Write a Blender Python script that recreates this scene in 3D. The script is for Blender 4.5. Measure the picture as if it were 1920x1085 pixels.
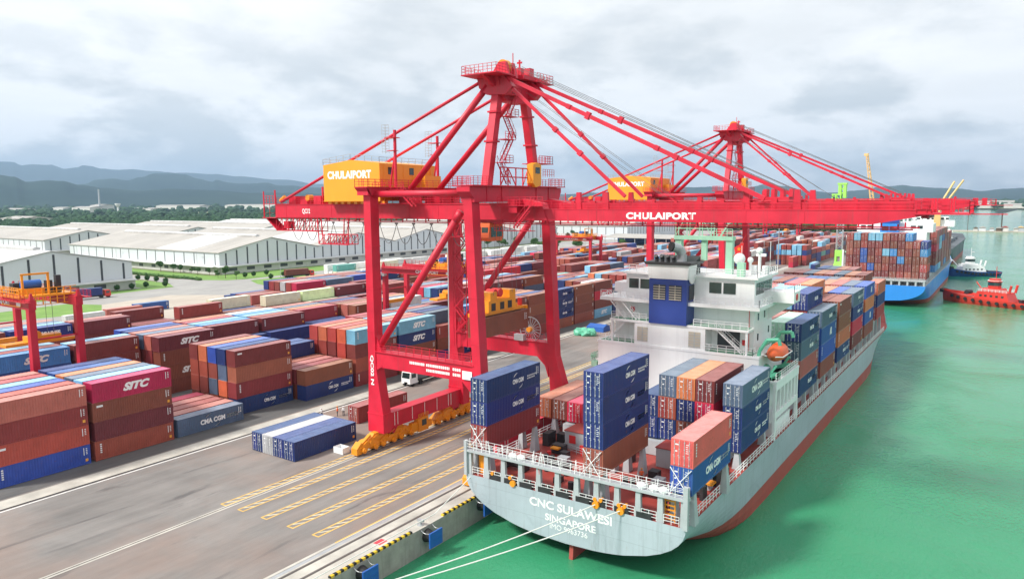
import bpy, math, random
import numpy as np
from mathutils import Vector, Matrix, noise as mnoise
R = math.radians
scene = bpy.context.scene
for o in list(bpy.data.objects):
    bpy.data.objects.remove(o)
COL = scene.collection
rnd = random.Random(7)

# ---------------------------------------------------------------- camera
CAMX, CAMZ = 54.7, 37.664
YAW, PITCH, ROLL, FPX = R(34.386), R(-6.882), R(-0.3657), 1376.7
cam_d = bpy.data.cameras.new('camera')
cam = bpy.data.objects.new('camera', cam_d)
COL.objects.link(cam)
scene.camera = cam
cam_d.sensor_width = 36.0
cam_d.lens = 36.0 * FPX / 1920.0
cam_d.clip_start, cam_d.clip_end = 0.5, 80000
_f = Vector((-math.sin(YAW) * math.cos(PITCH), math.cos(YAW) * math.cos(PITCH), math.sin(PITCH)))
_r = Vector((math.cos(YAW), math.sin(YAW), 0))
_u = _r.cross(_f)
_r2 = math.cos(ROLL) * _r + math.sin(ROLL) * _u
_u2 = -math.sin(ROLL) * _r + math.cos(ROLL) * _u
cam.matrix_world = Matrix(((_r2.x, _u2.x, -_f.x, CAMX), (_r2.y, _u2.y, -_f.y, 0), (_r2.z, _u2.z, -_f.z, CAMZ), (0, 0, 0, 1)))

# ---------------------------------------------------------------- world, sun, exposure
SUN_FROM = Vector((-0.50, -0.86, 0.98)).normalized()
world = bpy.data.worlds.new('World')
scene.world = world
world.use_nodes = True
wt = world.node_tree
wt.nodes.clear()


def nd(t, typ, **k):
    n = t.nodes.new(typ)
    for a, b in k.items():
        setattr(n, a, b)
    return n


def math_node(t, op, a, b=None, clamp=False):
    n = nd(t, 'ShaderNodeMath', operation=op)
    n.use_clamp = clamp
    for i, v in enumerate((a, b)):
        if v is None:
            continue
        if isinstance(v, (int, float)):
            n.inputs[i].default_value = v
        else:
            t.links.new(v, n.inputs[i])
    return n.outputs[0]


def ramp(t, fac, stops):
    n = nd(t, 'ShaderNodeValToRGB')
    e = n.color_ramp.elements
    while len(e) < len(stops):
        e.new(0.5)
    for el, (p, c) in zip(e, stops):
        el.position = p
        el.color = (c[0], c[1], c[2], 1) if isinstance(c, (tuple, list)) else (c, c, c, 1)
    t.links.new(fac, n.inputs[0])
    return n.outputs[0]


def mixc(t, fac, a, b, blend='MIX'):
    n = nd(t, 'ShaderNodeMix', data_type='RGBA', blend_type=blend)
    for s, v in ((n.inputs[0], fac), (n.inputs[6], a), (n.inputs[7], b)):
        if isinstance(v, (int, float)):
            s.default_value = v
        elif isinstance(v, (tuple, list)):
            s.default_value = (v[0], v[1], v[2], 1)
        else:
            t.links.new(v, s)
    return n.outputs[2]


def noise_node(t, vec, scale, detail=4, rough=0.55, dist=0.0):
    n = nd(t, 'ShaderNodeTexNoise')
    n.inputs['Scale'].default_value = scale
    n.inputs['Detail'].default_value = detail
    n.inputs['Roughness'].default_value = rough
    n.inputs['Distortion'].default_value = dist
    if vec is not None:
        t.links.new(vec, n.inputs['Vector'])
    return n.outputs['Fac']


sky = nd(wt, 'ShaderNodeTexSky', sky_type='NISHITA')
sky.sun_disc = False
sky.sun_elevation = math.asin(SUN_FROM.z)
sky.sun_rotation = math.atan2(SUN_FROM.x, SUN_FROM.y)
sky.air_density, sky.dust_density, sky.ozone_density = 1.0, 1.5, 1.5
tc = nd(wt, 'ShaderNodeTexCoord')
sep = nd(wt, 'ShaderNodeSeparateXYZ')
wt.links.new(tc.outputs['Generated'], sep.inputs[0])
zz = math_node(wt, 'MAXIMUM', sep.outputs[2], 0.0)
den = math_node(wt, 'ADD', zz, 0.10)
comb = nd(wt, 'ShaderNodeCombineXYZ')
wt.links.new(math_node(wt, 'DIVIDE', sep.outputs[0], den), comb.inputs[0])
wt.links.new(math_node(wt, 'DIVIDE', sep.outputs[1], den), comb.inputs[1])
n1 = noise_node(wt, comb.outputs[0], 0.5, 9, 0.6, 0.2)          # broad layered deck
mp = nd(wt, 'ShaderNodeMapping')
mp.inputs['Scale'].default_value = (1.0, 1.0, 2.4)
mp.inputs['Location'].default_value = (3.1, 1.7, 0.4)
wt.links.new(tc.outputs['Generated'], mp.inputs[0])
n2 = noise_node(wt, mp.outputs[0], 6.5, 9, 0.58, 0.15)               # low cumulus
deck = ramp(wt, n1, [(0.33, (7.7, 8.0, 8.15)), (0.46, (9.0, 9.25, 9.35)), (0.58, (11.3, 11.4, 11.4))])
cum = ramp(wt, n2, [(0.41, (7.6, 8.1, 8.4)), (0.48, (10.0, 10.25, 10.35)), (0.55, (12.8, 12.8, 12.8))])
low = ramp(wt, sep.outputs[2], [(0.0, 1.0), (0.07, 0.85), (0.2, 0.25), (0.34, 0.0)])
clouds = mixc(wt, low, deck, cum)
zen = ramp(wt, sep.outputs[2], [(0.2, 1.0), (1.0, 1.25)])         # an overcast sky is brighter towards the zenith
clouds = mixc(wt, 1.0, clouds, zen, 'MULTIPLY')
cover = ramp(wt, n2, [(0.33, 0.90), (0.5, 0.99)])
skyc = mixc(wt, cover, sky.outputs[0], clouds)
bg = nd(wt, 'ShaderNodeBackground')
bg.inputs['Strength'].default_value = 0.057
wt.links.new(skyc, bg.inputs['Color'])
wo = nd(wt, 'ShaderNodeOutputWorld')
wt.links.new(bg.outputs[0], wo.inputs['Surface'])

sun_d = bpy.data.lights.new('sun', 'SUN')
sun_d.energy = 2.6
sun_d.angle = R(9)
sun_d.color = (1.0, 0.95, 0.88)
sun = bpy.data.objects.new('sun', sun_d)
COL.objects.link(sun)
sun.rotation_euler = (-SUN_FROM).to_track_quat('-Z', 'Y').to_euler()
sun.location = (0, 0, 200)
scene.view_settings.view_transform = 'Standard'
scene.view_settings.look = 'None'
scene.view_settings.gamma = 1
scene.view_settings.use_curve_mapping = False
scene.view_settings.exposure = 0.86
scene.cycles.use_denoising = True
scene.cycles.max_bounces = 6
scene.cycles.volume_bounces = 0


# ---------------------------------------------------------------- mesh builder
def wloc(o):
    v = Vector((0, 0, 0))
    while o is not None:
        v += o.location
        o = o.parent
    return v


class MB:
    def __init__(s):
        s.v, s.f, s.m = [], [], []

    def add(s, vs, fs, m=0):
        b = len(s.v)
        s.v.extend([tuple(p) for p in vs])
        s.f.extend([tuple(i + b for i in f) for f in fs])
        s.m.extend([m] * len(fs))
        return s

    def box(s, x0, x1, y0, y1, z0, z1, m=0):
        if x1 < x0: x0, x1 = x1, x0
        if y1 < y0: y0, y1 = y1, y0
        if z1 < z0: z0, z1 = z1, z0
        vs = [(x0, y0, z0), (x1, y0, z0), (x1, y1, z0), (x0, y1, z0), (x0, y0, z1), (x1, y0, z1), (x1, y1, z1), (x0, y1, z1)]
        return s.add(vs, [(0, 3, 2, 1), (4, 5, 6, 7), (0, 1, 5, 4), (1, 2, 6, 5), (2, 3, 7, 6), (3, 0, 4, 7)], m)

    def frustum(s, b, t, m=0):
        """b, t = (x0,x1,y0,y1,z)"""
        vs = [(b[0], b[2], b[4]), (b[1], b[2], b[4]), (b[1], b[3], b[4]), (b[0], b[3], b[4]),
              (t[0], t[2], t[4]), (t[1], t[2], t[4]), (t[1], t[3], t[4]), (t[0], t[3], t[4])]
        return s.add(vs, [(0, 3, 2, 1), (4, 5, 6, 7), (0, 1, 5, 4), (1, 2, 6, 5), (2, 3, 7, 6), (3, 0, 4, 7)], m)

    def beam(s, p, q, w, h, m=0, up=(0, 0, 1)):
        p, q = Vector(p), Vector(q)
        d = (q - p).normalized()
        upv = Vector(up)
        if abs(d.dot(upv)) > 0.99:
            upv = Vector((0, 1, 0))
        a = d.cross(upv).normalized() * (w / 2)
        b = a.cross(d).normalized() * (h / 2)
        vs = [p - a - b, p + a - b, p + a + b, p - a + b, q - a - b, q + a - b, q + a + b, q - a + b]
        return s.add(vs, [(0, 1, 2, 3), (7, 6, 5, 4), (0, 4, 5, 1), (1, 5, 6, 2), (2, 6, 7, 3), (3, 7, 4, 0)], m)

    def tube(s, p, q, r, n=8, m=0, r2=None):
        p, q = Vector(p), Vector(q)
        d = (q - p).normalized()
        u = d.cross(Vector((0, 0, 1)))
        if u.length < 1e-3:
            u = d.cross(Vector((0, 1, 0)))
        u.normalize()
        w = d.cross(u)
        r2 = r if r2 is None else r2
        vs = []
        for c, rr in ((p, r), (q, r2)):
            for i in range(n):
                a = 2 * math.pi * i / n
                vs.append(c + u * (math.cos(a) * rr) + w * (math.sin(a) * rr))
        fs = [(i, (i + 1) % n, n + (i + 1) % n, n + i) for i in range(n)]
        fs += [tuple(range(n - 1, -1, -1)), tuple(range(n, 2 * n))]
        return s.add(vs, fs, m)

    def path(s, pts, r, n=5, m=0):
        for a, b in zip(pts[:-1], pts[1:]):
            s.tube(a, b, r, n, m)
        return s

    def prism(s, poly, axis, a, b, m=0):
        """poly: 2-D points; axis 'x': (y,z), 'y': (x,z), 'z': (x,y)"""
        def P(p, c):
            return (c, p[0], p[1]) if axis == 'x' else (p[0], c, p[1]) if axis == 'y' else (p[0], p[1], c)
        n = len(poly)
        vs = [P(p, a) for p in poly] + [P(p, b) for p in poly]
        fs = [(i, (i + 1) % n, n + (i + 1) % n, n + i) for i in range(n)]
        fs += [tuple(range(n - 1, -1, -1)), tuple(range(n, 2 * n))]
        return s.add(vs, fs, m)

    def rail(s, pts, h=1.1, step=1.6, r=0.03, m=0, rails=3):
        """handrail along pts: posts and horizontal bars"""
        for a, b in zip(pts[:-1], pts[1:]):
            a, b = Vector(a), Vector(b)
            L = (b - a).length
            n = max(1, int(round(L / step)))
            for i in range(n + 1):
                c = a.lerp(b, i / n)
                s.beam(c, c + Vector((0, 0, h)), 2 * r, 2 * r, m)
            for k in range(rails):
                z = Vector((0, 0, h * (k + 1) / rails))
                s.beam(a + z, b + z, 1.7 * r, 1.7 * r, m)
        return s

    def sphere(s, c, r, nu=10, nv=6, m=0, sc=(1, 1, 1), half=False):
        vs, fs = [], []
        for j in range(nv + 1):
            t = (math.pi / (2 if half else 1)) * j / nv
            for i in range(nu):
                a = 2 * math.pi * i / nu
                vs.append((c[0] + r * sc[0] * math.sin(t) * math.cos(a), c[1] + r * sc[1] * math.sin(t) * math.sin(a), c[2] + r * sc[2] * math.cos(t)))
        for j in range(nv):
            for i in range(nu):
                fs.append((j * nu + i, (j + 1) * nu + i, (j + 1) * nu + (i + 1) % nu, j * nu + (i + 1) % nu))
        return s.add(vs, fs, m)

    def mesh(s, name, mats, off=(0, 0, 0), smooth=False):
        me = bpy.data.meshes.new(name)
        o = Vector(off)
        me.from_pydata([(p[0] - o.x, p[1] - o.y, p[2] - o.z) for p in s.v], [], s.f)
        for mt in (mats if isinstance(mats, (list, tuple)) else [mats]):
            me.materials.append(mt)
        if any(s.m):
            me.polygons.foreach_set('material_index', s.m)
        if smooth:
            me.polygons.foreach_set('use_smooth', [True] * len(me.polygons))
        me.update()
        return me

    def clusters(s):
        """separate pieces: faces joined through vertices, then pieces whose boxes touch"""
        n = len(s.v)
        par = list(range(n))
        def find(a):
            while par[a] != a:
                par[a] = par[par[a]]
                a = par[a]
            return a
        for f in s.f:
            r0 = find(f[0])
            for q in f[1:]:
                r1 = find(q)
                if r1 != r0:
                    par[r1] = r0
        isl = {}
        for i, f in enumerate(s.f):
            isl.setdefault(find(f[0]), []).append(i)
        keys = list(isl)
        m = len(keys)
        if m < 2 or m > 700:
            return None
        V = np.array(s.v)
        lo = np.array([V[sorted({q for i in isl[k] for q in s.f[i]})].min(0) for k in keys]) - 0.03
        hi = np.array([V[sorted({q for i in isl[k] for q in s.f[i]})].max(0) for k in keys]) + 0.03
        lab = -np.ones(m, int)
        c = 0
        for i in range(m):
            if lab[i] >= 0:
                continue
            st = [i]
            lab[i] = c
            while st:
                a = st.pop()
                hit = np.all((lo[a] <= hi) & (hi[a] >= lo), axis=1) & (lab < 0)
                for j in np.nonzero(hit)[0]:
                    lab[j] = c
                    st.append(int(j))
            c += 1
        out = [[] for _ in range(c)]
        for k, l in zip(keys, lab):
            out[l] += isl[k]
        return out

    def sub(s, faces):
        b = MB()
        mp_ = {}
        for i in sorted(faces):
            g = []
            for q in s.f[i]:
                if q not in mp_:
                    mp_[q] = len(b.v)
                    b.v.append(s.v[q])
                g.append(mp_[q])
            b.f.append(tuple(g))
            b.m.append(s.m[i])
        return b

    def build(s, name, mats, parent=None, smooth=False, split=True):
        off = wloc(parent) if parent is not None else (0, 0, 0)
        if parent is not None and split:
            cl = s.clusters()
            if cl and 1 < len(cl) <= 64:
                first = None
                for faces in sorted(cl, key=len, reverse=True):
                    o = link(name, s.sub(faces).mesh(name, mats, off, smooth), parent)
                    first = first or o
                return first
            if cl and len(cl) > 64:
                o = link(name, s.mesh(name, mats, off, smooth), parent)
                o['kind'] = 'stuff'
                return o
        return link(name, s.mesh(name, mats, off, smooth), parent)

    def stair(s, p, q, w=0.8, m=0, side='y'):
        """open stair: two stringers, treads, thin handrails"""
        p, q = Vector(p), Vector(q)
        o = Vector((0, w / 2, 0)) if side == 'y' else Vector((w / 2, 0, 0))
        for sg in (-1, 1):
            s.beam(p + o * sg, q + o * sg, 0.06, 0.2, m)
            s.beam(p + o * sg + Vector((0, 0, 0.95)), q + o * sg + Vector((0, 0, 0.95)), 0.045, 0.045, m)
            for f in (0, 0.33, 0.66, 1):
                c = p.lerp(q, f) + o * sg
                s.beam(c, c + Vector((0, 0, 0.95)), 0.04, 0.04, m)
        n = max(3, int(abs(q.z - p.z) / 0.3))
        for i in range(1, n):
            c = p.lerp(q, i / n)
            s.beam(c - o, c + o, 0.2, 0.03, m)
        return s


def link(name, me, parent=None, loc=None):
    o = bpy.data.objects.new(name, me)
    COL.objects.link(o)
    if parent is not None:
        o.parent = parent
    if loc is not None:
        o.location = loc
    return o


def tag(o, label=None, cat=None, group=None, kind=None):
    if label: o['label'] = label
    if cat: o['category'] = cat
    if group: o['group'] = group
    if kind: o['kind'] = kind
    return o


def thing(name, loc, label, cat, group=None):
    o = bpy.data.objects.new(name, None)
    COL.objects.link(o)
    o.location = loc
    o.empty_display_size = 0.5
    return tag(o, label, cat, group)


KIDS = {}


def copy_tree(o, parent=None, kids=None):
    c = o.copy()
    COL.objects.link(c)
    c.parent = parent
    for ch in (kids[o.name] if kids else o.children):
        copy_tree(ch, c, kids)
    return c


def kids_map():
    k = {}
    for o in bpy.data.objects:
        k.setdefault(o.name, [])
        if o.parent:
            k.setdefault(o.parent.name, []).append(o)
    return k


def part(name, mats, parent, fn, smooth=False):
    b = MB()
    fn(b)
    return b.build(name, mats, parent, smooth)


# ---------------------------------------------------------------- materials
def newmat(name):
    m = bpy.data.materials.new(name)
    m.use_nodes = True
    t = m.node_tree
    b = t.nodes['Principled BSDF']
    return m, t, b


def paint(name, col, rough=0.45, var=0.18, scale=0.35, streak=0.0, rust=0.0, metal=0.0, bump=0.0, space='Object', spec=0.5):
    """plain painted or bare surface with mottling, vertical streaks and rust specks"""
    m, t, b = newmat(name)
    tcn = nd(t, 'ShaderNodeTexCoord')
    src = tcn.outputs[space]
    n = noise_node(t, src, scale, 6, 0.6)
    c = mixc(t, 1.0, col, ramp(t, n, [(0.25, 1 - var), (0.75, 1 + var)]), 'MULTIPLY')
    if streak > 0:
        mpn = nd(t, 'ShaderNodeMapping')
        mpn.inputs['Scale'].default_value = (1.3, 1.3, 0.06)
        t.links.new(src, mpn.inputs[0])
        s = noise_node(t, mpn.outputs[0], 1.6, 5, 0.7)
        c = mixc(t, math_node(t, 'MULTIPLY', ramp(t, s, [(0.52, 0.0), (0.78, 1.0)]), streak), c, (col[0] * 0.4 + 0.05, col[1] * 0.4 + 0.045, col[2] * 0.4 + 0.04))
    if rust > 0:
        mpr = nd(t, 'ShaderNodeMapping')
        mpr.inputs['Scale'].default_value = (1, 1, 0.25)
        t.links.new(src, mpr.inputs[0])
        r_ = noise_node(t, mpr.outputs[0], 0.9, 8, 0.7)
        c = mixc(t, math_node(t, 'MULTIPLY', ramp(t, r_, [(0.6, 0.0), (0.72, 1.0)]), rust), c, (0.2, 0.075, 0.03))
    t.links.new(c, b.inputs['Base Color'])
    rr = ramp(t, n, [(0.3, max(0.05, rough - 0.08)), (0.7, min(1, rough + 0.1))])
    t.links.new(rr, b.inputs['Roughness'])
    b.inputs['Metallic'].default_value = metal
    b.inputs['Specular IOR Level'].default_value = spec
    if bump > 0:
        bn = nd(t, 'ShaderNodeBump')
        bn.inputs['Strength'].default_value = bump
        bn.inputs['Distance'].default_value = 0.05
        t.links.new(noise_node(t, src, scale * 14, 5, 0.6), bn.inputs['Height'])
        t.links.new(bn.outputs[0], b.inputs['Normal'])
    return m


M = {}
M['crane_red'] = paint('crane_red_paint', (0.60, 0.012, 0.040), 0.45, 0.2, 0.3, 0.55, 0.10)
M['rtg_red'] = paint('gantry_red_paint', (0.50, 0.014, 0.035), 0.42, 0.14, 0.25, 0.3)
M['yellow'] = paint('machine_yellow_paint', (0.82, 0.30, 0.015), 0.38, 0.1, 0.3, 0.2)
M['house_yellow'] = paint('house_yellow_paint', (0.84, 0.345, 0.022), 0.42, 0.05, 0.12, 0.08)
M['orange'] = paint('orange_paint', (0.82, 0.13, 0.03), 0.4, 0.1, 0.4, 0.15)
M['white'] = paint('white_paint', (0.80, 0.81, 0.81), 0.4, 0.05, 0.2, 0.22)
M['ship_white'] = paint('ship_white_paint', (0.84, 0.85, 0.85), 0.38, 0.05, 0.25, 0.18, 0.08)
M['letter'] = paint('white_lettering', (0.86, 0.86, 0.85), 0.5, 0.06, 0.8)
M['letter_grey'] = paint('pale_grey_lettering', (0.78, 0.8, 0.8), 0.5, 0.06, 0.8)
M['letter_blue'] = paint('blue_lettering', (0.12, 0.3, 0.62), 0.5, 0.06, 0.8)
M['hull_grey'] = paint('pale_grey_hull_paint', (0.45, 0.515, 0.56), 0.40, 0.14, 0.16, 0.5, 0.28)
def hull_paint(name, col, plate=(7.4, 2.1)):
    m = paint(name, col, 0.42, 0.14, 0.16, 0.5, 0.28)
    t = m.node_tree
    b = t.nodes['Principled BSDF']
    src = b.inputs['Base Color'].links[0].from_socket
    g = nd(t, 'ShaderNodeNewGeometry')
    s = nd(t, 'ShaderNodeSeparateXYZ')
    t.links.new(g.outputs['Position'], s.inputs[0])
    seam = math_node(t, 'MAXIMUM', math_node(t, 'LESS_THAN', math_node(t, 'FRACT', math_node(t, 'DIVIDE', math_node(t, 'ADD', s.outputs[1], s.outputs[0]), plate[0])), 0.012), math_node(t, 'LESS_THAN', math_node(t, 'FRACT', math_node(t, 'DIVIDE', math_node(t, 'ADD', s.outputs[2], 20.0), plate[1])), 0.035))
    c = mixc(t, math_node(t, 'MULTIPLY', seam, 0.28), src, (col[0] * 0.5, col[1] * 0.5, col[2] * 0.5))
    mpn = nd(t, 'ShaderNodeMapping')
    mpn.inputs['Scale'].default_value = (0.9, 0.35, 0.5)
    t.links.new(g.outputs['Position'], mpn.inputs[0])
    sc = noise_node(t, mpn.outputs[0], 0.35, 8, 0.7, 1.2)
    c = mixc(t, math_node(t, 'MULTIPLY', ramp(t, sc, [(0.56, 0.0), (0.66, 1.0)]), 0.35), c, (col[0] * 0.55, col[1] * 0.55, col[2] * 0.57))
    t.links.new(c, b.inputs['Base Color'])
    bn = nd(t, 'ShaderNodeBump')
    bn.inputs['Strength'].default_value = 0.25
    bn.inputs['Distance'].default_value = 0.08
    t.links.new(noise_node(t, g.outputs['Position'], 0.6, 3, 0.5), bn.inputs['Height'])
    t.links.new(bn.outputs[0], b.inputs['Normal'])
    return m


M['hull_grey'] = hull_paint('pale_grey_hull_paint', (0.385, 0.445, 0.49))
M['boot_red'] = paint('boot_topping_red', (0.40, 0.075, 0.06), 0.55, 0.18, 0.3, 0.4)
M['deck_red'] = paint('deck_red_oxide', (0.36, 0.055, 0.042), 0.55, 0.2, 0.25, 0.0, 0.1)
M['grey'] = paint('grey_steel_paint', (0.42, 0.45, 0.47), 0.45, 0.12, 0.5, 0.25, 0.15)
M['dark'] = paint('dark_machinery', (0.03, 0.03, 0.033), 0.5, 0.3, 1.2)
M['black'] = paint('black_rubber', (0.015, 0.015, 0.016), 0.65, 0.3, 1.5)
M['steel'] = paint('galvanised_steel', (0.45, 0.47, 0.48), 0.42, 0.12, 0.8, 0.1, 0, 0.4)
M['rope'] = paint('mooring_rope', (0.72, 0.72, 0.68), 0.8, 0.1, 2.0)
M['wire'] = paint('wire_rope', (0.12, 0.125, 0.13), 0.5, 0.1, 2.0)
M['funnel_blue'] = paint('funnel_blue_paint', (0.025, 0.055, 0.27), 0.4, 0.06, 0.3, 0.1)
M['mint'] = paint('mint_green_paint', (0.36, 0.64, 0.47), 0.45, 0.08, 0.5, 0.15)
M['sea_green'] = paint('sea_green_paint', (0.13, 0.5, 0.33), 0.45, 0.1, 0.6, 0.15)
M['lime'] = paint('lime_green_paint', (0.36, 0.78, 0.12), 0.45, 0.08, 0.4, 0.1)
M['glass'] = paint('dark_window_glass', (0.03, 0.05, 0.05), 0.08, 0.3, 0.6, spec=0.8)
M['louvre'] = paint('louvre_beige', (0.52, 0.47, 0.38), 0.6, 0.1, 1.0)
M['louvre_dark'] = paint('louvre_charcoal', (0.05, 0.055, 0.065), 0.6, 0.1, 1.0)
M['sign_red'] = paint('safety_red_paint', (0.7, 0.03, 0.03), 0.5, 0.08, 1.0)
M['blue_plastic'] = paint('fender_blue', (0.02, 0.11, 0.42), 0.45, 0.12, 1.0, 0.2)
M['blue_hull'] = paint('bright_blue_hull_paint', (0.035, 0.25, 0.72), 0.36, 0.08, 0.1, 0.15)
M['dark_hull'] = paint('slate_hull_paint', (0.07, 0.085, 0.10), 0.5, 0.2, 0.1, 0.3, 0.2)
M['tug_blue'] = paint('tug_blue_paint', (0.012, 0.07, 0.25), 0.4, 0.15, 0.3, 0.2)
M['tug_red'] = paint('tug_red_paint', (0.62, 0.045, 0.03), 0.4, 0.12, 0.3, 0.2)
M['jib_yellow'] = paint('jib_sand_yellow_paint', (0.78, 0.5, 0.2), 0.5, 0.1, 0.3, 0.2)
M['concrete'] = paint('pale_concrete', (0.47, 0.45, 0.40), 0.8, 0.28, 0.28, 0, 0, bump=0.25)
M['conc_wall'] = paint('stained_quay_concrete', (0.34, 0.32, 0.28), 0.85, 0.3, 0.5, 0.6, 0.15, bump=0.4)
M['rail'] = paint('rail_steel', (0.13, 0.115, 0.105), 0.5, 0.25, 0.8)
M['line_white'] = paint('white_line_paint', (0.72, 0.72, 0.7), 0.7, 0.22, 0.9)
M['line_yellow'] = paint('yellow_line_paint', (0.74, 0.46, 0.09), 0.7, 0.22, 0.5)
M['line_pale'] = paint('worn_hatch_paint', (0.62, 0.56, 0.42), 0.75, 0.3, 0.4)
M['line_red'] = paint('red_mark_paint', (0.65, 0.06, 0.08), 0.7, 0.2, 0.9)
M['shed_wall'] = paint('white_shed_cladding', (0.60, 0.635, 0.66), 0.5, 0.05, 0.05, 0.12)
M['shed_roof'] = paint('warm_grey_shed_roof', (0.33, 0.31, 0.28), 0.55, 0.07, 0.02, 0.0)
M['shed_roof2'] = paint('new_white_shed_roof', (0.54, 0.54, 0.53), 0.5, 0.06, 0.05)
def roofing(name, col):
    m, t, b = newmat(name)
    g = nd(t, 'ShaderNodeNewGeometry')
    s = nd(t, 'ShaderNodeSeparateXYZ')
    t.links.new(g.outputs['Position'], s.inputs[0])
    fx = math_node(t, 'FRACT', math_node(t, 'MULTIPLY', s.outputs[0], 0.16))
    joint = math_node(t, 'LESS_THAN', fx, 0.06)
    n = noise_node(t, g.outputs['Position'], 0.05, 6, 0.65)
    mpn = nd(t, 'ShaderNodeMapping')
    mpn.inputs['Scale'].default_value = (0.35, 0.02, 0.02)
    t.links.new(g.outputs['Position'], mpn.inputs[0])
    st_ = noise_node(t, mpn.outputs[0], 1.0, 6, 0.7)
    c = mixc(t, 1.0, col, ramp(t, n, [(0.3, 0.86), (0.7, 1.12)]), 'MULTIPLY')
    c = mixc(t, 1.0, c, ramp(t, st_, [(0.3, 0.84), (0.7, 1.12)]), 'MULTIPLY')
    c = mixc(t, math_node(t, 'MULTIPLY', joint, 0.22), c, (0.12, 0.11, 0.1))
    t.links.new(c, b.inputs['Base Color'])
    b.inputs['Roughness'].default_value = 0.55
    return m


M['shed_roof'] = roofing('warm_grey_shed_roof', (0.42, 0.395, 0.36))
M['shed_roof2'] = roofing('new_white_shed_roof', (0.62, 0.62, 0.61))
M['shed_strip'] = paint('dark_translucent_strip', (0.05, 0.06, 0.07), 0.35, 0.2, 0.3)
M['shed_base'] = paint('pale_rendered_wall', (0.58, 0.58, 0.55), 0.8, 0.12, 0.2, 0.25)
M['bark'] = paint('bark', (0.12, 0.085, 0.055), 0.9, 0.25, 2.0)
M['skin'] = paint('skin', (0.35, 0.2, 0.13), 0.6, 0.05, 3.0)
M['cloth'] = paint('white_overall_cloth', (0.7, 0.7, 0.7), 0.9, 0.1, 3.0)
M['cloth_dark'] = paint('dark_trouser_cloth', (0.04, 0.045, 0.06), 0.9, 0.1, 3.0)


def leaf_mat(name, c1, c2, scale):
    m, t, b = newmat(name)
    g = nd(t, 'ShaderNodeNewGeometry')
    n = noise_node(t, g.outputs['Position'], scale, 4, 0.6)
    n2_ = noise_node(t, g.outputs['Position'], scale * 9, 3, 0.6)
    c = mixc(t, ramp(t, n, [(0.35, 0.0), (0.65, 1.0)]), c1, c2)
    c = mixc(t, 1.0, c, ramp(t, n2_, [(0.3, 0.6), (0.7, 1.35)]), 'MULTIPLY')
    t.links.new(c, b.inputs['Base Color'])
    b.inputs['Roughness'].default_value = 0.75
    b.inputs['Specular IOR Level'].default_value = 0.25
    bn = nd(t, 'ShaderNodeBump')
    bn.inputs['Strength'].default_value = 0.9
    bn.inputs['Distance'].default_value = 0.6
    t.links.new(n2_, bn.inputs['Height'])
    t.links.new(bn.outputs[0], b.inputs['Normal'])
    return m


M['forest'] = leaf_mat('woodland_canopy', (0.010, 0.042, 0.018), (0.032, 0.085, 0.03), 0.02)
M['bush'] = leaf_mat('clipped_shrub_leaves', (0.025, 0.085, 0.025), (0.06, 0.15, 0.04), 0.8)
M['tree'] = leaf_mat('broadleaf_foliage', (0.04, 0.115, 0.03), (0.1, 0.2, 0.06), 0.3)
M['hedge'] = leaf_mat('hedge_leaves', (0.05, 0.12, 0.03), (0.1, 0.2, 0.05), 0.4)


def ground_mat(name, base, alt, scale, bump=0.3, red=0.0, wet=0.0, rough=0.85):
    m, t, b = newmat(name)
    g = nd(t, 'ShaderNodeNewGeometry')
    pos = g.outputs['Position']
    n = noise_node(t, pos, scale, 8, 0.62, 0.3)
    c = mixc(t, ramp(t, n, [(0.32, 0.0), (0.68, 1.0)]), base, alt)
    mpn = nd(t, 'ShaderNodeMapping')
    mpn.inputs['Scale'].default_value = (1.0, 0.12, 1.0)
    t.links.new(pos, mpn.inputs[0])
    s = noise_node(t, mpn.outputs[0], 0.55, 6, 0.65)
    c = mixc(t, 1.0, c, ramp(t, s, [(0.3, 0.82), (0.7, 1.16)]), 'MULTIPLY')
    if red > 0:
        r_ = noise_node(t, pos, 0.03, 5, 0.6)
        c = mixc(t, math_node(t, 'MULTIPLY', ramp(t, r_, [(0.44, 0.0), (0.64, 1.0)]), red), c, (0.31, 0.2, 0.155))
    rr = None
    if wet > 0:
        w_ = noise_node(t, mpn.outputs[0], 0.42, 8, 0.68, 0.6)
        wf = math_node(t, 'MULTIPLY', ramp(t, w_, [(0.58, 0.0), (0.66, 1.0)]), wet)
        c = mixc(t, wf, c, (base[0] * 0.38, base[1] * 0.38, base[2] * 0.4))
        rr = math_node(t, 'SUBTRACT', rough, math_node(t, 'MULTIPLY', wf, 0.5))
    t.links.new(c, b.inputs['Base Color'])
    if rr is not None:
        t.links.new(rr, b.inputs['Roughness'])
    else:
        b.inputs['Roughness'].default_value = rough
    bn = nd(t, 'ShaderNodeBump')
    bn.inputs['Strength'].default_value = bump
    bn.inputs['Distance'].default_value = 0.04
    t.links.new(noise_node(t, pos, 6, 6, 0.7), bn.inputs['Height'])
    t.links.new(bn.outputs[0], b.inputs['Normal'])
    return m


M['asphalt'] = ground_mat('worn_yard_pavement', (0.16, 0.151, 0.144), (0.255, 0.24, 0.226), 0.05, 0.3, 0.62, 0.6)
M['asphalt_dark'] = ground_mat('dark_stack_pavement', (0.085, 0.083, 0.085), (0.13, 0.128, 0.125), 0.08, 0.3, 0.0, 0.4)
M['road'] = ground_mat('grey_road', (0.3, 0.29, 0.28), (0.36, 0.35, 0.33), 0.06)
M['land'] = ground_mat('dry_grassland', (0.1, 0.15, 0.045), (0.22, 0.22, 0.12), 0.008)
M['grass'] = ground_mat('lawn', (0.13, 0.26, 0.045), (0.2, 0.33, 0.075), 0.12, 0.6)
M['dirt'] = ground_mat('pale_bare_earth', (0.42, 0.36, 0.3), (0.5, 0.45, 0.38), 0.06, 0.5)


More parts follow.
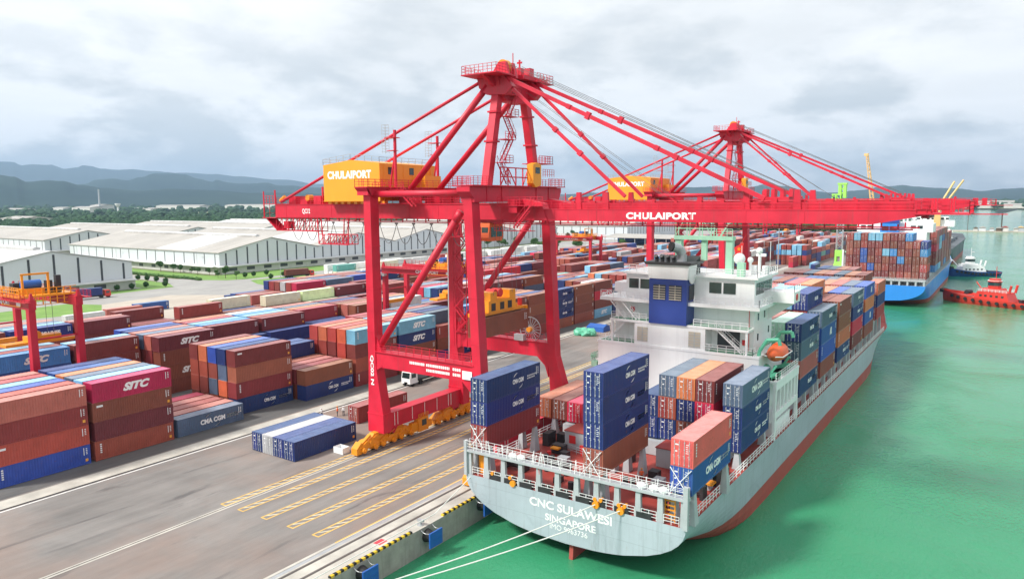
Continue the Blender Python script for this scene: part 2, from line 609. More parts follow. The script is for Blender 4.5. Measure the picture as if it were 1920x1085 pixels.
def water_mat():
    m, t, b = newmat('green_harbour_water')
    g = nd(t, 'ShaderNodeNewGeometry')
    pos = g.outputs['Position']
    n = noise_node(t, pos, 0.012, 5, 0.6, 0.4)
    c = mixc(t, ramp(t, n, [(0.3, 0.0), (0.7, 1.0)]), (0.032, 0.235, 0.108), (0.046, 0.285, 0.146))
    t.links.new(c, b.inputs['Base Color'])
    b.inputs['Roughness'].default_value = 0.06
    b.inputs['IOR'].default_value = 1.33
    b.inputs['Specular IOR Level'].default_value = 0.38
    mpn = nd(t, 'ShaderNodeMapping')
    mpn.inputs['Rotation'].default_value = (0, 0, 0.5)
    mpn.inputs['Scale'].default_value = (1.0, 0.55, 1.0)
    t.links.new(pos, mpn.inputs[0])
    w1 = noise_node(t, mpn.outputs[0], 2.2, 5, 0.65, 0.4)
    w2 = noise_node(t, mpn.outputs[0], 0.16, 3, 0.5, 0.8)
    patch = ramp(t, noise_node(t, pos, 0.028, 5, 0.6, 0.5), [(0.42, 0.3), (0.66, 1.0)])
    h = math_node(t, 'MULTIPLY', math_node(t, 'ADD', w1, math_node(t, 'MULTIPLY', w2, 1.2)), patch)
    bn = nd(t, 'ShaderNodeBump')
    bn.inputs['Strength'].default_value = 1.0
    bn.inputs['Distance'].default_value = 0.2
    t.links.new(h, bn.inputs['Height'])
    t.links.new(bn.outputs[0], b.inputs['Normal'])
    return m


M['water'] = water_mat()


def hill_mat(name, c1, c2, sc):
    m, t, b = newmat(name)
    g = nd(t, 'ShaderNodeNewGeometry')
    n = noise_node(t, g.outputs['Position'], sc, 7, 0.6)
    t.links.new(mixc(t, ramp(t, n, [(0.35, 0.0), (0.65, 1.0)]), c1, c2), b.inputs['Base Color'])
    b.inputs['Roughness'].default_value = 0.95
    b.inputs['Specular IOR Level'].default_value = 0.1
    return m


M['hill'] = hill_mat('wooded_hillside', (0.013, 0.036, 0.036), (0.03, 0.06, 0.05), 0.0015)
M['mountain'] = hill_mat('distant_mountainside', (0.02, 0.045, 0.045), (0.035, 0.06, 0.055), 0.001)


# ---------------------------------------------------------------- lettering
_tm = {}


def text_mesh(s, w, h, shear=0.0, bold=0.0, space=1.0, mat=None):
    """flat lettering normalised to w x h metres, centred, 1 cm thick"""
    key = (s, w, h, shear, bold, mat.name if mat else '')
    if key in _tm:
        return _tm[key]
    cu = bpy.data.curves.new('lettering', 'FONT')
    cu.body = s
    cu.size = 1
    cu.shear = shear
    cu.offset = bold
    cu.space_character = space
    cu.extrude = 0.006
    cu.align_x = 'CENTER'
    cu.resolution_u = 4
    ob = bpy.data.objects.new('lettering_tmp', cu)
    COL.objects.link(ob)
    dg = bpy.context.evaluated_depsgraph_get()
    dg.update()
    me = bpy.data.meshes.new_from_object(ob.evaluated_get(dg))
    me.name = 'lettering'
    bpy.data.objects.remove(ob)
    bpy.data.curves.remove(cu)
    n = len(me.vertices)
    a = np.empty(n * 3)
    me.vertices.foreach_get('co', a)
    a = a.reshape(-1, 3)
    lo, hi = a.min(0), a.max(0)
    a[:, 0] = (a[:, 0] - (lo[0] + hi[0]) / 2) * (w / (hi[0] - lo[0]))
    a[:, 1] = (a[:, 1] - (lo[1] + hi[1]) / 2) * (h / (hi[1] - lo[1]))
    me.vertices.foreach_set('co', a.reshape(-1))
    me.materials.clear()
    me.materials.append(mat or M['letter'])
    me.update()
    _tm[key] = me
    return me


FACE = {'+X': Matrix(((0, 0, 1), (1, 0, 0), (0, 1, 0))), '-Y': Matrix(((1, 0, 0), (0, 0, -1), (0, 1, 0))), '+Z': Matrix.Identity(3)}


def lettering(s, w, h, face, at, parent, shear=0.0, bold=0.02, mat=None, name='lettering', roll=0.0, space=1.0):
    o = link(name, text_mesh(s, w, h, shear, bold, space, mat), parent)
    m3 = FACE[face] @ Matrix.Rotation(roll, 3, 'Z')
    off = wloc(parent) if parent is not None else Vector((0, 0, 0))
    o.rotation_euler = m3.to_euler()
    o.location = Vector(at) - off
    return o
# ================================================================ SETTING
WZ = -3.2


def sheet(name, poly, z, mat, parent=None, kind='structure'):
    b = MB()
    b.add([(x, y, z) for x, y in poly], [tuple(range(len(poly)))])
    o = b.build(name, mat, parent)
    if parent is None:
        o['kind'] = kind
    return o


def rect(x0, x1, y0, y1):
    return [(x0, y0), (x1, y0), (x1, y1), (x0, y1)]


sheet('water', rect(-45000, 45000, -3000, 45000), WZ, M['water'])
sheet('ground', [(0, -2500), (-0.8, 900), (-40, 1000), (-90, 1300), (-320, 2500), (-500, 3050), (9000, 3050), (44000, 12000), (44000, 44000), (-44000, 44000), (-44000, -2500)][::1], -0.06, M['land'])
yard = sheet('yard_pavement', rect(-160, -5.75, -60, 890), 0.0, M['asphalt'])
quay = MB().box(-5.75, 0, -60, 890, -5.5, 0.02)
quay = tag(quay.build('quay_wall', [M['concrete'], M['conc_wall']]), kind='structure')
for p in quay.data.polygons:
    if abs(p.normal.x) > 0.9 or abs(p.normal.y) > 0.9:
        p.material_index = 1
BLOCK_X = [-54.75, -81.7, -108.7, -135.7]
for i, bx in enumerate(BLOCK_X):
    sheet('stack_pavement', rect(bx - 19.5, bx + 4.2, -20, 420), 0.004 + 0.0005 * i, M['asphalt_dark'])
strip = MB()
strip.box(-50.1, -47.15, -60, 880, 0.0, 0.012)
for bx in BLOCK_X[1:]:
    strip.box(bx + 5.2, bx + 7.6, -60, 420, 0.0, 0.012)
tag(strip.build('gantry_runway', M['concrete']), kind='structure')
mk = MB()
mk.box(-46.45, -46.2, -60, 880, 0.0, 0.007)
mk.build('edge_line', M['line_white'], yard)
gv = MB()
gv.box(-47.1, -46.75, -60, 880, 0.0, 0.009)
gv.build('drain_slot', M['black'], yard)
# crane rails
rl = MB()
rl.box(-24.75, -24.0, -60, 880, 0.0, 0.008)
rl.box(-5.35, -5.3, -60, 880, 0.0, 0.06)
rl.build('rail_plinth', M['concrete'], yard)
rl = MB()
rl.box(-24.47, -24.33, -60, 880, 0.0, 0.03)
for x in (-4.3, -2.45):
    rl.box(x - 0.22, x + 0.22, -60, 880, 0.0, 0.026)
    rl.box(x - 0.06, x + 0.06, -60, 880, 0.02, 0.06)
rl.build('crane_rail', M['rail'], quay)
yl = MB()
yl.box(-5.74, -5.56, 53, 890, 0.02, 0.027)
yl.build('yellow_line', M['line_yellow'], quay)
gl = MB()
gl.box(-5.4, -4.75, 40, 75, 0.02, 0.026)
gl.build('trench_cover', M['steel'], quay)
# hatched lanes painted on the apron
for k, lx in enumerate((-25.85, -22.6, -18.25, -13.65, -9.45)):
    b = MB()
    y0, y1 = 52.3 + 0.15 * k, 330
    w = 1.15
    b.box(lx, lx + 0.19, y0, y1, 0, 0.012)
    b.box(lx + w - 0.19, lx + w, y0, y1, 0, 0.012)
    b.box(lx + 0.19, lx + w - 0.19, y0, y0 + 0.15, 0, 0.012)
    b.build('lane_border', M['line_yellow'], yard)
    b = MB()
    y = y0 + 0.6
    while y < 260:
        b.add([(lx + 0.2, y, 0.011), (lx + w - 0.2, y + 1.05, 0.011), (lx + w - 0.2, y + 1.42, 0.011), (lx + 0.2, y + 0.37, 0.011)], [(0, 1, 2, 3)])
        y += 1.45
    b.build('lane_hatching', M['line_pale'], yard)
b = MB()
b.box(-2.1, -1.1, 55.3, 56.6, 0.02, 0.026)
b.build('red_mark', M['line_red'], quay)


def stripe_mat():
    m, t, bs = newmat('black_and_yellow_kerb_paint')
    g = nd(t, 'ShaderNodeNewGeometry')
    s = nd(t, 'ShaderNodeSeparateXYZ')
    t.links.new(g.outputs['Position'], s.inputs[0])
    v = math_node(t, 'FRACT', math_node(t, 'MULTIPLY', s.outputs[1], 1.15))
    c = mixc(t, math_node(t, 'GREATER_THAN', v, 0.5), (0.02, 0.02, 0.02), (0.78, 0.5, 0.03))
    t.links.new(c, bs.inputs['Base Color'])
    bs.inputs['Roughness'].default_value = 0.7
    return m


M['kerb'] = stripe_mat()
y = 29.6
k = 0
while y < 420:
    kb = MB().prism([(-0.42, 0.02), (-0.02, 0.02), (-0.04, 0.25), (-0.38, 0.25)], 'y', y, y + 12.2)
    kb.build('kerb', M['kerb'], quay)
    y += 17.7
# bollards and fenders
bol = MB()
bol.tube((0, 0, 0), (0, 0, 0.08), 0.42, 12)
bol.tube((0, 0, 0.08), (0, 0, 0.5), 0.2, 12)
bol.beam((-0.42, 0, 0.55), (0.42, 0, 0.6), 0.34, 0.26)
bol.sphere((0.36, 0, 0.6), 0.2, 8, 6)
bol_me = bol.mesh('bollard', M['steel'])
BOLL = [26.3, 44.0, 61.7, 79.4, 97.1, 114.8, 132.5]
for i, y in enumerate(BOLL):
    o = link('bollard', bol_me, None, (-0.75, y, 0.02))
    lab = {26.3: 'bollard on the quay edge below the picture frame', 44.0: 'bollard on the quay edge just left of the striped kerb', 61.7: 'grey steel bollard in the gap between the striped kerbs'}.get(y, 'mooring bollard at the quay edge hidden behind the ship, %s from the stern' % {79.4: 'first', 97.1: 'second', 114.8: 'third', 132.5: 'fourth'}.get(y, ''))
    tag(o, lab, 'bollard', 'bollards along the quay edge')
fp = MB()
fp.box(1.3, 1.5, -1.1, 1.1, -2.0, -0.2)
for z in (-1.7, -1.1, -0.5):
    fp.box(1.5, 1.53, -1.05, 1.05, z - 0.03, z + 0.03)
fp_me = fp.mesh('panel', M['blue_plastic'])
fc = MB()
fc.tube((0, 0, -1.1), (0.8, 0, -1.1), 0.8, 16, 0, 0.6)
fc.tube((0.8, 0, -1.1), (1.29, 0, -1.1), 0.6, 16, 0, 0.75)
fc_me = fc.mesh('rubber_cone', M['black'])
fch_me = []
for s_ in (-1, 1):
    fch_me.append(MB().path([(0, s_ * 1.0, -0.1), (0.35, s_ * 0.98, -0.36), (0.7, s_ * 0.95, -0.42), (1.31, s_ * 0.9, -0.3)], 0.035).mesh('chain', M['steel']))
for i, y in enumerate((41.0, 51.4, 61.9, 72.4, 82.9)):
    t = thing('quay_fender', (0.0, y, 0), ['blue panelled rubber fender at the lower edge of the frame', 'blue panelled fender on the quay wall, nearest the bottom edge', 'blue panelled fender below the grey bollard', 'blue panelled fender in front of the ship stern', 'blue panelled fender squeezed between quay and hull'][i], 'fender', 'fenders along the quay wall')
    link('panel', fp_me, t)
    link('rubber_cone', fc_me, t)
    for c_ in fch_me:
        link('chain', c_, t)

# ---------------------------------------------------------------- hills
def pix_dir(u, v):
    d = _f + _r2 * ((u - 960) / FPX) - _u2 * ((v - 542.5) / FPX)
    h = math.hypot(d.x, d.y)
    return d.x / h, d.y / h, d.z / h


def interp(pts, u):
    for (a, b), (c, d) in zip(pts[:-1], pts[1:]):
        if a <= u <= c:
            s = (u - a) / (c - a)
            s = s * s * (3 - 2 * s)
            return b + (d - b) * s
    return pts[0][1] if u < pts[0][0] else pts[-1][1]


def ridge(pts, D, depth, mat, u0, u1, seed, step=7, rug=0.10):
    b = MB()
    rows = [(-1.25, 0.0), (-0.95, 0.16), (-0.7, 0.36), (-0.45, 0.6), (-0.2, 0.84), (0, 1.0), (0.3, 0.8), (0.7, 0.3), (1.0, 0.0)]
    us = np.arange(u0, u1 + 1, step)
    for fr, hf in rows:
        for u in us:
            v = interp(pts, u)
            v += 1.2 * mnoise.noise(Vector((u * 0.035, seed, 0))) + 0.5 * mnoise.noise(Vector((u * 0.13, seed, 4)))
            dx, dy, dz = pix_dir(u, v)
            H = CAMZ + D * dz
            r = D + fr * depth
            x, y = CAMX + dx * r, dy * r
            n = mnoise.fractal(Vector((x / 900.0, y / 900.0, seed)), 1.0, 2.0, 5)
            h = H * hf * (1 + (0.0 if fr == 0 else rug * 3.2 * n * (1 - abs(hf - 0.5))))
            b.v.append((x, y, -1.0 + max(h, 0.0)))
    n = len(us)
    for j in range(len(rows) - 1):
        for i in range(n - 1):
            a = j * n + i
            b.f.append((a, a + 1, a + n + 1, a + n))
            b.m.append(0)
    return b.build('hills', mat, None, True)


A_pts = [(-260, 330), (-120, 318), (0, 327), (25, 331), (50, 341), (85, 338), (115, 339), (150, 347), (200, 353), (260, 357), (330, 354), (400, 357), (470, 361), (560, 361), (640, 364)]
B_pts = [(-260, 340), (120, 350), (160, 345), (180, 337), (210, 335), (240, 338), (262, 332), (290, 325), (322, 325), (345, 327), (370, 335), (400, 341), (406, 337), (425, 342), (450, 344), (500, 343), (520, 347), (608, 352), (700, 358), (860, 362), (1000, 366), (1060, 364), (1110, 361), (1200, 354), (1262, 349), (1300, 351), (1345, 350), (1390, 353), (1440, 345), (1470, 349), (1520, 358), (1560, 361), (1620, 356), (1650, 350), (1690, 347), (1720, 350), (1755, 352), (1795, 353), (1840, 358), (1880, 354), (1920, 352), (2000, 349), (2200, 340)]
C_pts = [(-260, 296), (-60, 300), (0, 303), (25, 304), (40, 310), (60, 308), (95, 309), (120, 317), (143, 314), (155, 310), (172, 311), (190, 316), (220, 318), (245, 317), (290, 321), (330, 324), (400, 326), (450, 331), (520, 336), (600, 345), (740, 358), (900, 366)]
tag(ridge(A_pts, 6200, 1500, M['hill'], -260, 640, 1.3), kind='structure')
tag(ridge(B_pts, 9500, 2200, M['hill'], -260, 2200, 5.1), kind='structure')
tag(ridge(C_pts, 16000, 3500, M['mountain'], -260, 900, 9.7), kind='structure')

# ---------------------------------------------------------------- woodland beyond the port (nobody could count it)
t_ = (1 + 5 ** 0.5) / 2
ICO_V = np.array([(-1, t_, 0), (1, t_, 0), (-1, -t_, 0), (1, -t_, 0), (0, -1, t_), (0, 1, t_), (0, -1, -t_), (0, 1, -t_), (t_, 0, -1), (t_, 0, 1), (-t_, 0, -1), (-t_, 0, 1)]) / math.hypot(1, t_)
ICO_F = np.array([(0, 11, 5), (0, 5, 1), (0, 1, 7), (0, 7, 10), (0, 10, 11), (1, 5, 9), (5, 11, 4), (11, 10, 2), (10, 7, 6), (7, 1, 8), (3, 9, 4), (3, 4, 2), (3, 2, 6), (3, 6, 8), (3, 8, 9), (4, 9, 5), (2, 4, 11), (6, 2, 10), (8, 6, 7), (9, 8, 1)])


def ico2():
    vs = [tuple(v) for v in ICO_V]
    cache, fs = {}, []
    def mid(a, b):
        k = (min(a, b), max(a, b))
        if k not in cache:
            p = (np.array(vs[a]) + np.array(vs[b])) / 2
            vs.append(tuple(p / np.linalg.norm(p)))
            cache[k] = len(vs) - 1
        return cache[k]
    for a, b, c in ICO_F:
        ab, bc, ca = mid(a, b), mid(b, c), mid(c, a)
        fs += [(a, ab, ca), (b, bc, ab), (c, ca, bc), (ab, bc, ca)]
    return np.array(vs), np.array(fs)


I2V, I2F = ico2()


def blob_mass(name, spots, mat, seed=3, fine=False, jit=0.28):
    """many uneven crowns as one mesh; spots = [(x,y,z,rx,rz)]"""
    rg = np.random.default_rng(seed)
    BV, BF = (I2V, I2F) if fine else (ICO_V, ICO_F)
    vs, fs = [], []
    off = 0
    for (x, y, z, rx, rz) in spots:
        v = BV * (1 + rg.uniform(-jit, jit, (len(BV), 1)))
        a = rg.uniform(0, 6.28)
        ca, sa = math.cos(a), math.sin(a)
        vv = np.empty_like(v)
        vv[:, 0] = (v[:, 0] * ca - v[:, 1] * sa) * rx + x
        vv[:, 1] = (v[:, 0] * sa + v[:, 1] * ca) * rx + y
        vv[:, 2] = v[:, 2] * rz + z
        vs.append(vv)
        fs.append(BF + off)
        off += len(BV)
    vs = np.concatenate(vs)
    fs = np.concatenate(fs)
    me = bpy.data.meshes.new(name)
    me.from_pydata(vs.tolist(), [], fs.tolist())
    me.materials.append(mat)
    me.update()
    return link(name, me)


def in_water(x, y):
    if x > 0 and y < 3050: return True
    if 900 < y < 3050:
        lim = np.interp(y, [900, 1000, 1300, 2500, 3050], [0, -40, -90, -320, -500])
        return x > lim - 15
    return False


rf = random.Random(11)
spots = []
while len(spots) < 19000:
    u = rf.uniform(-60, 1990)
    inv = rf.uniform(1 / 5600.0, 1 / 560.0)
    d = 1 / inv
    dx, dy, _ = pix_dir(u, 380)
    x, y = CAMX + dx * d, dy * d
    if in_water(x, y): continue
    if x > -760 and y < 700 and x < 0 and y < 640: continue
    if x > -290 and y < 880: continue
    den = mnoise.noise(Vector((x / 260.0, y / 260.0, 2.0)))
    if den < -0.38: continue
    k = max(1.0, d / 1100.0)
    for _ in range(3 if d < 1500 else 1):
        r = rf.uniform(2.6, 5.2) * k
        spots.append((x + rf.uniform(-4, 4) * k, y + rf.uniform(-4, 4) * k, rf.uniform(0.5, 0.9) * r + (2.0 if d < 2000 else 0.5), r, r * rf.uniform(0.55, 0.95)))
near = [s for s in spots if math.hypot(s[0] - CAMX, s[1]) < 1500]
far = [s for s in spots if math.hypot(s[0] - CAMX, s[1]) >= 1500]
tag(blob_mass('woodland', near, M['forest'], 3, True), 'dark green belt of woodland between the sheds and the hills', 'woodland', kind='stuff')
tag(blob_mass('far_woodland', far, M['forest'], 4), 'far green treetops reaching the foot of the hills', 'woodland', kind='stuff')


# ---------------------------------------------------------------- sheds
def shed(label, x0, x1, gables, eave, ridge_z, roof='shed_roof', patches=(), canopy=True, strips=6.4, group='white sheds behind the yard', annex=True, sidewall=True):
    """gable ends face +X; gables = [(y0,y1),...]; roof ridges run along X"""
    t = thing('warehouse', (x1, gables[0][0], 0), label, 'warehouse', group)
    for (y0, y1) in gables:
        ym = (y0 + y1) / 2
        w = MB()
        w.prism([(y0, 0), (y1, 0), (y1, eave), (ym, ridge_z), (y0, eave)], 'x', x0, x1)
        w.build('wall', M['shed_wall'], t)
        for sgn, ya in ((-1, y0), (1, y1)):
            r_ = MB()
            dy = (ym - ya)
            ov = 0.7
            yb = ya + sgn * ov
            zb = eave - ov * (ridge_z - eave) / abs(dy)
            r_.add([(x0 - 0.6, yb, zb + 0.12), (x1 + 0.6, yb, zb + 0.12), (x1 + 0.6, ym, ridge_z + 0.12), (x0 - 0.6, ym, ridge_z + 0.12),
                    (x0 - 0.6, yb, zb + 0.45), (x1 + 0.6, yb, zb + 0.45), (x1 + 0.6, ym, ridge_z + 0.45), (x0 - 0.6, ym, ridge_z + 0.45)],
                   [(0, 3, 2, 1), (4, 5, 6, 7), (0, 1, 5, 4), (1, 2, 6, 5), (2, 3, 7, 6), (3, 0, 4, 7)])
            r_.build('roof', M[roof], t)
        v = MB()
        v.prism([(ym - 1.2, ridge_z + 0.3), (ym + 1.2, ridge_z + 0.3), (ym + 1.5, ridge_z + 1.2), (ym, ridge_z + 1.7), (ym - 1.5, ridge_z + 1.2)], 'x', x0 + 8, x1 - 12)
        v.build('ridge_vent', M['shed_roof2'], t)
        n = int((y1 - y0) / strips)
        for i in range(n):
            yy = y0 + (i + 0.6) * (y1 - y0) / n
            top = eave + (ridge_z - eave) * (1 - abs(yy - ym) / (ym - y0)) - 1.0
            m_ = MB()
            m_.box(x1, x1 + 0.06, yy - 0.45, yy + 0.45, 4.6, top)
            m_.build('window_strip', M['shed_strip'], t)
    y0 = gables[0][0]
    if sidewall:
        n = int((x1 - x0) / 9)
        for i in range(n):
            xx = x0 + (i + 0.6) * (x1 - x0) / n
            MB().box(xx - 0.3, xx + 0.3, y0 - 0.06, y0, 4.8, eave - 0.6).build('window_strip', M['shed_strip'], t)
    for (pa, pb, g, f0, f1) in patches:
        (ga, gb) = gables[g]
        ym = (ga + gb) / 2
        def rz(f):
            return ga + (ym - ga) * f, eave + (ridge_z - eave) * f + 0.47
        (ya, za), (yb, zb) = rz(f0), rz(f1)
        m_ = MB()
        m_.add([(pa, ya, za), (pb, ya, za), (pb, yb, zb), (pa, yb, zb), (pa, ya, za + 0.06), (pb, ya, za + 0.06), (pb, yb, zb + 0.06), (pa, yb, zb + 0.06)],
               [(4, 5, 6, 7), (0, 1, 5, 4), (1, 2, 6, 5), (2, 3, 7, 6), (3, 0, 4, 7)])
        m_.build('white_roof_sheets', M['shed_roof2'], t)
    if canopy:
        ya, yb = gables[0][0], gables[-1][1]
        MB().prism([(x1, 4.35), (x1 + 4.2, 3.95), (x1 + 4.2, 4.15), (x1, 4.6)], 'y', ya - 3.5, yb).build('canopy', M['shed_roof2'], t)
        MB().box(x1 + 0.0, x1 + 2.2, ya, yb, 0, 3.95).build('annex', M['shed_base'], t)
        n = int((yb - ya) / 11)
        for i in range(n):
            yy = ya + 4 + i * 11
            MB().box(x1 + 2.2, x1 + 2.28, yy, yy + 5.0, 1.5, 3.2).build('window', M['shed_strip'], t)
        MB().prism([(y0 - 4.5, 4.0), (y0, 4.5), (y0, 4.75), (y0 - 4.5, 4.2)], 'x', x0 + 6, x1 + 0.0).build('canopy', M['shed_roof2'], t)
        MB().box(x0 + 10, x1, y0 - 2.0, y0 - 0.01, 0, 3.9).build('annex', M['shed_base'], t)
        for i in range(int((x1 - x0) / 13)):
            xx = x1 - 6 - i * 13
            MB().box(xx - 4, xx, y0 - 2.08, y0 - 2.0, 1.4, 3.1).build('window', M['shed_strip'], t)
    return t


shed('white gabled shed with whitish roof at the left edge, nearest the stacks', -440, -269, [(107.5, 173.4)], 11.8, 18.2, 'shed_roof2', strips=8.4, sidewall=False)
shed('long white shed with several gables and a white roof strip', -452, -290.5, [(231.6, 298), (298, 364), (364, 430)], 11.2, 17.9, 'shed_roof', [(-352, -318, 0, 0.02, 0.97), (-352, -300, 1, 0.05, 0.95)])
shed('white shed with plain beige roof behind the left-edge shed', -720, -512, [(242.5, 302)], 11.8, 17.6, 'shed_roof')
shed('low grey-roofed shed in the back row behind the multi-gable shed', -720, -500, [(322, 386)], 11.8, 17.6, 'shed_roof', canopy=False)
shed('farthest grey-roofed shed of the back row, before the woodland', -720, -500, [(402, 468)], 11.8, 17.6, 'shed_roof', canopy=False)
shed('white shed with bright roof in the back row, right of the woodland gap', -700, -480, [(486, 552)], 11.8, 17.6, 'shed_roof2', canopy=False)
shed('pale shed seen between the legs of the front crane', -470, -300, [(462, 528), (528, 594)], 11.8, 18.0, 'shed_roof', canopy=False)
shed('long pale wall of shed behind the yard gantry, right of crane', -420, -250, [(640, 700), (700, 760)], 12.5, 18.0, 'shed_roof', canopy=False)
# open low shed with buff roof
t = thing('open_shed', (-190, 560, 0), 'low open-sided shed with buff roof among the far stacks', 'shed')
MB().prism([(560, 6.2), (585, 8.2), (610, 6.2), (610, 6.6), (585, 8.6), (560, 6.6)], 'x', -235, -150).build('roof', M['shed_roof'], t)
b = MB()
for x in np.arange(-233, -149, 9.2):
    for y in (561, 609):
        b.box(x - 0.2, x + 0.2, y - 0.2, y + 0.2, 0, 6.3)
b.build('posts', M['steel'], t)
MB().box(-233, -152, 585, 608, 0, 5.5).build('back_wall', M['tug_blue'], t)

# roads, lawns and bare earth between yard and sheds
sheet('road', rect(-288, -160, 20, 880), -0.04, M['road'])
sheet('road', [(-460, 198), (-288, 196), (-288, 206), (-460, 208)], -0.035, M['road'])
for p in ([(-266, 100), (-257, 100), (-255, 150), (-258, 186), (-276, 194), (-300, 194), (-300, 176), (-266, 176)],
          [(-452, 210), (-276, 209), (-262, 216), (-258, 226), (-262, 296), (-288, 296), (-288, 226), (-452, 226)],
          [(-252, 222), (-236, 214), (-206, 208), (-206, 222), (-240, 250), (-250, 262)],
          [(-236, 96), (-214, 96), (-206, 128), (-226, 138), (-240, 132)],
          [(-250, 40), (-200, 40), (-204, 92), (-240, 96)]):
    sheet('lawn', p, -0.02, M['grass'])
sheet('bare_earth', [(-226, 138), (-206, 128), (-180, 120), (-165, 150), (-172, 196), (-198, 190), (-232, 168)], -0.025, M['dirt'])
hs = [(-340 + i * 0.9 + rf.uniform(-.3, .3), 208.8 + rf.uniform(-0.7, 0.7), 0.55, rf.uniform(0.7, 1.0), rf.uniform(0.6, 0.9)) for i in range(76)]
tag(blob_mass('hedge', hs, M['hedge'], 21, True), 'clipped green hedge along the road before the shed lawn', 'hedge', kind='stuff')


def leafy(c, r, n, rg, leaf=0.3, sc=(1, 1, 1)):
    """crown of many small leaf faces spread through a volume"""
    b = MB()
    for i in range(n):
        d = Vector((rg.gauss(0, 1), rg.gauss(0, 1), rg.gauss(0, 1)))
        d.normalize()
        rr = r * (0.55 + 0.45 * rg.random()) * (1 + 0.22 * mnoise.noise(d * 2.1))
        p = Vector(c) + Vector((d.x * rr * sc[0], d.y * rr * sc[1], d.z * rr * sc[2]))
        a = Vector((rg.gauss(0, 1), rg.gauss(0, 1), rg.gauss(0, 1))).normalized()
        q = a.cross(d).normalized()
        s = leaf * rg.uniform(0.6, 1.3)
        b.add([p - a * s, p + q * s * 0.6, p + a * s, p - q * s * 0.6], [(0, 1, 2, 3)])
    return b


rg = random.Random(5)
bush_me = []
for i in range(3):
    b = leafy((0, 0, 1.75), 1.25, 420, rg, 0.28)
    b.sphere((0, 0, 1.75), 0.95, 9, 6)
    bush_me.append(b.mesh('crown', M['bush']))
stem_me = MB().tube((0, 0, 0), (0, 0, 1.3), 0.09, 6, 0, 0.06).mesh('trunk', M['bark'])
BUSH = [(-263.4, 163.3), (-263.6, 169.9), (-264.1, 176.6), (-298.5, 191.8), (-292.2, 192.9), (-283.5, 192.6), (-272.9, 191.0), (-260.6, 183.5), (-263.4, 227.4), (-264.2, 233.0), (-265.4, 241.7), (-245.6, 229.3), (-250.9, 241.0), (-248.7, 245.3)]
BL = ['nearest round bush on the lawn beside the left shed', 'second round bush along the left shed lawn', 'third round bush, at the far corner of the left shed lawn', 'round bush at the left end of the row by the side road', 'second round bush in the row by the side road', 'third round bush in the row by the side road', 'round bush at the right end of the row by the side road', 'round bush on the tip of lawn where the two roads meet', 'round bush nearest the corner of the multi-gable shed', 'second round bush on the lawn before the gables', 'third round bush on the lawn before the gables', 'round bush on the small lawn left of the cream box truck', 'round bush beside the brown trailer', 'round bush just right of the brown trailer end']
for i, (x, y) in enumerate(BUSH):
    t = thing('round_bush', (x, y, 0), BL[i], 'bush', 'round bushes on the lawns')
    link('crown', bush_me[i % 3], t)
    link('trunk', stem_me, t)
# young palms and broadleaf trees by the shed and between the stacks
tree_me = []
for i in range(3):
    b = MB()
    for k in range(9):
        a = rg.uniform(0, 6.28)
        rr = rg.uniform(0.3, 2.2)
        bb = leafy((rr * math.cos(a), rr * math.sin(a), rg.uniform(3.6, 6.6)), rg.uniform(1.1, 1.8), 160, rg, 0.34, (1, 1, 0.75))
        b.add(bb.v, bb.f)
    tree_me.append(b.mesh('crown', M['tree']))
tr = MB()
tr.tube((0, 0, 0), (0.1, 0, 3.2), 0.22, 7, 0, 0.15)
for a in (0.3, 2.2, 4.1):
    tr.tube((0.1, 0, 2.8), (1.4 * math.cos(a), 1.4 * math.sin(a), 4.8), 0.11, 6, 0, 0.05)
tr_me = tr.mesh('trunk', M['bark'])
TREES = []
for i in range(10):
    TREES.append((-330 + i * 7.6 + rg.uniform(-2.6, 2.6), 223.5 + rg.uniform(-3.5, 3), rg.uniform(0.4, 0.85), ('leftmost', 'second', 'third', 'fourth', 'fifth', 'sixth', 'seventh', 'eighth', 'ninth', 'rightmost')[i] + ' small tree along the side wall of the multi-gable shed', 'small trees along the shed wall'))
for i in range(12):
    TREES.append((-300 + i * 11 + rg.uniform(-3, 3), 455 + rg.uniform(-8, 8) + (i % 3) * 9, rg.uniform(1.0, 1.5), ('first', 'second', 'third', 'fourth', 'fifth', 'sixth', 'seventh', 'eighth', 'ninth', 'tenth', 'eleventh', 'last')[i] + ' tree from the left in the line behind the white containers', 'trees behind the white containers'))
for i in range(9):
    TREES.append((-150 + i * 9 + rg.uniform(-3, 3), 770 + rg.uniform(-12, 12), rg.uniform(1.5, 2.4), ('first', 'second', 'third', 'fourth', 'fifth', 'sixth', 'seventh', 'eighth', 'last')[i] + ' large tree from the left beyond the far stacks', 'large trees beyond the far stacks'))
for i, (x, y, s, lab, grp) in enumerate(TREES):
    t = thing('broadleaf_tree', (x, y, 0), lab, 'tree', grp)
    t.scale = (s, s, s)
    t.rotation_euler.z = rg.uniform(0, 6)
    link('crown', tree_me[i % 3], t)
    link('trunk', tr_me, t)
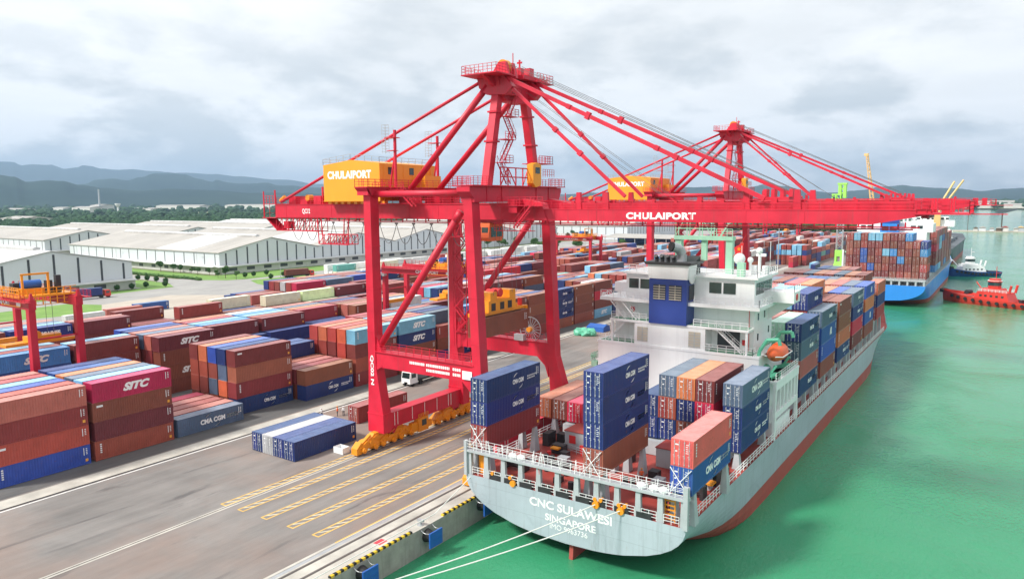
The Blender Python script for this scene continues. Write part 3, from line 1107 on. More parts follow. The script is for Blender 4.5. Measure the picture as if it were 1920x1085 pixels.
# ================================================================ SHIP-TO-SHORE CRANE
def build_crane():
    RED, YEL = M['crane_red'], M['yellow']
    YC = 89.2
    t = thing('quay_crane', (-15, YC, 0), 'large red quay crane with yellow machinery house, in front, working the grey ship', 'crane', 'red quay cranes')
    yn, yf = 79.35, 98.95          # leg centre planes
    # legs: landside straight with flared foot, waterside leaning outwards
    for yy in (yn, yf):
        h = 0.85
        b = MB()
        b.frustum((-25.7, -24.2, yy - h, yy + h, 13.0), (-25.75, -24.35, yy - h, yy + h, 38.6))
        b.frustum((-26.05, -22.9, yy - h, yy + h, 5.4), (-25.7, -24.2, yy - h, yy + h, 12.99))
        b.box(-26.1, -22.85, yy - h - 0.05, yy + h + 0.05, 2.5, 5.4)
        b.box(-26.15, -22.8, yy - h - 0.1, yy + h + 0.1, 5.3, 5.5)
        b.prism([(-24.25, 12.2), (-23.0, 12.9), (-23.0, 13.2), (-24.25, 13.2)], 'y', yy - h + 0.1, yy + h - 0.1)
        b.prism([(-24.25, 15.2), (-23.2, 15.2), (-24.25, 17.6)], 'y', yy - h + 0.3, yy + h - 0.3)
        for z in (18.2, 24.6, 31.0):
            b.box(-25.79, -24.2, yy - h - 0.04, yy + h + 0.04, z - 0.06, z + 0.06)
        b.build('leg', RED, t)
        b = MB()
        for z in (18.2, 24.6, 31.0):
            f = (z - 13) / 25.2
            b.box(-5.6 - 1.35 * f - 0.05, -4.2 - 1.3 * f + 0.05, yy - h - 0.04, yy + h + 0.04, z - 0.06, z + 0.06)
        b.frustum((-5.6, -4.2, yy - h, yy + h, 13.0), (-6.95, -5.5, yy - h, yy + h, 38.2))
        b.frustum((-5.0, -1.7, yy - h, yy + h, 5.4), (-5.6, -4.2, yy - h, yy + h, 12.99))
        b.box(-5.05, -1.65, yy - h - 0.05, yy + h + 0.05, 2.5, 5.4)
        b.prism([(-5.6, 9.6), (-6.2, 11.4), (-7.6, 12.7), (-7.6, 12.95), (-5.5, 12.95)], 'y', yy - h + 0.1, yy + h - 0.1)
        b.build('leg', RED, t)
        b = MB()                   # portal tie beam
        b.box(-24.3, -5.5, yy - 0.7, yy + 0.7, 12.75, 15.15)
        b.box(-24.3, -5.5, yy - 0.95, yy + 0.95, 15.1, 15.22)
        tie = b.build('portal_tie', RED, t)
        b = MB()
        b.rail([(-23.9, yy - 0.92, 15.2), (-5.9, yy - 0.92, 15.2)], 1.05, 1.5, 0.028)
        b.rail([(-23.9, yy + 0.92, 15.2), (-5.9, yy + 0.92, 15.2)], 1.05, 1.5, 0.028)
        b.build('handrail', RED, tie)
        b = MB()                   # diagonal brace
        b.tube((-24.3, yy, 15.4), (-8.2, yy, 35.9), 0.52, 12)
        b.tube((-8.9, yy, 35.0), (-8.0, yy, 36.2), 0.56, 12)
        b.build('diagonal_brace', RED, t, True)
        b = MB()                   # upper tube
        b.tube((-24.5, yy, 38.75), (-7.0, yy, 38.75), 0.46, 14)
        b.build('upper_tube', RED, t, True)
    # sill beams
    for x0, x1 in ((-25.4, -23.5), (-4.4, -2.5)):
        b = MB()
        b.box(x0, x1, yn + 0.9, yf - 0.9, 2.7, 5.1)
        b.box(x0 - 0.08, x1 + 0.08, yn + 0.9, yf - 0.9, 5.05, 5.16)
        b.prism([(yn + 0.9, 2.7), (yn + 0.9, 1.7), (yn + 2.3, 1.7), (yn + 3.2, 2.7)], 'x', x0 + 0.2, x1 - 0.2)
        b.prism([(yf - 0.9, 2.7), (yf - 3.2, 2.7), (yf - 2.3, 1.7), (yf - 0.9, 1.7)], 'x', x0 + 0.2, x1 - 0.2)
        s = b.build('sill_beam', RED, t)
        b = MB()
        for y in (yn + 2.2, yn + 2.9, yn + 6.3, yn + 9.3, yn + 12.4, yn + 15.4, yn + 16.1):
            b.box(x1 + 0.01, x1 + 0.06, y - 0.04, y + 0.04, 3.0, 5.1)
        b.build('conduit', M['letter'], s)
    # travelling bogies: equaliser beams, wheel boxes, wheels
    for xc in (-24.45, -3.4):
        for yc, sg in ((yn + 1.2, 1), (yf - 1.2, -1)):
            b = MB()
            b.prism([(yc - 4.4, 1.5), (yc - 3.4, 1.25), (yc + 3.4, 1.25), (yc + 4.4, 1.5), (yc + 3.0, 2.66), (yc - 3.0, 2.66)], 'x', xc - 0.5, xc + 0.5)
            b.box(xc - 0.42, xc + 0.42, yc - 5.2, yc + 5.2, 1.05, 1.6)
            b.box(xc + 0.42, xc + 0.62, yc - 4.0, yc + 4.0, 1.7, 2.2)
            for q in (-4.1, -0.1, 3.9):
                b.prism([(yc + q - 2.1, 1.2), (yc + q - 0.7, 1.95), (yc + q + 0.7, 1.95), (yc + q + 2.1, 1.2), (yc + q + 1.2, 0.85), (yc + q - 1.2, 0.85)], 'x', xc - 0.75, xc + 0.75)
                b.tube((xc + 0.5, yc + q, 1.55), (xc + 0.95, yc + q, 1.55), 0.26, 10)
                b.beam((xc + 0.75, yc + q - 1.6, 1.1), (xc + 0.75, yc + q + 1.3, 2.4), 0.08, 0.08)
                for w in (-1.2, 1.2):
                    b.box(xc - 0.5, xc + 0.5, yc + q + w - 0.85, yc + q + w + 0.85, 0.42, 1.12)
                    b.tube((xc + 0.5, yc + q + w - 0.2, 0.75), (xc + 1.05, yc + q + w - 0.2, 0.75), 0.42, 12)
                    b.tube((xc + 1.05, yc + q + w - 0.2, 0.75), (xc + 1.2, yc + q + w - 0.2, 0.75), 0.2, 10)
                    b.tube((xc + 0.5, yc + q + w + 0.5, 0.95), (xc + 0.8, yc + q + w + 0.5, 0.95), 0.22, 8)
            e = yc - sg * 6.0
            b.prism([(e - 0.75, 0.25), (e + 0.75, 0.25), (e + 0.75, 1.5), (e + 0.2, 2.0), (e - 0.75, 1.2)], 'x', xc - 0.6, xc + 0.6)
            b.beam((xc + 0.3, e + sg * 0.4, 1.6), (xc + 0.3, e + sg * 2.2, 2.6), 0.5, 0.35)
            bo = b.build('bogie', YEL, t)
            b = MB()
            for q in (-5.2, -3.0, -1.2, 1.0, 2.8, 5.0):
                b.tube((xc - 0.16, yc + q, 0.4), (xc + 0.16, yc + q, 0.4), 0.37, 14)
            b.build('wheels', M['dark'], bo)
        ym = (yn + yf) / 2 - 1.3
        b = MB()
        b.box(xc + 0.2, xc + 1.3, ym - 1.0, ym + 1.3, 0.5, 2.75)
        b.box(xc + 0.3, xc + 1.1, ym - 2.4, ym - 1.1, 0.7, 2.2)
        b.box(xc + 0.2, xc + 0.9, ym + 1.5, ym + 2.6, 0.7, 1.7)
        b.rail([(xc + 1.25, ym - 1.0, 2.75), (xc + 1.25, ym + 1.3, 2.75)], 0.7, 0.6, 0.03)
        cb = b.build('drive_cabinet', YEL, t)
        MB().box(xc + 1.3, xc + 1.34, ym - 0.3, ym + 0.8, 1.4, 2.4).build('window', M['glass'], cb)
    # top cross beams along Y with walkway
    b = MB()
    b.box(-26.2, -24.0, 77.7, 100.7, 38.6, 39.75)
    b.prism([(77.7, 39.7), (77.2, 39.7), (78.2, 38.65), (78.4, 38.65)], 'x', -26.2, -24.0)
    b.box(-26.5, -23.7, 77.4, 101.0, 39.72, 39.85)
    lb = b.build('cross_beam', RED, t)
    b = MB()
    for x in (-26.45, -23.75):
        b.rail([(x, 77.5, 39.85), (x, 100.9, 39.85)], 1.1, 1.5, 0.028)
    b.rail([(-26.45, 77.5, 39.85), (-23.75, 77.5, 39.85)], 1.1, 1.0, 0.028)
    b.build('handrail', RED, lb)
    b = MB()
    b.box(-7.3, -5.1, 78.6, 100.0, 37.5, 39.7)
    b.prism([(78.6, 39.6), (77.6, 39.6), (77.6, 38.9), (78.6, 38.0)], 'x', -7.3, -5.1)
    b.prism([(100.0, 39.6), (101.3, 39.6), (101.3, 39.0), (100.6, 37.6), (100.0, 37.5)], 'x', -7.3, -5.1)
    b.box(-8.0, -4.4, 77.5, 101.4, 39.66, 39.8)
    for y in (81.5, 85, 94, 97.5):
        b.box(-5.1, -5.0, y - 0.08, y + 0.08, 37.5, 39.7)
    wb = b.build('cross_beam', RED, t)
    b = MB()
    for x in (-7.95, -4.45):
        b.rail([(x, 77.6, 39.8), (x, 81.6, 39.8)], 1.15, 0.9, 0.03, rails=4)
        b.rail([(x, 96.5, 39.8), (x, 101.3, 39.8)], 1.15, 0.9, 0.03, rails=4)
    b.rail([(-7.95, 77.6, 39.8), (-4.45, 77.6, 39.8)], 1.15, 0.9, 0.03, rails=4)
    b.rail([(-7.95, 101.3, 39.8), (-4.45, 101.3, 39.8)], 1.15, 0.9, 0.03, rails=4)
    b.build('handrail', RED, wb)
    # twin girders: landside deep, boom shallower with set-back top chord
    for s_ in (-1, 1):
        ya, yb = YC + s_ * 3.1, YC + s_ * 4.3
        lo, hi = min(ya, yb), max(ya, yb)
        b = MB()
        b.box(-54.3, -1.0, lo, hi, 35.0, 37.25)
        b.box(-54.3, -1.0, lo - 0.12, hi + 0.12, 37.2, 37.32)
        for x in np.arange(-51.5, -2, 5.8):
            b.box(x - 0.05, x + 0.05, lo - 0.03, hi + 0.03, 35.0, 37.2)
        b.build('girder', RED, t)
        b = MB()
        b.prism([(-0.6, 34.95), (42.2, 34.95), (47.6, 36.0), (47.6, 36.45), (-0.6, 36.45)], 'y', lo, hi)
        b.box(-0.6, 47.6, lo - 0.05, hi + 0.05, 36.42, 36.52)
        for x in np.arange(3.5, 42, 6.4):
            b.box(x - 0.05, x + 0.05, lo - 0.03, hi + 0.03, 34.96, 36.42)
        inner = (lo + 0.55, hi) if s_ < 0 else (lo, hi - 0.55)
        b.box(4.0, 46.0, inner[0], inner[1], 36.5, 37.3)
        b.build('boom', RED, t)
        b = MB()
        yr = lo + 0.05 if s_ < 0 else hi - 0.05
        b.rail([(-0.4, yr, 36.5), (47.4, yr, 36.5)], 1.1, 1.7, 0.026)
        b.rail([(-54.0, yr, 37.3), (-42.0, yr, 37.3)], 1.1, 1.5, 0.026)
        b.rail([(-26.0, yr, 37.3), (-8.5, yr, 37.3)], 1.1, 1.5, 0.026)
        b.build('handrail', RED, t)
        b = MB()                   # trolley rail and festoon track below the girder
        b.box(-50, 46, ya - 0.1, ya + 0.1, 34.35, 34.5)
        for x in np.arange(-49, 46, 2.4):
            b.box(x - 0.08, x + 0.08, ya - 0.06, ya + 0.06, 34.5, 35.0)
        b.build('track', RED, t)
    b = MB()
    for x in (-54.0, -48, -42, -8, 2, 12, 22, 32, 42, 47):
        b.box(x - 0.35, x + 0.35, YC - 3.1, YC + 3.1, 35.6, 36.4)
    b.build('cross_tie', RED, t)
    b = MB()                       # boom hinge and upper boom fittings
    for y in (YC - 3.7, YC + 3.7):
        b.prism([(-3.0, 35.0), (2.5, 35.0), (1.6, 37.3), (-1.6, 37.9), (-3.0, 37.4)], 'y', y - 0.75, y + 0.75)
        for x in (7.0, 11.0, 29.0, 34.6):
            b.prism([(x - 0.45, 36.5), (x + 0.45, 36.5), (x + 0.25, 38.7), (x - 0.3, 38.7)], 'y', y - 0.22, y + 0.22)
    b.box(30.5, 33.5, YC - 3.0, YC + 3.0, 37.3, 37.9)
    for x in (30.5, 31.4, 32.4, 33.4):
        b.box(x, x + 0.4, YC - 2.6, YC - 1.4, 37.9, 38.8)
    b.build('hinge_bracket', RED, t)
    b = MB()
    for x in np.arange(5.5, 45, 2.9):
        b.box(x, x + rnd.uniform(0.3, 0.9), YC - 3.2, YC - 2.6, 37.3, 37.3 + rnd.uniform(0.2, 0.8))
    b.path([(4.5, YC - 3.0, 37.45), (45.5, YC - 3.0, 37.45)], 0.06)
    b.build('boom_equipment', M['rtg_red'], t)
    b = MB()                       # tip platform
    b.box(46.2, 51.0, YC - 4.5, YC + 4.5, 36.0, 36.15)
    for x in (46.8, 48.5):
        for y in (YC - 3.6, YC + 3.6, YC):
            b.box(x, x + 0.7, y - 0.4, y + 0.4, 36.15, 37.6)
    b.rail([(46.3, YC - 4.4, 36.15), (50.9, YC - 4.4, 36.15), (50.9, YC + 4.4, 36.15), (46.3, YC + 4.4, 36.15)], 1.2, 1.0, 0.03)
    b.box(50.9, 54.0, YC - 0.3, YC + 0.3, 35.95, 36.05)
    b.build('tip_platform', RED, t)
    # access ladder tower at boom hinge
    b = MB()
    b.box(-4.6, 2.8, 83.2, 84.6, 36.95, 37.05)
    b.rail([(-4.6, 83.2, 37.05), (2.8, 83.2, 37.05)], 1.1, 0.9, 0.03)
    b.stair((-1.8, 83.4, 34.0), (1.0, 83.4, 37.0))
    b.box(-2.9, -1.5, 83.4, 84.8, 36.0, 37.9)
    b.box(-5.0, 1.0, 83.0, 84.2, 33.55, 33.62)
    b.rail([(-5.0, 83.0, 33.62), (1.0, 83.0, 33.62)], 1.0, 0.9, 0.028)
    b.build('access_platform', RED, t)
    # machinery house
    hx0, hx1, hy0, hy1, hz = -39.6, -26.9, 83.2, 96.6, 37.75
    xm = (hx0 + hx1) / 2
    b = MB()
    b.prism([(hx0, hz), (hx1, hz), (hx1, 43.55), (xm, 44.25), (hx0, 43.6)], 'y', hy0, hy1)
    for y in np.arange(hy0 + 1, hy1, 2.2):
        b.box(hx1, hx1 + 0.06, y - 0.06, y + 0.06, hz, 43.4)
    b.box(hx1, hx1 + 1.6, 92.0, 96.0, hz + 0.8, 41.8)
    mh = b.build('machinery_house', M['house_yellow'], t)
    b = MB()
    b.rail([(hx1, hy0, 43.55), (xm, hy0, 44.25), (hx0, hy0, 43.6), (hx0, hy1, 43.6), (hx1, hy1, 43.55), (hx1, hy0, 43.55)], 0.95, 1.6, 0.028, rails=2)
    b.build('roof_handrail', M['steel'], mh)
    for y in (85.6, 90.5):
        MB().box(hx1 + 0.01, hx1 + 0.08, y - 0.5, y + 0.5, 41.9, 43.0).build('window', M['glass'], mh)
    b = MB()
    for x in np.arange(hx0 + 0.6, hx1, 1.5):
        b.box(x, x + 0.7, hy0 + 0.3, hy0 + 1.1, 37.32, 37.74)
    b.box(hx0, hx1, hy0 - 0.1, hy0 + 0.02, hz - 0.05, hz + 0.12)
    b.build('base_frame', M['yellow'], mh)
    lettering('CHULAIPORT', 9.9, 1.28, '-Y', (xm - 0.4, hy0 - 0.02, 41.95), mh, 0, 0.05, space=1.08)
    b = MB()                       # platform beside the house
    b.box(hx1, -20.5, 81.6, 83.4, 39.3, 39.4)
    b.rail([(hx1, 81.6, 39.4), (-20.5, 81.6, 39.4)], 1.1, 1.2, 0.03)
    b.box(hx1 + 0.2, -20.5, 83.0, 97, 37.3, 37.4)
    b.rail([(-20.6, 83.0, 37.4), (-20.6, 97.0, 37.4)], 1.1, 1.2, 0.03)
    b.box(-25.5, -22.5, 86.0, 88.0, 37.4, 38.9)
    b.box(-24.5, -21.5, 91.0, 93.5, 37.4, 39.1)
    b.stair((-19.0, 82.2, 36.9), (-22.0, 82.2, 39.35))
    b.build('service_platform', RED, t)
    # two maintenance masts with caged ladders
    for (x, y) in ((-23.8, 83.5), (-25.6, 95.6)):
        b = MB()
        b.tube((x, y, 39.8), (x, y, 48.4), 0.24, 8)
        b.tube((x - 1.2, y, 39.8), (x, y, 45.2), 0.14, 8)
        b.box(x - 1.5, x + 0.4, y - 0.7, y + 0.7, 47.2, 47.3)
        b.box(x - 1.3, x + 0.2, y - 0.5, y + 0.5, 45.3, 45.38)
        mm = b.build('maintenance_mast', RED, t)
        b = MB()
        for dx in (-1.6, -2.3):
            for dy in (-0.4, 0.4):
                b.beam((x + dx, y + dy, 45.0), (x + dx, y + dy, 49.3), 0.04, 0.04)
        for z in np.arange(45.2, 49.4, 0.45):
            for a_, c_ in (((-1.6, -0.4), (-2.3, -0.4)), ((-2.3, -0.4), (-2.3, 0.4)), ((-2.3, 0.4), (-1.6, 0.4)), ((-1.6, 0.4), (-1.6, -0.4))):
                b.beam((x + a_[0], y + a_[1], z), (x + c_[0], y + c_[1], z), 0.035, 0.035)
        b.build('ladder_cage', M['grey'], mm)
    # A-frame
    b = MB()
    for (y0, y1, r0) in ((82.9, 86.0, 0.72), (95.5, 92.6, 0.72)):
        b = MB()
        b.beam((-6.2, y0, 39.7), (-6.3, y1, 53.4), 1.15, 1.15, 0, (1, 0, 0))
        for f in (0.45, 0.75):
            p = Vector((-6.2, y0, 39.7)).lerp(Vector((-6.3, y1, 53.4)), f)
            b.box(p.x - 0.8, p.x + 0.8, p.y - 0.8, p.y + 0.8, p.z - 0.12, p.z + 0.12)
        b.build('apex_leg', RED, t)
    b = MB()                       # apex head
    b.prism([(84.6, 54.7), (93.9, 54.7), (93.2, 52.6), (91.8, 51.6), (86.7, 51.6), (85.2, 52.6)], 'x', -7.2, -5.3)
    b.prism([(-9.2, 54.7), (-4.6, 54.7), (-3.2, 53.2), (-4.4, 52.2), (-7.6, 52.4), (-8.9, 53.4)], 'y', 85.0, 86.1)
    b.prism([(-9.2, 54.7), (-4.6, 54.7), (-3.2, 53.2), (-4.4, 52.2), (-7.6, 52.4), (-8.9, 53.4)], 'y', 92.2, 93.3)
    b.box(-9.6, -3.6, 81.8, 86.4, 54.7, 54.85)
    b.box(-9.6, -3.6, 92.0, 96.6, 54.7, 54.85)
    b.prism([(82.0, 54.7), (85.0, 54.7), (85.0, 53.4)], 'x', -6.6, -6.0)
    b.prism([(93.2, 54.7), (96.4, 54.7), (93.2, 53.4)], 'x', -6.6, -6.0)
    b.prism([(-8.0, 54.8), (-4.6, 54.8), (-5.2, 56.9), (-6.4, 56.9)], 'y', 86.2, 86.8)
    b.prism([(-8.0, 54.8), (-4.6, 54.8), (-5.2, 56.9), (-6.4, 56.9)], 'y', 88.0, 88.6)
    b.box(-8.6, -4.2, 89.4, 95.6, 54.85, 55.4)
    b.box(-7.0, -5.4, 90.4, 91.2, 55.4, 56.6)
    b.box(-7.0, -5.4, 92.8, 93.9, 55.4, 56.9)
    ah = b.build('apex_head', RED, t)
    b = MB()
    b.rail([(-9.5, 81.9, 54.85), (-3.7, 81.9, 54.85), (-3.7, 86.3, 54.85)], 1.15, 0.7, 0.03)
    b.rail([(-9.5, 86.3, 54.85), (-9.5, 81.9, 54.85)], 1.15, 0.7, 0.03)
    b.rail([(-3.7, 92.1, 54.85), (-3.7, 96.5, 54.85), (-9.5, 96.5, 54.85), (-9.5, 92.1, 54.85)], 1.15, 0.9, 0.03)
    b.beam((-6.2, 89.6, 55.4), (-6.2, 89.6, 58.6), 0.1, 0.1)
    b.beam((-6.2, 91.3, 55.4), (-6.2, 91.3, 57.9), 0.2, 0.2)
    b.beam((-6.6, 91.3, 57.5), (-5.8, 91.3, 57.5), 0.2, 0.25)
    b.beam((-6.2, 96.0, 55.0), (-5.4, 96.9, 56.0), 0.16, 0.16)
    b.build('handrail', RED, ah)
    b = MB()
    b.tube((-6.2, 86.9, 56.4), (-6.2, 87.9, 56.4), 0.95, 18)
    b.build('sheave', M['yellow'], ah, False)
    # back braces, backstays, forestays
    for (y, y2, xb, xo, xi, zt) in ((85.4, 84.8, -22.0, 31.2, 14.0, 54.5), (93.0, 93.6, -23.8, 33.2, 12.4, 54.6)):
        MB().tube((-7.6, y, 53.7), (xb, y2, 39.5), 0.46, 12).build('back_brace', RED, t, True)
        MB().tube((-8.3, y, 54.5), (-52.6, y2, 37.7), 0.25, 8).build('backstay', RED, t, True)
        o0, o1 = (-4.4, y, zt), (xo, y2, 37.7)
        i0, i1 = (-3.4, y, 52.9), (xi, y2, 38.1)
        MB().beam(o0, o1, 0.32, 0.50).build('forestay', RED, t)
        MB().beam(i0, i1, 0.30, 0.42).build('forestay', RED, t)
        b = MB()
        for (p0, p1, fs) in ((o0, o1, (0.28, 0.36, 0.63, 0.7)), (i0, i1, (0.4, 0.62))):
            for f in fs:
                c = Vector(p0).lerp(Vector(p1), f)
                d = (Vector(p1) - Vector(p0)).normalized()
                b.beam(c - d * 0.3, c + d * 0.3, 0.5, 0.95 if f == 0.36 else 0.62)
        b.build('stay_joint', RED, t)
    b = MB()                       # boom hoist ropes
    for y, dz in ((86.4, 0.0), (87.2, 0.25), (91.2, 0.0), (92.0, 0.25)):
        b.tube((-5.6, 87.4 if y < 89 else 91.0, 56.6 + dz), (33.2, y, 38.6), 0.035, 5)
        b.tube((-5.0, y, 53.2), (18.5 if y < 89 else 17.5, y, 38.0), 0.025, 5)
    b.build('hoist_ropes', M['wire'], t)
    # stairs zigzagging up the near apex leg
    b = MB()
    zs = [40.0, 43.2, 46.4, 49.4]
    for i, z in enumerate(zs):
        f = (z - 39.7) / 13.7
        yb = 82.9 + 3.1 * f + 1.0
        b.box(-5.6, -4.2, yb, yb + 2.6, z + 2.9, z + 2.98)
        b.rail([(-4.2, yb, z + 2.98), (-4.2, yb + 2.6, z + 2.98), (-5.5, yb + 2.6, z + 2.98)], 1.0, 0.9, 0.028)
        a_ = (-4.9, yb + (2.4 if i % 2 == 0 else 0.2), z)
        c_ = (-4.9, yb + (0.2 if i % 2 == 0 else 2.4), z + 2.95)
        b.stair(a_, c_, 0.7, 0, 'x')
    b.build('stairway', RED, t)
    # frames and rope platform between apex legs, yellow hoist cabin
    b = MB()
    for y in (84.6, 86.4, 88.4, 90.2, 91.6):
        b.beam((-5.0, y, 39.8), (-5.0, y, 42.3), 0.14, 0.14)
    for z in (41.0, 42.3):
        b.beam((-5.0, 84.6, z), (-5.0, 91.6, z), 0.16, 0.16)
    b.beam((-5.0, 84.6, 39.8), (-5.0, 86.4, 42.3), 0.12, 0.12)
    b.beam((-5.0, 86.4, 42.3), (-5.0, 88.4, 39.8), 0.12, 0.12)
    b.beam((-5.0, 90.2, 39.8), (-5.0, 91.6, 42.3), 0.12, 0.12)
    b.rail([(-4.4, 93.8, 43.2), (-4.4, 97.6, 43.2), (-7.0, 97.6, 43.2)], 1.1, 0.7, 0.03)
    b.box(-7.4, -4.3, 93.6, 97.7, 43.1, 43.2)
    b.rail([(-4.4, 94.8, 41.2), (-4.4, 98.0, 41.2)], 1.1, 0.7, 0.03)
    b.build('rope_frame', RED, t)
    b = MB()
    b.prism([(91.3, 40.2), (92.0, 39.6), (93.5, 39.9), (93.5, 42.9), (92.4, 43.2), (91.3, 42.9)], 'x', -5.0, -3.9)
    cb = b.build('check_cabin', M['house_yellow'], t)
    MB().box(-3.9, -3.86, 91.9, 93.1, 41.6, 42.5).build('window', M['glass'], cb)
    b = MB()
    # trolley with driver's cab
    b.box(-12.5, -5.5, YC - 3.4, YC + 3.4, 34.55, 34.95)
    b.box(-11.5, -6.5, YC - 2.5, YC + 2.5, 34.95, 35.6)
    b.build('trolley', RED, t)
    b = MB()
    b.prism([(84.9, 32.4), (85.4, 31.9), (88.2, 31.9), (88.6, 32.6), (88.4, 34.5), (85.2, 34.5)], 'x', -10.2, -7.4)
    cab = b.build('driver_cab', M['orange'], t)
    b = MB()
    b.box(-7.4, -7.36, 85.5, 86.7, 32.5, 33.9)
    b.box(-7.4, -7.36, 86.95, 88.2, 32.5, 33.9)
    b.box(-10.0, -8.9, 85.0, 85.15, 32.6, 33.9)
    b.box(-8.7, -7.6, 85.0, 85.15, 32.6, 33.9)
    b.build('window', M['glass'], cab)
    # festoon loops hanging below the girder
    xs = [-51.5 + 3.62 * i for i in range(12)]
    for i in range(len(xs) - 1):
        a_, c_ = xs[i], xs[i + 1]
        pts = []
        for k in range(11):
            f = k / 10
            pts.append((a_ + (c_ - a_) * f, YC - 3.3, 34.15 - 3.1 * (1 - (2 * f - 1) ** 2)))
        b = MB()
        b.path(pts, 0.055, 5)
        b.tube((a_ - 0.25, YC - 3.3, 34.2), (a_ + 0.25, YC - 3.3, 34.2), 0.13, 6)
        b.build('festoon_loop', M['wire'], t)
    b = MB()                       # cable bundle at the leg
    for k in range(7):
        x = -12.8 + 0.55 * k
        pts = [(x + 0.18 * math.sin(3 * f + k), YC - 3.3, 34.2 - f * (2.8 + (k % 3) * 0.9)) for f in np.linspace(0, 1, 6)]
        b.path(pts + [(x + 0.4, YC - 3.3, 34.2)], 0.06, 5)
    b.build('cable_bundle', M['grey'], t)
    # trussed service platforms under the back end
    b = MB()
    def truss(x0, x1, z0, z1, ya, yb, n, m=0):
        for y in (ya, yb):
            b.beam((x0, y, z0), (x1, y, z0), 0.14, 0.14)
            b.beam((x0, y, z1), (x1, y, z1), 0.14, 0.14)
            for i in range(n + 1):
                x = x0 + (x1 - x0) * i / n
                b.beam((x, y, z0), (x, y, z1), 0.1, 0.1)
                if i < n:
                    b.beam((x, y, z0), (x + (x1 - x0) / n, y, z1), 0.08, 0.08)
        b.box(x0, x1, ya, yb, z0 - 0.04, z0 + 0.04)
    truss(-54.5, -43.5, 32.7, 34.9, YC - 4.1, YC - 2.0, 7)
    b.prism([(-57.5, 34.85), (-54.4, 32.6), (-54.4, 32.8), (-57.2, 34.95)], 'y', YC - 4.1, YC - 2.0)
    truss(-43.5, -36.2, 30.6, 32.2, YC - 4.1, YC - 2.0, 5)
    for x in (-43.4, -42.4, -37.4, -36.4):
        b.beam((x, YC - 4.1, 30.6), (x - 0.3 if x < -40 else x + 0.3, YC - 4.1, 34.9), 0.14, 0.14)
    b.box(-52.8, -51.4, YC - 3.9, YC - 2.6, 33.0, 34.3)
    truss(-14.8, -12.6, 32.4, 34.4, YC - 4.1, YC - 2.5, 2)
    b.build('hanging_platform', RED, t)
    b = MB()                       # back-end platform and boom latch gear
    b.box(-57.6, -53.9, YC - 4.5, YC + 4.5, 37.3, 37.4)
    b.box(-57.8, -54.0, YC - 4.6, YC + 4.6, 34.85, 34.95)
    b.rail([(-57.5, YC - 4.4, 34.95), (-57.5, YC + 4.4, 34.95)], 2.4, 1.2, 0.03)
    b.rail([(-57.5, YC - 4.4, 37.4), (-54, YC - 4.4, 37.4)], 1.4, 0.9, 0.035)
    b.beam((-57.4, YC - 4.4, 34.9), (-57.4, YC - 4.4, 39.6), 0.16, 0.16)
    b.beam((-54.2, YC - 4.4, 37.4), (-54.2, YC - 4.4, 39.8), 0.2, 0.2)
    for x in (-51.5, -48.5, -45.0):
        b.box(x, x + 1.8, YC - 3.6, YC - 1.5, 37.3, 38.7)
    b.beam((-42.2, YC - 4.0, 37.3), (-42.2, YC - 4.0, 40.2), 0.24, 0.24)
    b.build('back_platform', RED, t)
    b = MB()
    b.tube((-53.2, YC - 4.0, 37.9), (-52.0, YC - 4.0, 38.6), 0.35, 8)
    b.tube((-46.5, YC - 3.7, 38.4), (-46.5, YC - 2.7, 38.4), 0.55, 10)
    b.build('sheave', M['yellow'], t)
    # cable reel on the far tie
    b = MB()
    cx, cz, yy = -9.2, 17.0, yf - 0.4
    for k in range(20):
        a = 2 * math.pi * k / 20
        a2 = 2 * math.pi * (k + 1) / 20
        b.beam((cx, yy, cz), (cx + 2.0 * math.cos(a), yy, cz + 2.0 * math.sin(a)), 0.07, 0.07, 0, (0, 1, 0))
        b.beam((cx + 2.0 * math.cos(a), yy, cz + 2.0 * math.sin(a)), (cx + 2.0 * math.cos(a2), yy, cz + 2.0 * math.sin(a2)), 0.12, 0.1, 0, (0, 1, 0))
    rl_ = b.build('cable_reel', M['steel'], t)
    MB().tube((cx, yy - 0.6, cz), (cx, yy + 0.3, cz), 0.42, 10).build('hub', M['yellow'], rl_)
    MB().box(cx - 2.4, cx - 0.6, yy - 1.2, yy - 0.3, 15.2, 16.2).build('motor_box', M['steel'], rl_)
    # stair tower beside the far landside leg
    b = MB()
    for i in range(9):
        z = 15.2 + i * 2.2
        fx = -23.6 if i % 2 == 0 else -21.4
        b.stair((fx, yf - 1.6, z), (-45.0 - fx, yf - 1.6, z + 2.2), 0.7)
        b.box(-24.0 if i % 2 else -21.5, -23.4 if i % 2 else -20.9, yf - 2.0, yf - 1.2, z + 2.15, z + 2.22)
    for x in (-23.9, -21.0):
        b.beam((x, yf - 1.9, 13), (x, yf - 1.9, 35), 0.12, 0.12)
    b.build('stair_tower', RED, t)
    # letters
    lettering('CHULAIPORT', 9.1, 0.86, '-Y', (18.65, YC - 4.32, 35.70), t, 0, 0.05, space=1.08)
    lettering('QC02', 2.0, 0.95, '-Y', (-46.2, YC - 4.32, 36.05), t, 0, 0.02)
    lettering('QC02 N', 4.6, 0.75, '-Y', (-24.95, yn - 0.9, 12.2), t, 0, 0.035, roll=-math.pi / 2)
    b = MB()                       # small print on the tie (too small to read)
    for z, x0, x1 in ((14.25, -17.4, -14.5), (14.25, -14.2, -9.9), (13.5, -14.2, -9.9), (14.25, -9.3, -7.9), (13.5, -9.3, -7.9)):
        x = x0
        while x < x1:
            w = rnd.uniform(0.16, 0.34)
            b.box(x, min(x + w, x1), yn - 0.715, yn - 0.70, z - 0.2, z + 0.2)
            x += w + 0.09
    b.build('small_print', M['letter'], t)
    MB().box(-7.4, -5.7, yn - 0.99, yn - 0.96, 13.15, 14.35).build('notice_board', M['white'], t)
    return t


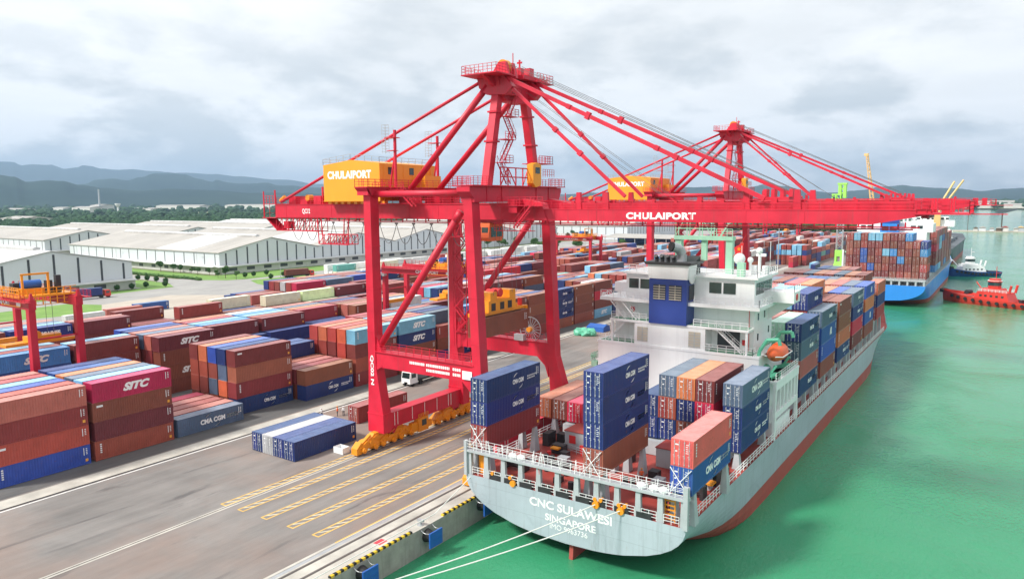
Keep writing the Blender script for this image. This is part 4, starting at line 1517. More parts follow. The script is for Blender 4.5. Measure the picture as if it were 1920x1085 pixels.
crane1 = build_crane()
crane2 = copy_tree(crane1, None, kids_map())
crane2.location.y += 102.2
crane2['label'] = 'second red quay crane, farther along the quay behind the ship bridge'

# spreader hanging in the portal with its ropes
t = thing('container_spreader', (-8.73, 89.2, 20.95), 'yellow spreader with red sheave blocks holding a brown container in the crane portal', 'spreader')
b = MB()
b.box(-9.6, -7.86, 83.3, 95.1, 21.1, 21.45)
b.box(-9.95, -7.55, 83.1, 83.5, 20.98, 21.5)
b.box(-9.95, -7.55, 94.9, 95.3, 20.98, 21.5)
for y in (84.6, 93.5):
    b.beam((-8.73, y, 21.3), (-8.73, y, 22.0), 0.5, 0.6)
b.box(-9.9, -7.6, 85.0, 92.0, 21.5, 23.2)
for y in (85.4, 90.3):
    b.box(-9.9, -7.55, y, y + 1.6, 23.2, 24.4)
b.build('body', M['yellow'], t)
b = MB()
for y in (86.2, 88.4, 90.4):
    b.box(-7.6, -7.54, y - 0.5, y + 0.5, 21.7, 22.8)
b.build('opening', M['dark'], t)
b = MB()
for y in (87.3, 88.6):
    b.tube((-9.4, y, 24.1), (-8.0, y, 24.1), 0.65, 12)
b.box(-9.0, -8.4, 94.6, 95.0, 21.5, 22.6)
b.build('sheave', M['sign_red'], t)
b = MB()
for x in (-10.0, -7.4):
    for y in (86.0, 87.2, 90.8, 92.0):
        b.tube((x, y, 24.0), (x + 0.0, 89.2 + (y - 89.2) * 0.8, 34.6), 0.03, 5)
b.build('hoist_ropes', M['wire'], t)


# ================================================================ YARD GANTRY CRANES (RTG)
def build_rtg(x0, x1, y0, y1, H, label, trolley_x):
    t = thing('yard_gantry_crane', ((x0 + x1) / 2, (y0 + y1) / 2, 0), label, 'gantry crane', 'red yard gantry cranes')
    RED = M['rtg_red']
    for y in (y0, y1):
        for x in (x0, x1):
            b = MB()
            b.frustum((x - 0.62, x + 0.62, y - 0.55, y + 0.55, 1.6), (x - 0.55, x + 0.55, y - 0.5, y + 0.5, H - 1.5))
            b.build('leg', RED, t)
        b = MB()
        b.box(x0 - 0.8, x1 + 0.8, y - 0.55, y + 0.55, H - 1.55, H)
        b.box(x0 - 0.8, x1 + 0.8, y - 0.15, y + 0.15, H, H + 0.12)
        for x in (x0 - 0.5, x1 + 0.5):
            b.frustum((x - 0.35, x + 0.35, y - 0.35, y + 0.35, H), (x - 0.12, x + 0.12, y - 0.12, y + 0.12, H + 1.1))
        b.box(x0 - 2.2, x1 + 2.0, y - 1.5 if y == y0 else y + 0.6, y - 0.6 if y == y0 else y + 1.5, H - 0.25, H - 0.15)
        g = b.build('girder', RED, t)
        yr = y - 1.45 if y == y0 else y + 1.45
        MB().rail([(x0 - 2.0, yr, H - 0.15), (x1 + 1.8, yr, H - 0.15)], 1.05, 1.3, 0.03).build('handrail', RED, g)
        if y == y0:
            lettering('CHULAIPORT', 7.2, 0.8, '-Y', (x1 - 9.5, y - 0.57, H - 0.75), g, 0, 0.04)
            MB().box(x1 - 3.6, x1 - 1.9, y - 0.58, y - 0.56, H - 1.2, H - 0.45).build('number_plate', M['letter'], g)
    for x in (x0, x1):
        b = MB()
        b.box(x - 0.6, x + 0.6, y0 - 2.2, y1 + 2.2, 1.0, 1.7)
        b.tube((x, y0, 15.8), (x, y1, 15.8), 0.16, 8)
        sb = b.build('sill_beam', RED, t)
        b = MB()
        for y in (y0 - 1.4, y0 + 0.6, y1 - 0.6, y1 + 1.4):
            b.tube((x - 0.35, y, 0.75), (x + 0.35, y, 0.75), 0.75, 14)
        b.build('tyre', M['black'], sb)
        b = MB()
        b.box(x - 0.5, x + 0.5, y0 + 0.5, y1 - 0.5, 12.2, 13.0)
        if x == x0:
            b.build('yellow_beam', M['yellow'], t)
    # trolley
    tx = trolley_x
    b = MB()
    b.box(tx - 3.5, tx + 3.5, y0 - 0.8, y1 + 0.8, H + 0.15, H + 0.45)
    b.box(tx + 2.6, tx + 2.9, y0, y0 + 0.3, H + 0.4, H + 4.0)
    b.box(tx + 2.6, tx + 2.9, y1 - 3.3, y1 - 3.0, H + 0.4, H + 4.0)
    b.box(tx + 2.55, tx + 2.95, y0, y1 - 3.0, H + 3.8, H + 4.1)
    for y in np.arange(y0 - 0.6, y1 + 0.8, 1.1):
        b.box(tx + 3.3, tx + 3.45, y, y + 0.15, H - 1.2, H + 1.5)
        b.box(tx - 3.45, tx - 3.3, y, y + 0.15, H - 1.2, H + 1.5)
    for z in (H - 1.2, H - 0.4, H + 0.9, H + 1.5):
        b.box(tx + 3.33, tx + 3.42, y0 - 0.7, y1 + 0.9, z, z + 0.1)
        b.box(tx - 3.42, tx - 3.33, y0 - 0.7, y1 + 0.9, z, z + 0.1)
        b.box(tx - 3.4, tx + 3.4, y0 - 0.78, y0 - 0.68, z, z + 0.1)
    b.box(tx - 1.5, tx + 1.0, y0 + 1.0, y1 - 1.2, H + 0.45, H + 1.4)
    b.rail([(tx - 3.4, y0 - 0.7, H + 0.45), (tx + 3.4, y0 - 0.7, H + 0.45)], 1.4, 0.9, 0.05)
    tr_ = b.build('trolley', M['yellow'], t)
    MB().tube((tx - 0.2, y0 + 1.2, H + 2.0), (tx - 0.2, y0 + 4.0, H + 2.0), 0.75, 14).build('hoist_drum', M['blue_plastic'], tr_)
    b = MB()
    b.box(tx - 3.0, tx - 1.6, y0 + 0.5, y0 + 1.8, H + 0.5, H + 2.2)
    b.box(tx + 0.8, tx + 1.6, y0 + 4.2, y0 + 5.2, H + 0.5, H + 2.6)
    b.box(tx + 1.2, tx + 2.0, y1 - 1.6, y1 - 0.8, H + 0.5, H + 3.4)
    b.build('motor', M['dark'], tr_)
    b = MB()
    for y in (y0 + 2.2, y1 - 2.2):
        for x in (tx - 1.2, tx + 1.2):
            b.tube((x, y, 15.5), (x, y, H), 0.035, 5)
    b.build('ropes', M['wire'], tr_)
    ym = (y0 + y1) / 2
    b = MB()
    b.box(tx - 1.2, tx + 1.2, ym - 6.0, ym + 6.0, 14.4, 14.85)
    b.box(tx - 1.0, tx + 1.0, ym - 2.6, ym + 2.6, 14.85, 15.7)
    b.tube((tx - 0.9, ym - 1.0, 15.9), (tx + 0.9, ym - 1.0, 15.9), 0.6, 12)
    b.build('spreader', M['yellow'], tr_)
    return t


build_rtg(-98.6, -75.2, 52.7, 59.9, 22.3, 'red yard gantry crane with yellow trolley at the left edge of the picture', -80.5)
build_rtg(-74.9, -51.2, 133.2, 141.0, 21.6, 'red yard gantry crane seen through the legs of the front quay crane', -57.5)
build_rtg(-126.0, -102.3, 292.0, 302.0, 21.0, 'distant red yard gantry crane with yellow trolley, right of the front crane', -108.0)
build_rtg(-100.5, -76.5, 560, 568, 21.0, 'farthest small red yard gantry crane among the back stacks', -85.0)
# ================================================================ CONTAINERS
CL, CW, CH = 12.192, 2.438, 2.896
COLS = {'maroon': (0.185, 0.032, 0.032), 'brown': (0.215, 0.058, 0.036), 'redbrown': (0.29, 0.05, 0.04), 'red': (0.40, 0.05, 0.045), 'crimson': (0.52, 0.02, 0.06),
        'salmon': (0.46, 0.13, 0.10), 'coral': (0.72, 0.13, 0.11), 'orange': (0.55, 0.16, 0.07), 'orangered': (0.52, 0.09, 0.05), 'rust': (0.30, 0.082, 0.055),
        'navy': (0.015, 0.035, 0.155), 'blue': (0.03, 0.085, 0.34), 'slate': (0.085, 0.13, 0.20), 'ltblue': (0.20, 0.46, 0.66), 'midblue': (0.06, 0.24, 0.56),
        'white': (0.74, 0.74, 0.71), 'cream': (0.72, 0.68, 0.50), 'lime': (0.62, 0.72, 0.42), 'teal': (0.14, 0.44, 0.38), 'mint': (0.42, 0.68, 0.52), 'grey': (0.42, 0.43, 0.44), 'ochre': (0.5, 0.38, 0.12)}
CWORD = {'maroon': 'maroon', 'brown': 'brown', 'redbrown': 'red-brown', 'red': 'dull red', 'crimson': 'bright crimson', 'salmon': 'salmon pink', 'coral': 'coral red', 'orange': 'orange', 'orangered': 'orange-red', 'rust': 'rust orange', 'navy': 'navy blue', 'blue': 'royal blue', 'slate': 'slate grey-blue', 'ltblue': 'pale blue', 'midblue': 'mid blue', 'white': 'white', 'cream': 'cream', 'lime': 'pale lime', 'teal': 'teal green', 'mint': 'mint green', 'grey': 'grey', 'ochre': 'ochre yellow'}


def container_mat(key, col, attr=False):
    m, t, b = newmat('container_paint_' + key)
    tcn = nd(t, 'ShaderNodeTexCoord')
    oi = nd(t, 'ShaderNodeObjectInfo')
    g = nd(t, 'ShaderNodeNewGeometry')
    add = nd(t, 'ShaderNodeVectorMath', operation='ADD')
    t.links.new(tcn.outputs['Object'], add.inputs[0])
    sc = nd(t, 'ShaderNodeVectorMath', operation='SCALE')
    sc.inputs[0].default_value = (37.0, 11.0, 5.0)
    t.links.new(oi.outputs['Random'], sc.inputs['Scale'])
    t.links.new(sc.outputs[0], add.inputs[1])
    pos = add.outputs[0]
    if attr:
        at = nd(t, 'ShaderNodeAttribute', attribute_name='Col')
        base = at.outputs['Color']
    else:
        hs = nd(t, 'ShaderNodeHueSaturation')
        hs.inputs['Color'].default_value = (*col, 1)
        t.links.new(math_node(t, 'ADD', math_node(t, 'MULTIPLY', oi.outputs['Random'], 0.35), 0.83), hs.inputs['Value'])
        t.links.new(math_node(t, 'ADD', math_node(t, 'MULTIPLY', oi.outputs['Random'], 0.022), 0.489), hs.inputs['Hue'])
        base = hs.outputs[0]
    n = noise_node(t, pos, 0.45, 6, 0.65)
    c = mixc(t, 1.0, base, ramp(t, n, [(0.25, 0.8), (0.75, 1.16)]), 'MULTIPLY')
    mpn = nd(t, 'ShaderNodeMapping')
    mpn.inputs['Scale'].default_value = (2.2, 2.2, 0.12)
    t.links.new(pos, mpn.inputs[0])
    s = noise_node(t, mpn.outputs[0], 1.3, 6, 0.7)
    c = mixc(t, math_node(t, 'MULTIPLY', ramp(t, s, [(0.55, 0.0), (0.8, 1.0)]), 0.22), c, (0.13, 0.08, 0.06))
    r_ = noise_node(t, pos, 2.2, 8, 0.72)
    c = mixc(t, math_node(t, 'MULTIPLY', ramp(t, r_, [(0.6, 0.0), (0.68, 1.0)]), 0.6), c, (0.16, 0.062, 0.035))
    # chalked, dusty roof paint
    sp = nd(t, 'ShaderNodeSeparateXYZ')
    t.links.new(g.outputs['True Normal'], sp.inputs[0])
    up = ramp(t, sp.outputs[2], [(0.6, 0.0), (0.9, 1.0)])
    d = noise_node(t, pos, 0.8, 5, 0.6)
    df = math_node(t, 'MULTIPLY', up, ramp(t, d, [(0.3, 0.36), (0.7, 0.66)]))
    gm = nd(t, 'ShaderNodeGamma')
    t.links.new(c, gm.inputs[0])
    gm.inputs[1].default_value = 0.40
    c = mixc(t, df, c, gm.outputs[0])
    t.links.new(c, b.inputs['Base Color'])
    t.links.new(ramp(t, n, [(0.3, 0.4), (0.7, 0.58)]), b.inputs['Roughness'])
    return m


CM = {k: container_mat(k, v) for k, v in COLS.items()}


def container_shell():
    b = MB()
    hw, e = CW / 2, 0.0
    # corrugated long sides: trapezoid profile of a vertical panel
    def side(sx):
        pts = []
        y = 0.16
        n = 34
        p = (CL - 0.32) / n
        for i in range(n):
            y0 = 0.16 + i * p
            pts += [(y0, 0.0), (y0 + 0.30 * p, 0.0), (y0 + 0.5 * p, 0.036), (y0 + 0.80 * p, 0.036)]
        pts.append((CL - 0.16, 0.0))
        vs = []
        for (yy, d) in pts:
            x = sx * (hw - 0.012 - d)
            vs.append((x, yy, 0.16))
            vs.append((x, yy, CH - 0.11))
        fs = []
        for i in range(len(pts) - 1):
            q = (2 * i, 2 * i + 2, 2 * i + 3, 2 * i + 1)
            fs.append(q if sx > 0 else q[::-1])
        b.add(vs, fs)
    side(1)
    side(-1)
    def end(yy, sg):
        pts = []
        n = 9
        p = (CW - 0.3) / n
        for i in range(n):
            x0 = -hw + 0.15 + i * p
            pts += [(x0, 0.0), (x0 + 0.3 * p, 0.0), (x0 + 0.5 * p, 0.04), (x0 + 0.8 * p, 0.04)]
        pts.append((hw - 0.15, 0.0))
        vs = []
        for (xx, d) in pts:
            vs += [(xx, yy + sg * (d + 0.012), 0.15), (xx, yy + sg * (d + 0.012), CH - 0.11)]
        fs = []
        for i in range(len(pts) - 1):
            q = (2 * i, 2 * i + 2, 2 * i + 3, 2 * i + 1)
            fs.append(q if sg > 0 else q[::-1])
        b.add(vs, fs)
    end(0, 1)
    end(CL, -1)
    # roof with shallow cross corrugations
    n = 20
    p = (CL - 0.3) / n
    vs, fs = [], []
    for i in range(n + 1):
        y0 = 0.15 + i * p
        for dy, dz in ((0, 0.0), (0.45 * p, 0.0), (0.5 * p, -0.02), (0.95 * p, -0.02)):
            if y0 + dy <= CL - 0.14:
                vs += [(-hw + 0.06, y0 + dy, CH - 0.012 + dz), (hw - 0.06, y0 + dy, CH - 0.012 + dz)]
    for i in range(len(vs) // 2 - 1):
        fs.append((2 * i, 2 * i + 1, 2 * i + 3, 2 * i + 2))
    b.add(vs, fs)
    # frame: posts, rails, castings
    for x in (-hw, hw - 0.15):
        for y in (0, CL - 0.16):
            b.box(x, x + 0.15, y, y + 0.16, 0.0, CH)
    for x in (-hw + 0.002, hw - 0.082):
        b.box(x, x + 0.08, 0.16, CL - 0.16, 0.02, 0.17)
        b.box(x, x + 0.08, 0.16, CL - 0.16, CH - 0.12, CH - 0.004)
    for y in (0.002, CL - 0.102):
        b.box(-hw + 0.15, hw - 0.15, y, y + 0.1, 0.02, 0.16)
        b.box(-hw + 0.15, hw - 0.15, y, y + 0.1, CH - 0.12, CH - 0.004)
    b.add([(-hw + 0.05, 0.1, 0.1), (hw - 0.05, 0.1, 0.1), (hw - 0.05, CL - 0.1, 0.1), (-hw + 0.05, CL - 0.1, 0.1)], [(3, 2, 1, 0)])
    return b


M['rod'] = paint('galvanised_lock_rod', (0.6, 0.61, 0.64), 0.45, 0.1, 2.0, 0, 0, 0.3)
shell = container_shell()
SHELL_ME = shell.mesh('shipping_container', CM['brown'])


def door_mesh(sx):
    b = MB()
    x0, x1 = (-1.06, -0.012) if sx < 0 else (0.012, 1.06)
    b.box(x0, x1, -0.035, 0.0, 0.17, CH - 0.13)
    for z in (0.75, 1.35, 1.95):
        b.box(x0 + 0.06, x1 - 0.06, -0.05, -0.035, z, z + 0.36)
    return b.mesh('door', CM['brown'])


def rod_mesh(sx):
    b = MB()
    for x in ((-0.80, -0.28) if sx < 0 else (0.28, 0.80)):
        b.beam((x, -0.085, 0.12), (x, -0.085, CH - 0.06), 0.04, 0.04)
        b.box(x - 0.16, x + 0.04, -0.1, -0.06, 1.16, 1.22)
        for z in (0.3, 1.0, 1.9, 2.6):
            b.box(x - 0.06, x + 0.06, -0.09, -0.05, z - 0.04, z + 0.04)
    return b.mesh('lock_rods', M['rod'])


def mark_mesh(seed):
    rg_ = random.Random(seed)
    b = MB()
    for k in range(5):
        x = rg_.uniform(0.38, 0.46)
        z = CH - 0.42 - 0.22 * k
        b.box(x, x + rg_.uniform(0.18, 0.36), -0.062, -0.052, z - 0.06, z)
    b.box(-0.72, -0.5, -0.062, -0.052, 1.58, 1.72)
    b.box(-0.74, -0.36, -0.062, -0.052, CH - 0.6, CH - 0.46)
    return b.mesh('marking', M['letter_grey'])


DOOR_ME = {-1: door_mesh(-1), 1: door_mesh(1)}
ROD_ME = {-1: rod_mesh(-1), 1: rod_mesh(1)}
MARK_ME = [mark_mesh(i) for i in range(3)]
hw = CW / 2 + 0.004


def arc_logo(L=5.0):
    """lettering with a swoosh above and below, drawn on the +X side"""
    b = MB()
    for (cz, a0, a1, sg) in ((0.0, 0.55, 1.5, 1), (0.0, 0.55, 1.5, -1)):
        n = 8
        for i in range(n):
            t0, t1 = a0 + (a1 - a0) * i / n, a0 + (a1 - a0) * (i + 1) / n
            w0, w1 = 0.16 * math.sin(math.pi * (i + 0.15) / n), 0.16 * math.sin(math.pi * min(1, (i + 1.1) / n))
            def P(tt, w):
                r_ = 1.18 + w
                return (hw, sg * (-math.cos(tt) * r_ * 1.05), sg * (math.sin(tt) * r_ * 0.88))
            vs = [P(t0, -w0 / 2), P(t1, -w1 / 2), P(t1, w1 / 2), P(t0, w0 / 2)]
            b.add(vs, [(0, 1, 2, 3), (3, 2, 1, 0)])
    for k, z in enumerate((0.16, -0.16)):
        y = 2.1
        while y < 4.2 - 0.4 * k:
            w = rnd.uniform(0.14, 0.3)
            b.add([(hw, y, z + 0.1), (hw, y + w, z + 0.1), (hw, y + w, z - 0.1), (hw, y, z - 0.1)], [(0, 1, 2, 3), (3, 2, 1, 0)])
            y += w + 0.07
    return b.mesh('emblem', M['letter'])


ARC_ME = arc_logo()
_m = MB()
for z in (0.55, 0.8, 1.05, 1.3):
    _m.box(hw - 0.01, hw + 0.004, CL - 0.62, CL - 0.42, CH - z - 0.08, CH - z + 0.05)
_m.box(hw - 0.01, hw + 0.004, CL - 0.95, CL - 0.85, CH - 1.5, CH - 0.4)
SIDE_MARK_ME = _m.mesh('side_marking', M['letter_grey'])
_m = MB()
_m.box(hw - 0.01, hw + 0.006, CL - 0.75, CL - 0.38, 0.45, 0.85)
_c = MB()
for k in range(5):
    _c.box(hw - 0.01, hw + 0.004, 0.72, 0.98, CH - 0.62 - 0.3 * k, CH - 0.42 - 0.3 * k)
CODE_ME = _c.mesh('side_code', M['letter_grey'])
_c = MB()
_c.box(hw - 0.01, hw + 0.004, 0.6, 1.5, CH - 0.75, CH - 0.45)
CODE2_ME = _c.mesh('side_code', M['letter_grey'])
STICKER_ME = _m.mesh('sticker', paint('orange_sticker', (0.85, 0.4, 0.05), 0.6, 0.05, 3))
LOGO = {'CMA': ('CMA CGM', 2.5, 0.62, 0.0, 0.05), 'CMAL': ('CMA CGM', 4.6, 0.85, 0.0, 0.05), 'SITC': ('SITC', 4.2, 1.25, 0.35, 0.06), 'PIL': ('PACIFIC LINES', 6.2, 0.95, 0.0, 0.06), 'APL': ('APL', 1.7, 1.3, 0.2, 0.08)}

CONT = []    # (xc, y0, z, colour, logo, door, label, group)


def C(xc, y0, z, col, label, group, door=False):
    logo = None
    if '*' in col:
        col, logo = col.split('*')
    CONT.append([xc, y0, z, col, logo, door, label, group])


ORD = ['first', 'second', 'third', 'fourth', 'fifth', 'sixth', 'seventh', 'eighth', 'ninth', 'tenth', 'eleventh', 'twelfth', 'thirteenth', 'fourteenth', 'fifteenth', 'sixteenth', 'seventeenth', 'eighteenth', 'nineteenth', 'twentieth', 'twenty-first', 'twenty-second', 'twenty-third', 'twenty-fourth', 'twenty-fifth', 'twenty-sixth', 'twenty-seventh', 'twenty-eighth', 'twenty-ninth', 'thirtieth']


def tierw(k, n):
    if n == 1: return 'single tier'
    return 'top tier' if k == n - 1 else 'ground tier' if k == 0 else ORD[k] + ' tier'


rc = random.Random(23)
PAL = ['maroon'] * 16 + ['brown'] * 16 + ['redbrown'] * 16 + ['red'] * 5 + ['salmon'] * 6 + ['orange'] * 5 + ['rust'] * 5 + ['navy'] * 9 + ['blue'] * 4 + ['slate'] * 6 + ['ltblue'] * 6 + ['white'] * 2 + ['crimson'] * 2 + ['teal', 'grey']
RP = 2.85
OV = {
    (0, 0): [['blue', 'red', 'redbrown', 'salmon'], ['red', 'brown', 'red', 'red'], ['brown', 'red', 'navy', 'blue'], ['red', 'brown', 'navy', 'ltblue'], ['red', 'brown', 'brown', 'red'], ['red', 'brown', 'brown', 'salmon']],
    (0, 1): [['redbrown', 'maroon', 'brown', 'crimson*SITC'], ['red', 'maroon', 'brown', 'ltblue'], ['brown', 'brown', 'brown', 'slate'], ['brown', 'brown', 'brown', 'orange'], ['brown', 'brown', 'brown', 'blue'], ['brown', 'brown', 'brown', 'navy']],
    (0, 2): [['slate*CMAL'], ['salmon'], ['redbrown'], ['salmon'], ['crimson'], []],
    (0, 3): [[], ['navy*CMA', 'redbrown', 'rust', 'maroon'], ['brown', 'orangered', 'slate', 'navy'], ['brown', 'slate', 'rust', 'blue'], ['brown', 'maroon', 'redbrown', 'orange'], ['brown', 'redbrown', 'redbrown', 'maroon']],
    (0, 4): [['navy*CMA', 'brown'], ['brown', 'redbrown'], ['brown', 'salmon'], ['brown', 'redbrown'], ['brown', 'rust', 'navy'], ['brown', 'brown', 'navy', 'redbrown'][:3]],
    (0, 5): [['redbrown', 'redbrown', 'maroon', 'ltblue'], ['brown', 'orangered', 'orangered', 'orangered'], ['brown', 'maroon', 'maroon', 'red'], ['brown', 'brown', 'redbrown', 'orange'], ['brown', 'brown', 'red', 'red'], ['brown', 'navy']],
    (0, 6): [['brown', 'brown', 'navy*SITC', 'ltblue*SITC'], ['brown', 'brown', 'brown', 'salmon'], ['brown', 'brown', 'brown', 'salmon'], ['brown', 'brown', 'brown', 'ltblue'], ['brown', 'brown', 'brown', 'redbrown'], ['brown', 'brown', 'brown', 'red']],
    (0, 7): [['navy', 'brown', 'redbrown'], ['brown', 'navy*CMA', 'navy', 'slate'], ['brown', 'brown', 'brown', 'navy*CMA'], ['brown', 'brown', 'brown', 'slate'], ['brown', 'brown', 'brown', 'salmon'], ['brown', 'brown', 'brown', 'slate']],
    (0, 8): [['brown', 'ltblue', 'brown'], ['brown', 'brown', 'ltblue', 'midblue'], None, None, None, None],
    (0, 9): [['redbrown', 'brown', 'brown', 'brown'], None, None, None, None, None],
    (0, 10): [['redbrown', 'brown', 'brown', 'brown'], None, None, None, None, None],
    (0, 11): [['rust', 'navy*CMA', 'navy*CMA', 'navy*CMA'], None, None, None, None, None],
    (0, 12): [['rust', 'brown', 'brown', 'brown'], None, None, None, None, None],
    (0, 13): [['ltblue*SITC', 'brown', 'crimson*SITC', 'brown'], None, None, None, None, None],
    (1, 0): [['red'], ['brown'], ['brown', 'brown', 'brown', 'midblue'], None, None, None],
    (1, 1): [['red'], ['brown'], ['brown', 'brown', 'blue', 'midblue*SITC'], ['brown', 'brown', 'brown', 'redbrown'], ['brown', 'brown', 'brown', 'ltblue'], ['brown', 'brown', 'brown', 'red']],
    (1, 2): [['red'], ['brown'], ['brown', 'brown', 'maroon', 'maroon'], ['brown', 'brown', 'brown', 'ltblue'], ['brown', 'crimson'], ['brown', 'crimson']],
    (1, 3): [['brown', 'brown*SITC', 'brown', 'maroon*SITC'], ['brown', 'brown', 'redbrown', 'salmon'], ['brown', 'brown', 'redbrown', 'slate'], ['brown', 'brown', 'redbrown', 'salmon'], ['brown', 'brown', 'brown', 'navy'], ['brown', 'brown', 'navy', 'blue']],
    (1, 4): [['brown', 'redbrown', 'navy'], ['brown', 'brown', 'maroon', 'maroon'], ['brown', 'brown', 'midblue', 'midblue'], ['brown', 'brown', 'brown', 'ltblue'], ['brown', 'brown', 'brown', 'red'], ['brown', 'brown', 'brown', 'orange']],
    (1, 5): [['brown', 'rust', 'navy'], ['brown', 'brown', 'navy', 'maroon'], ['brown', 'brown', 'brown', 'redbrown'], ['brown', 'brown', 'brown', 'ltblue'], ['brown', 'brown', 'brown', 'midblue'], ['brown', 'brown', 'brown', 'white']],
    (1, 6): [['brown', 'redbrown', 'navy'], ['brown', 'brown', 'navy'], ['brown', 'brown', 'crimson', 'red'], ['brown', 'brown', 'brown', 'orange'], ['brown', 'brown', 'brown', 'slate'], ['brown', 'brown', 'brown', 'salmon']],
    (2, 0): [['brown'], ['brown'], ['brown', 'brown', 'brown', 'maroon'], ['brown', 'brown', 'brown', 'redbrown'], ['brown'], ['brown']],
    (2, 1): [['brown'], ['brown'], ['brown', 'brown', 'brown', 'maroon'], ['brown', 'brown', 'brown', 'slate'], ['brown'], ['brown']],
    (2, 2): [['brown'], ['brown'], ['brown', 'brown', 'rust', 'navy*PIL'], ['brown', 'brown', 'brown', 'ltblue'], ['brown', 'brown', 'brown', 'slate'], ['brown', 'brown', 'brown', 'salmon']],
    (2, 3): [['brown'], ['brown'], ['brown', 'brown', 'maroon', 'maroon'], ['brown', 'brown', 'brown', 'salmon'], ['brown', 'brown'], ['brown', 'brown']],
    (2, 4): [['brown'], ['brown', 'brown'], ['brown', 'brown', 'brown'], ['brown', 'brown', 'maroon'], ['brown', 'brown', 'maroon'], ['brown', 'brown', 'brown', 'maroon']],
    (2, 5): [['brown'], ['brown', 'brown'], ['brown', 'brown', 'brown'], ['brown', 'brown', 'brown', 'redbrown'], [], []],
    (2, 6): [['brown', 'brown', 'orange'], ['brown', 'brown', 'salmon'], ['brown', 'brown', 'brown'], ['brown', 'brown', 'rust'], ['brown', 'navy', 'navy'], ['brown', 'brown', 'rust', 'cream']],
    (2, 7): [['brown', 'brown', 'slate'], ['brown', 'brown', 'ltblue'], ['brown', 'brown', 'brown'], ['brown', 'brown', 'brown', 'cream'], ['brown', 'brown'], ['brown', 'navy']],
    (2, 8): [['brown', 'brown', 'slate'], ['brown', 'brown', 'orange'], ['brown', 'brown', 'lime'], ['brown', 'brown', 'brown', 'lime'], ['brown', 'brown'], ['brown']],
    (2, 9): [['brown', 'brown', 'brown'], ['brown', 'brown', 'orange'], ['brown', 'brown', 'slate'], ['brown', 'brown', 'brown', 'maroon'], ['brown', 'brown', 'brown', 'redbrown'], ['brown']],
}
for b_ in range(0, 8):
    OV.setdefault((3, b_), [[], [], [], [], [], []])
BLK = ['front', 'second', 'third', 'rear']


def yard_stack(blk, bay, row, x_front, y0, cols, where, group):
    n = len(cols)
    for k, c in enumerate(cols):
        cw = CWORD[c.split('*')[0]]
        C(x_front - RP * row - CW / 2, y0, 0.02 + k * CH, c, '%s container, %s, %s row back, %s' % (cw, tierw(k, n), ORD[row], where), group)


for blk, bx in enumerate(BLOCK_X):
    for bay in range(0, 30):
        if bay > 27 and blk == 0: break
        y0 = 38.5 + 12.95 * bay
        ov = OV.get((blk, bay))
        hbase = rc.choice([3, 4, 4, 4]) if bay > 6 else 4
        for row in range(6):
            cols = ov[row] if ov and ov[row] is not None else None
            if cols is None:
                h = max(2, min(4, hbase + rc.choice([0, 0, 0, -1, 0, 0])))
                if blk >= 2 and rc.random() < 0.15: h -= 1
                cols = [rc.choice(PAL) for _ in range(h)]
            yard_stack(blk, bay, row, bx, y0, cols, '%s bay from the left, %s yard block' % (ORD[bay], BLK[blk]), 'containers stacked in the yard blocks')
SEC2 = [-42.0, -69.0, -96.0, -123.0]
for blk, bx in enumerate(SEC2):
    for bay in range(0, 15):
        y0 = 437 + 12.95 * bay + 9 * blk
        hbase = rc.choice([3, 4, 4, 4])
        for row in range(6):
            h = max(1, hbase + rc.choice([0, 0, 0, -1, -1, 0]))
            cols = [rc.choice(PAL) for _ in range(h)]
            if blk == 0 and bay == 0:
                cols = [['maroon', 'red', 'navy', 'redbrown'], ['brown', 'brown', 'ltblue', 'ltblue'], ['brown', 'redbrown', 'ltblue', 'ltblue'], ['brown', 'redbrown', 'ltblue', 'redbrown'], ['brown', 'redbrown', 'ltblue', 'redbrown'], ['navy', 'brown', 'midblue', 'ltblue']][row]
            yard_stack(blk, bay, row, bx, y0, cols, '%s far bay, %s block beyond the cross lane' % (ORD[bay], BLK[blk]), 'containers stacked beyond the cross lane')
for bay in range(0, 3):
    for row in range(3):
        yard_stack(4, bay, row, -13.0, 452 + 12.95 * bay, [rc.choice(['brown', 'redbrown', 'rust', 'maroon', 'navy']) for _ in range(4 if bay else 3)], '%s bay beside the blue ship on the quay' % ORD[bay], 'containers stacked beside the blue ship')
# white refrigerated boxes left of the blocks
for bay in range(0, 14):
    y0 = 232 + 12.95 * bay
    for row in range(4):
        h = rc.choice([2, 2, 3]) if bay < 6 else rc.choice([2, 3, 3, 1])
        for k in range(h):
            c = 'white' if rc.random() < 0.8 else rc.choice(['cream', 'white', 'teal', 'red', 'navy'])
            if row == 0 and bay == 1 and k == 0: c = 'white*SITC'
            C(-200 - 3.0 * row, y0, 0.02 + k * CH, c, '%s refrigerated container, %s, %s row, %s bay behind the yard blocks' % (CWORD[c.split('*')[0]], tierw(k, h), ORD[row], ORD[bay]), 'white refrigerated containers')
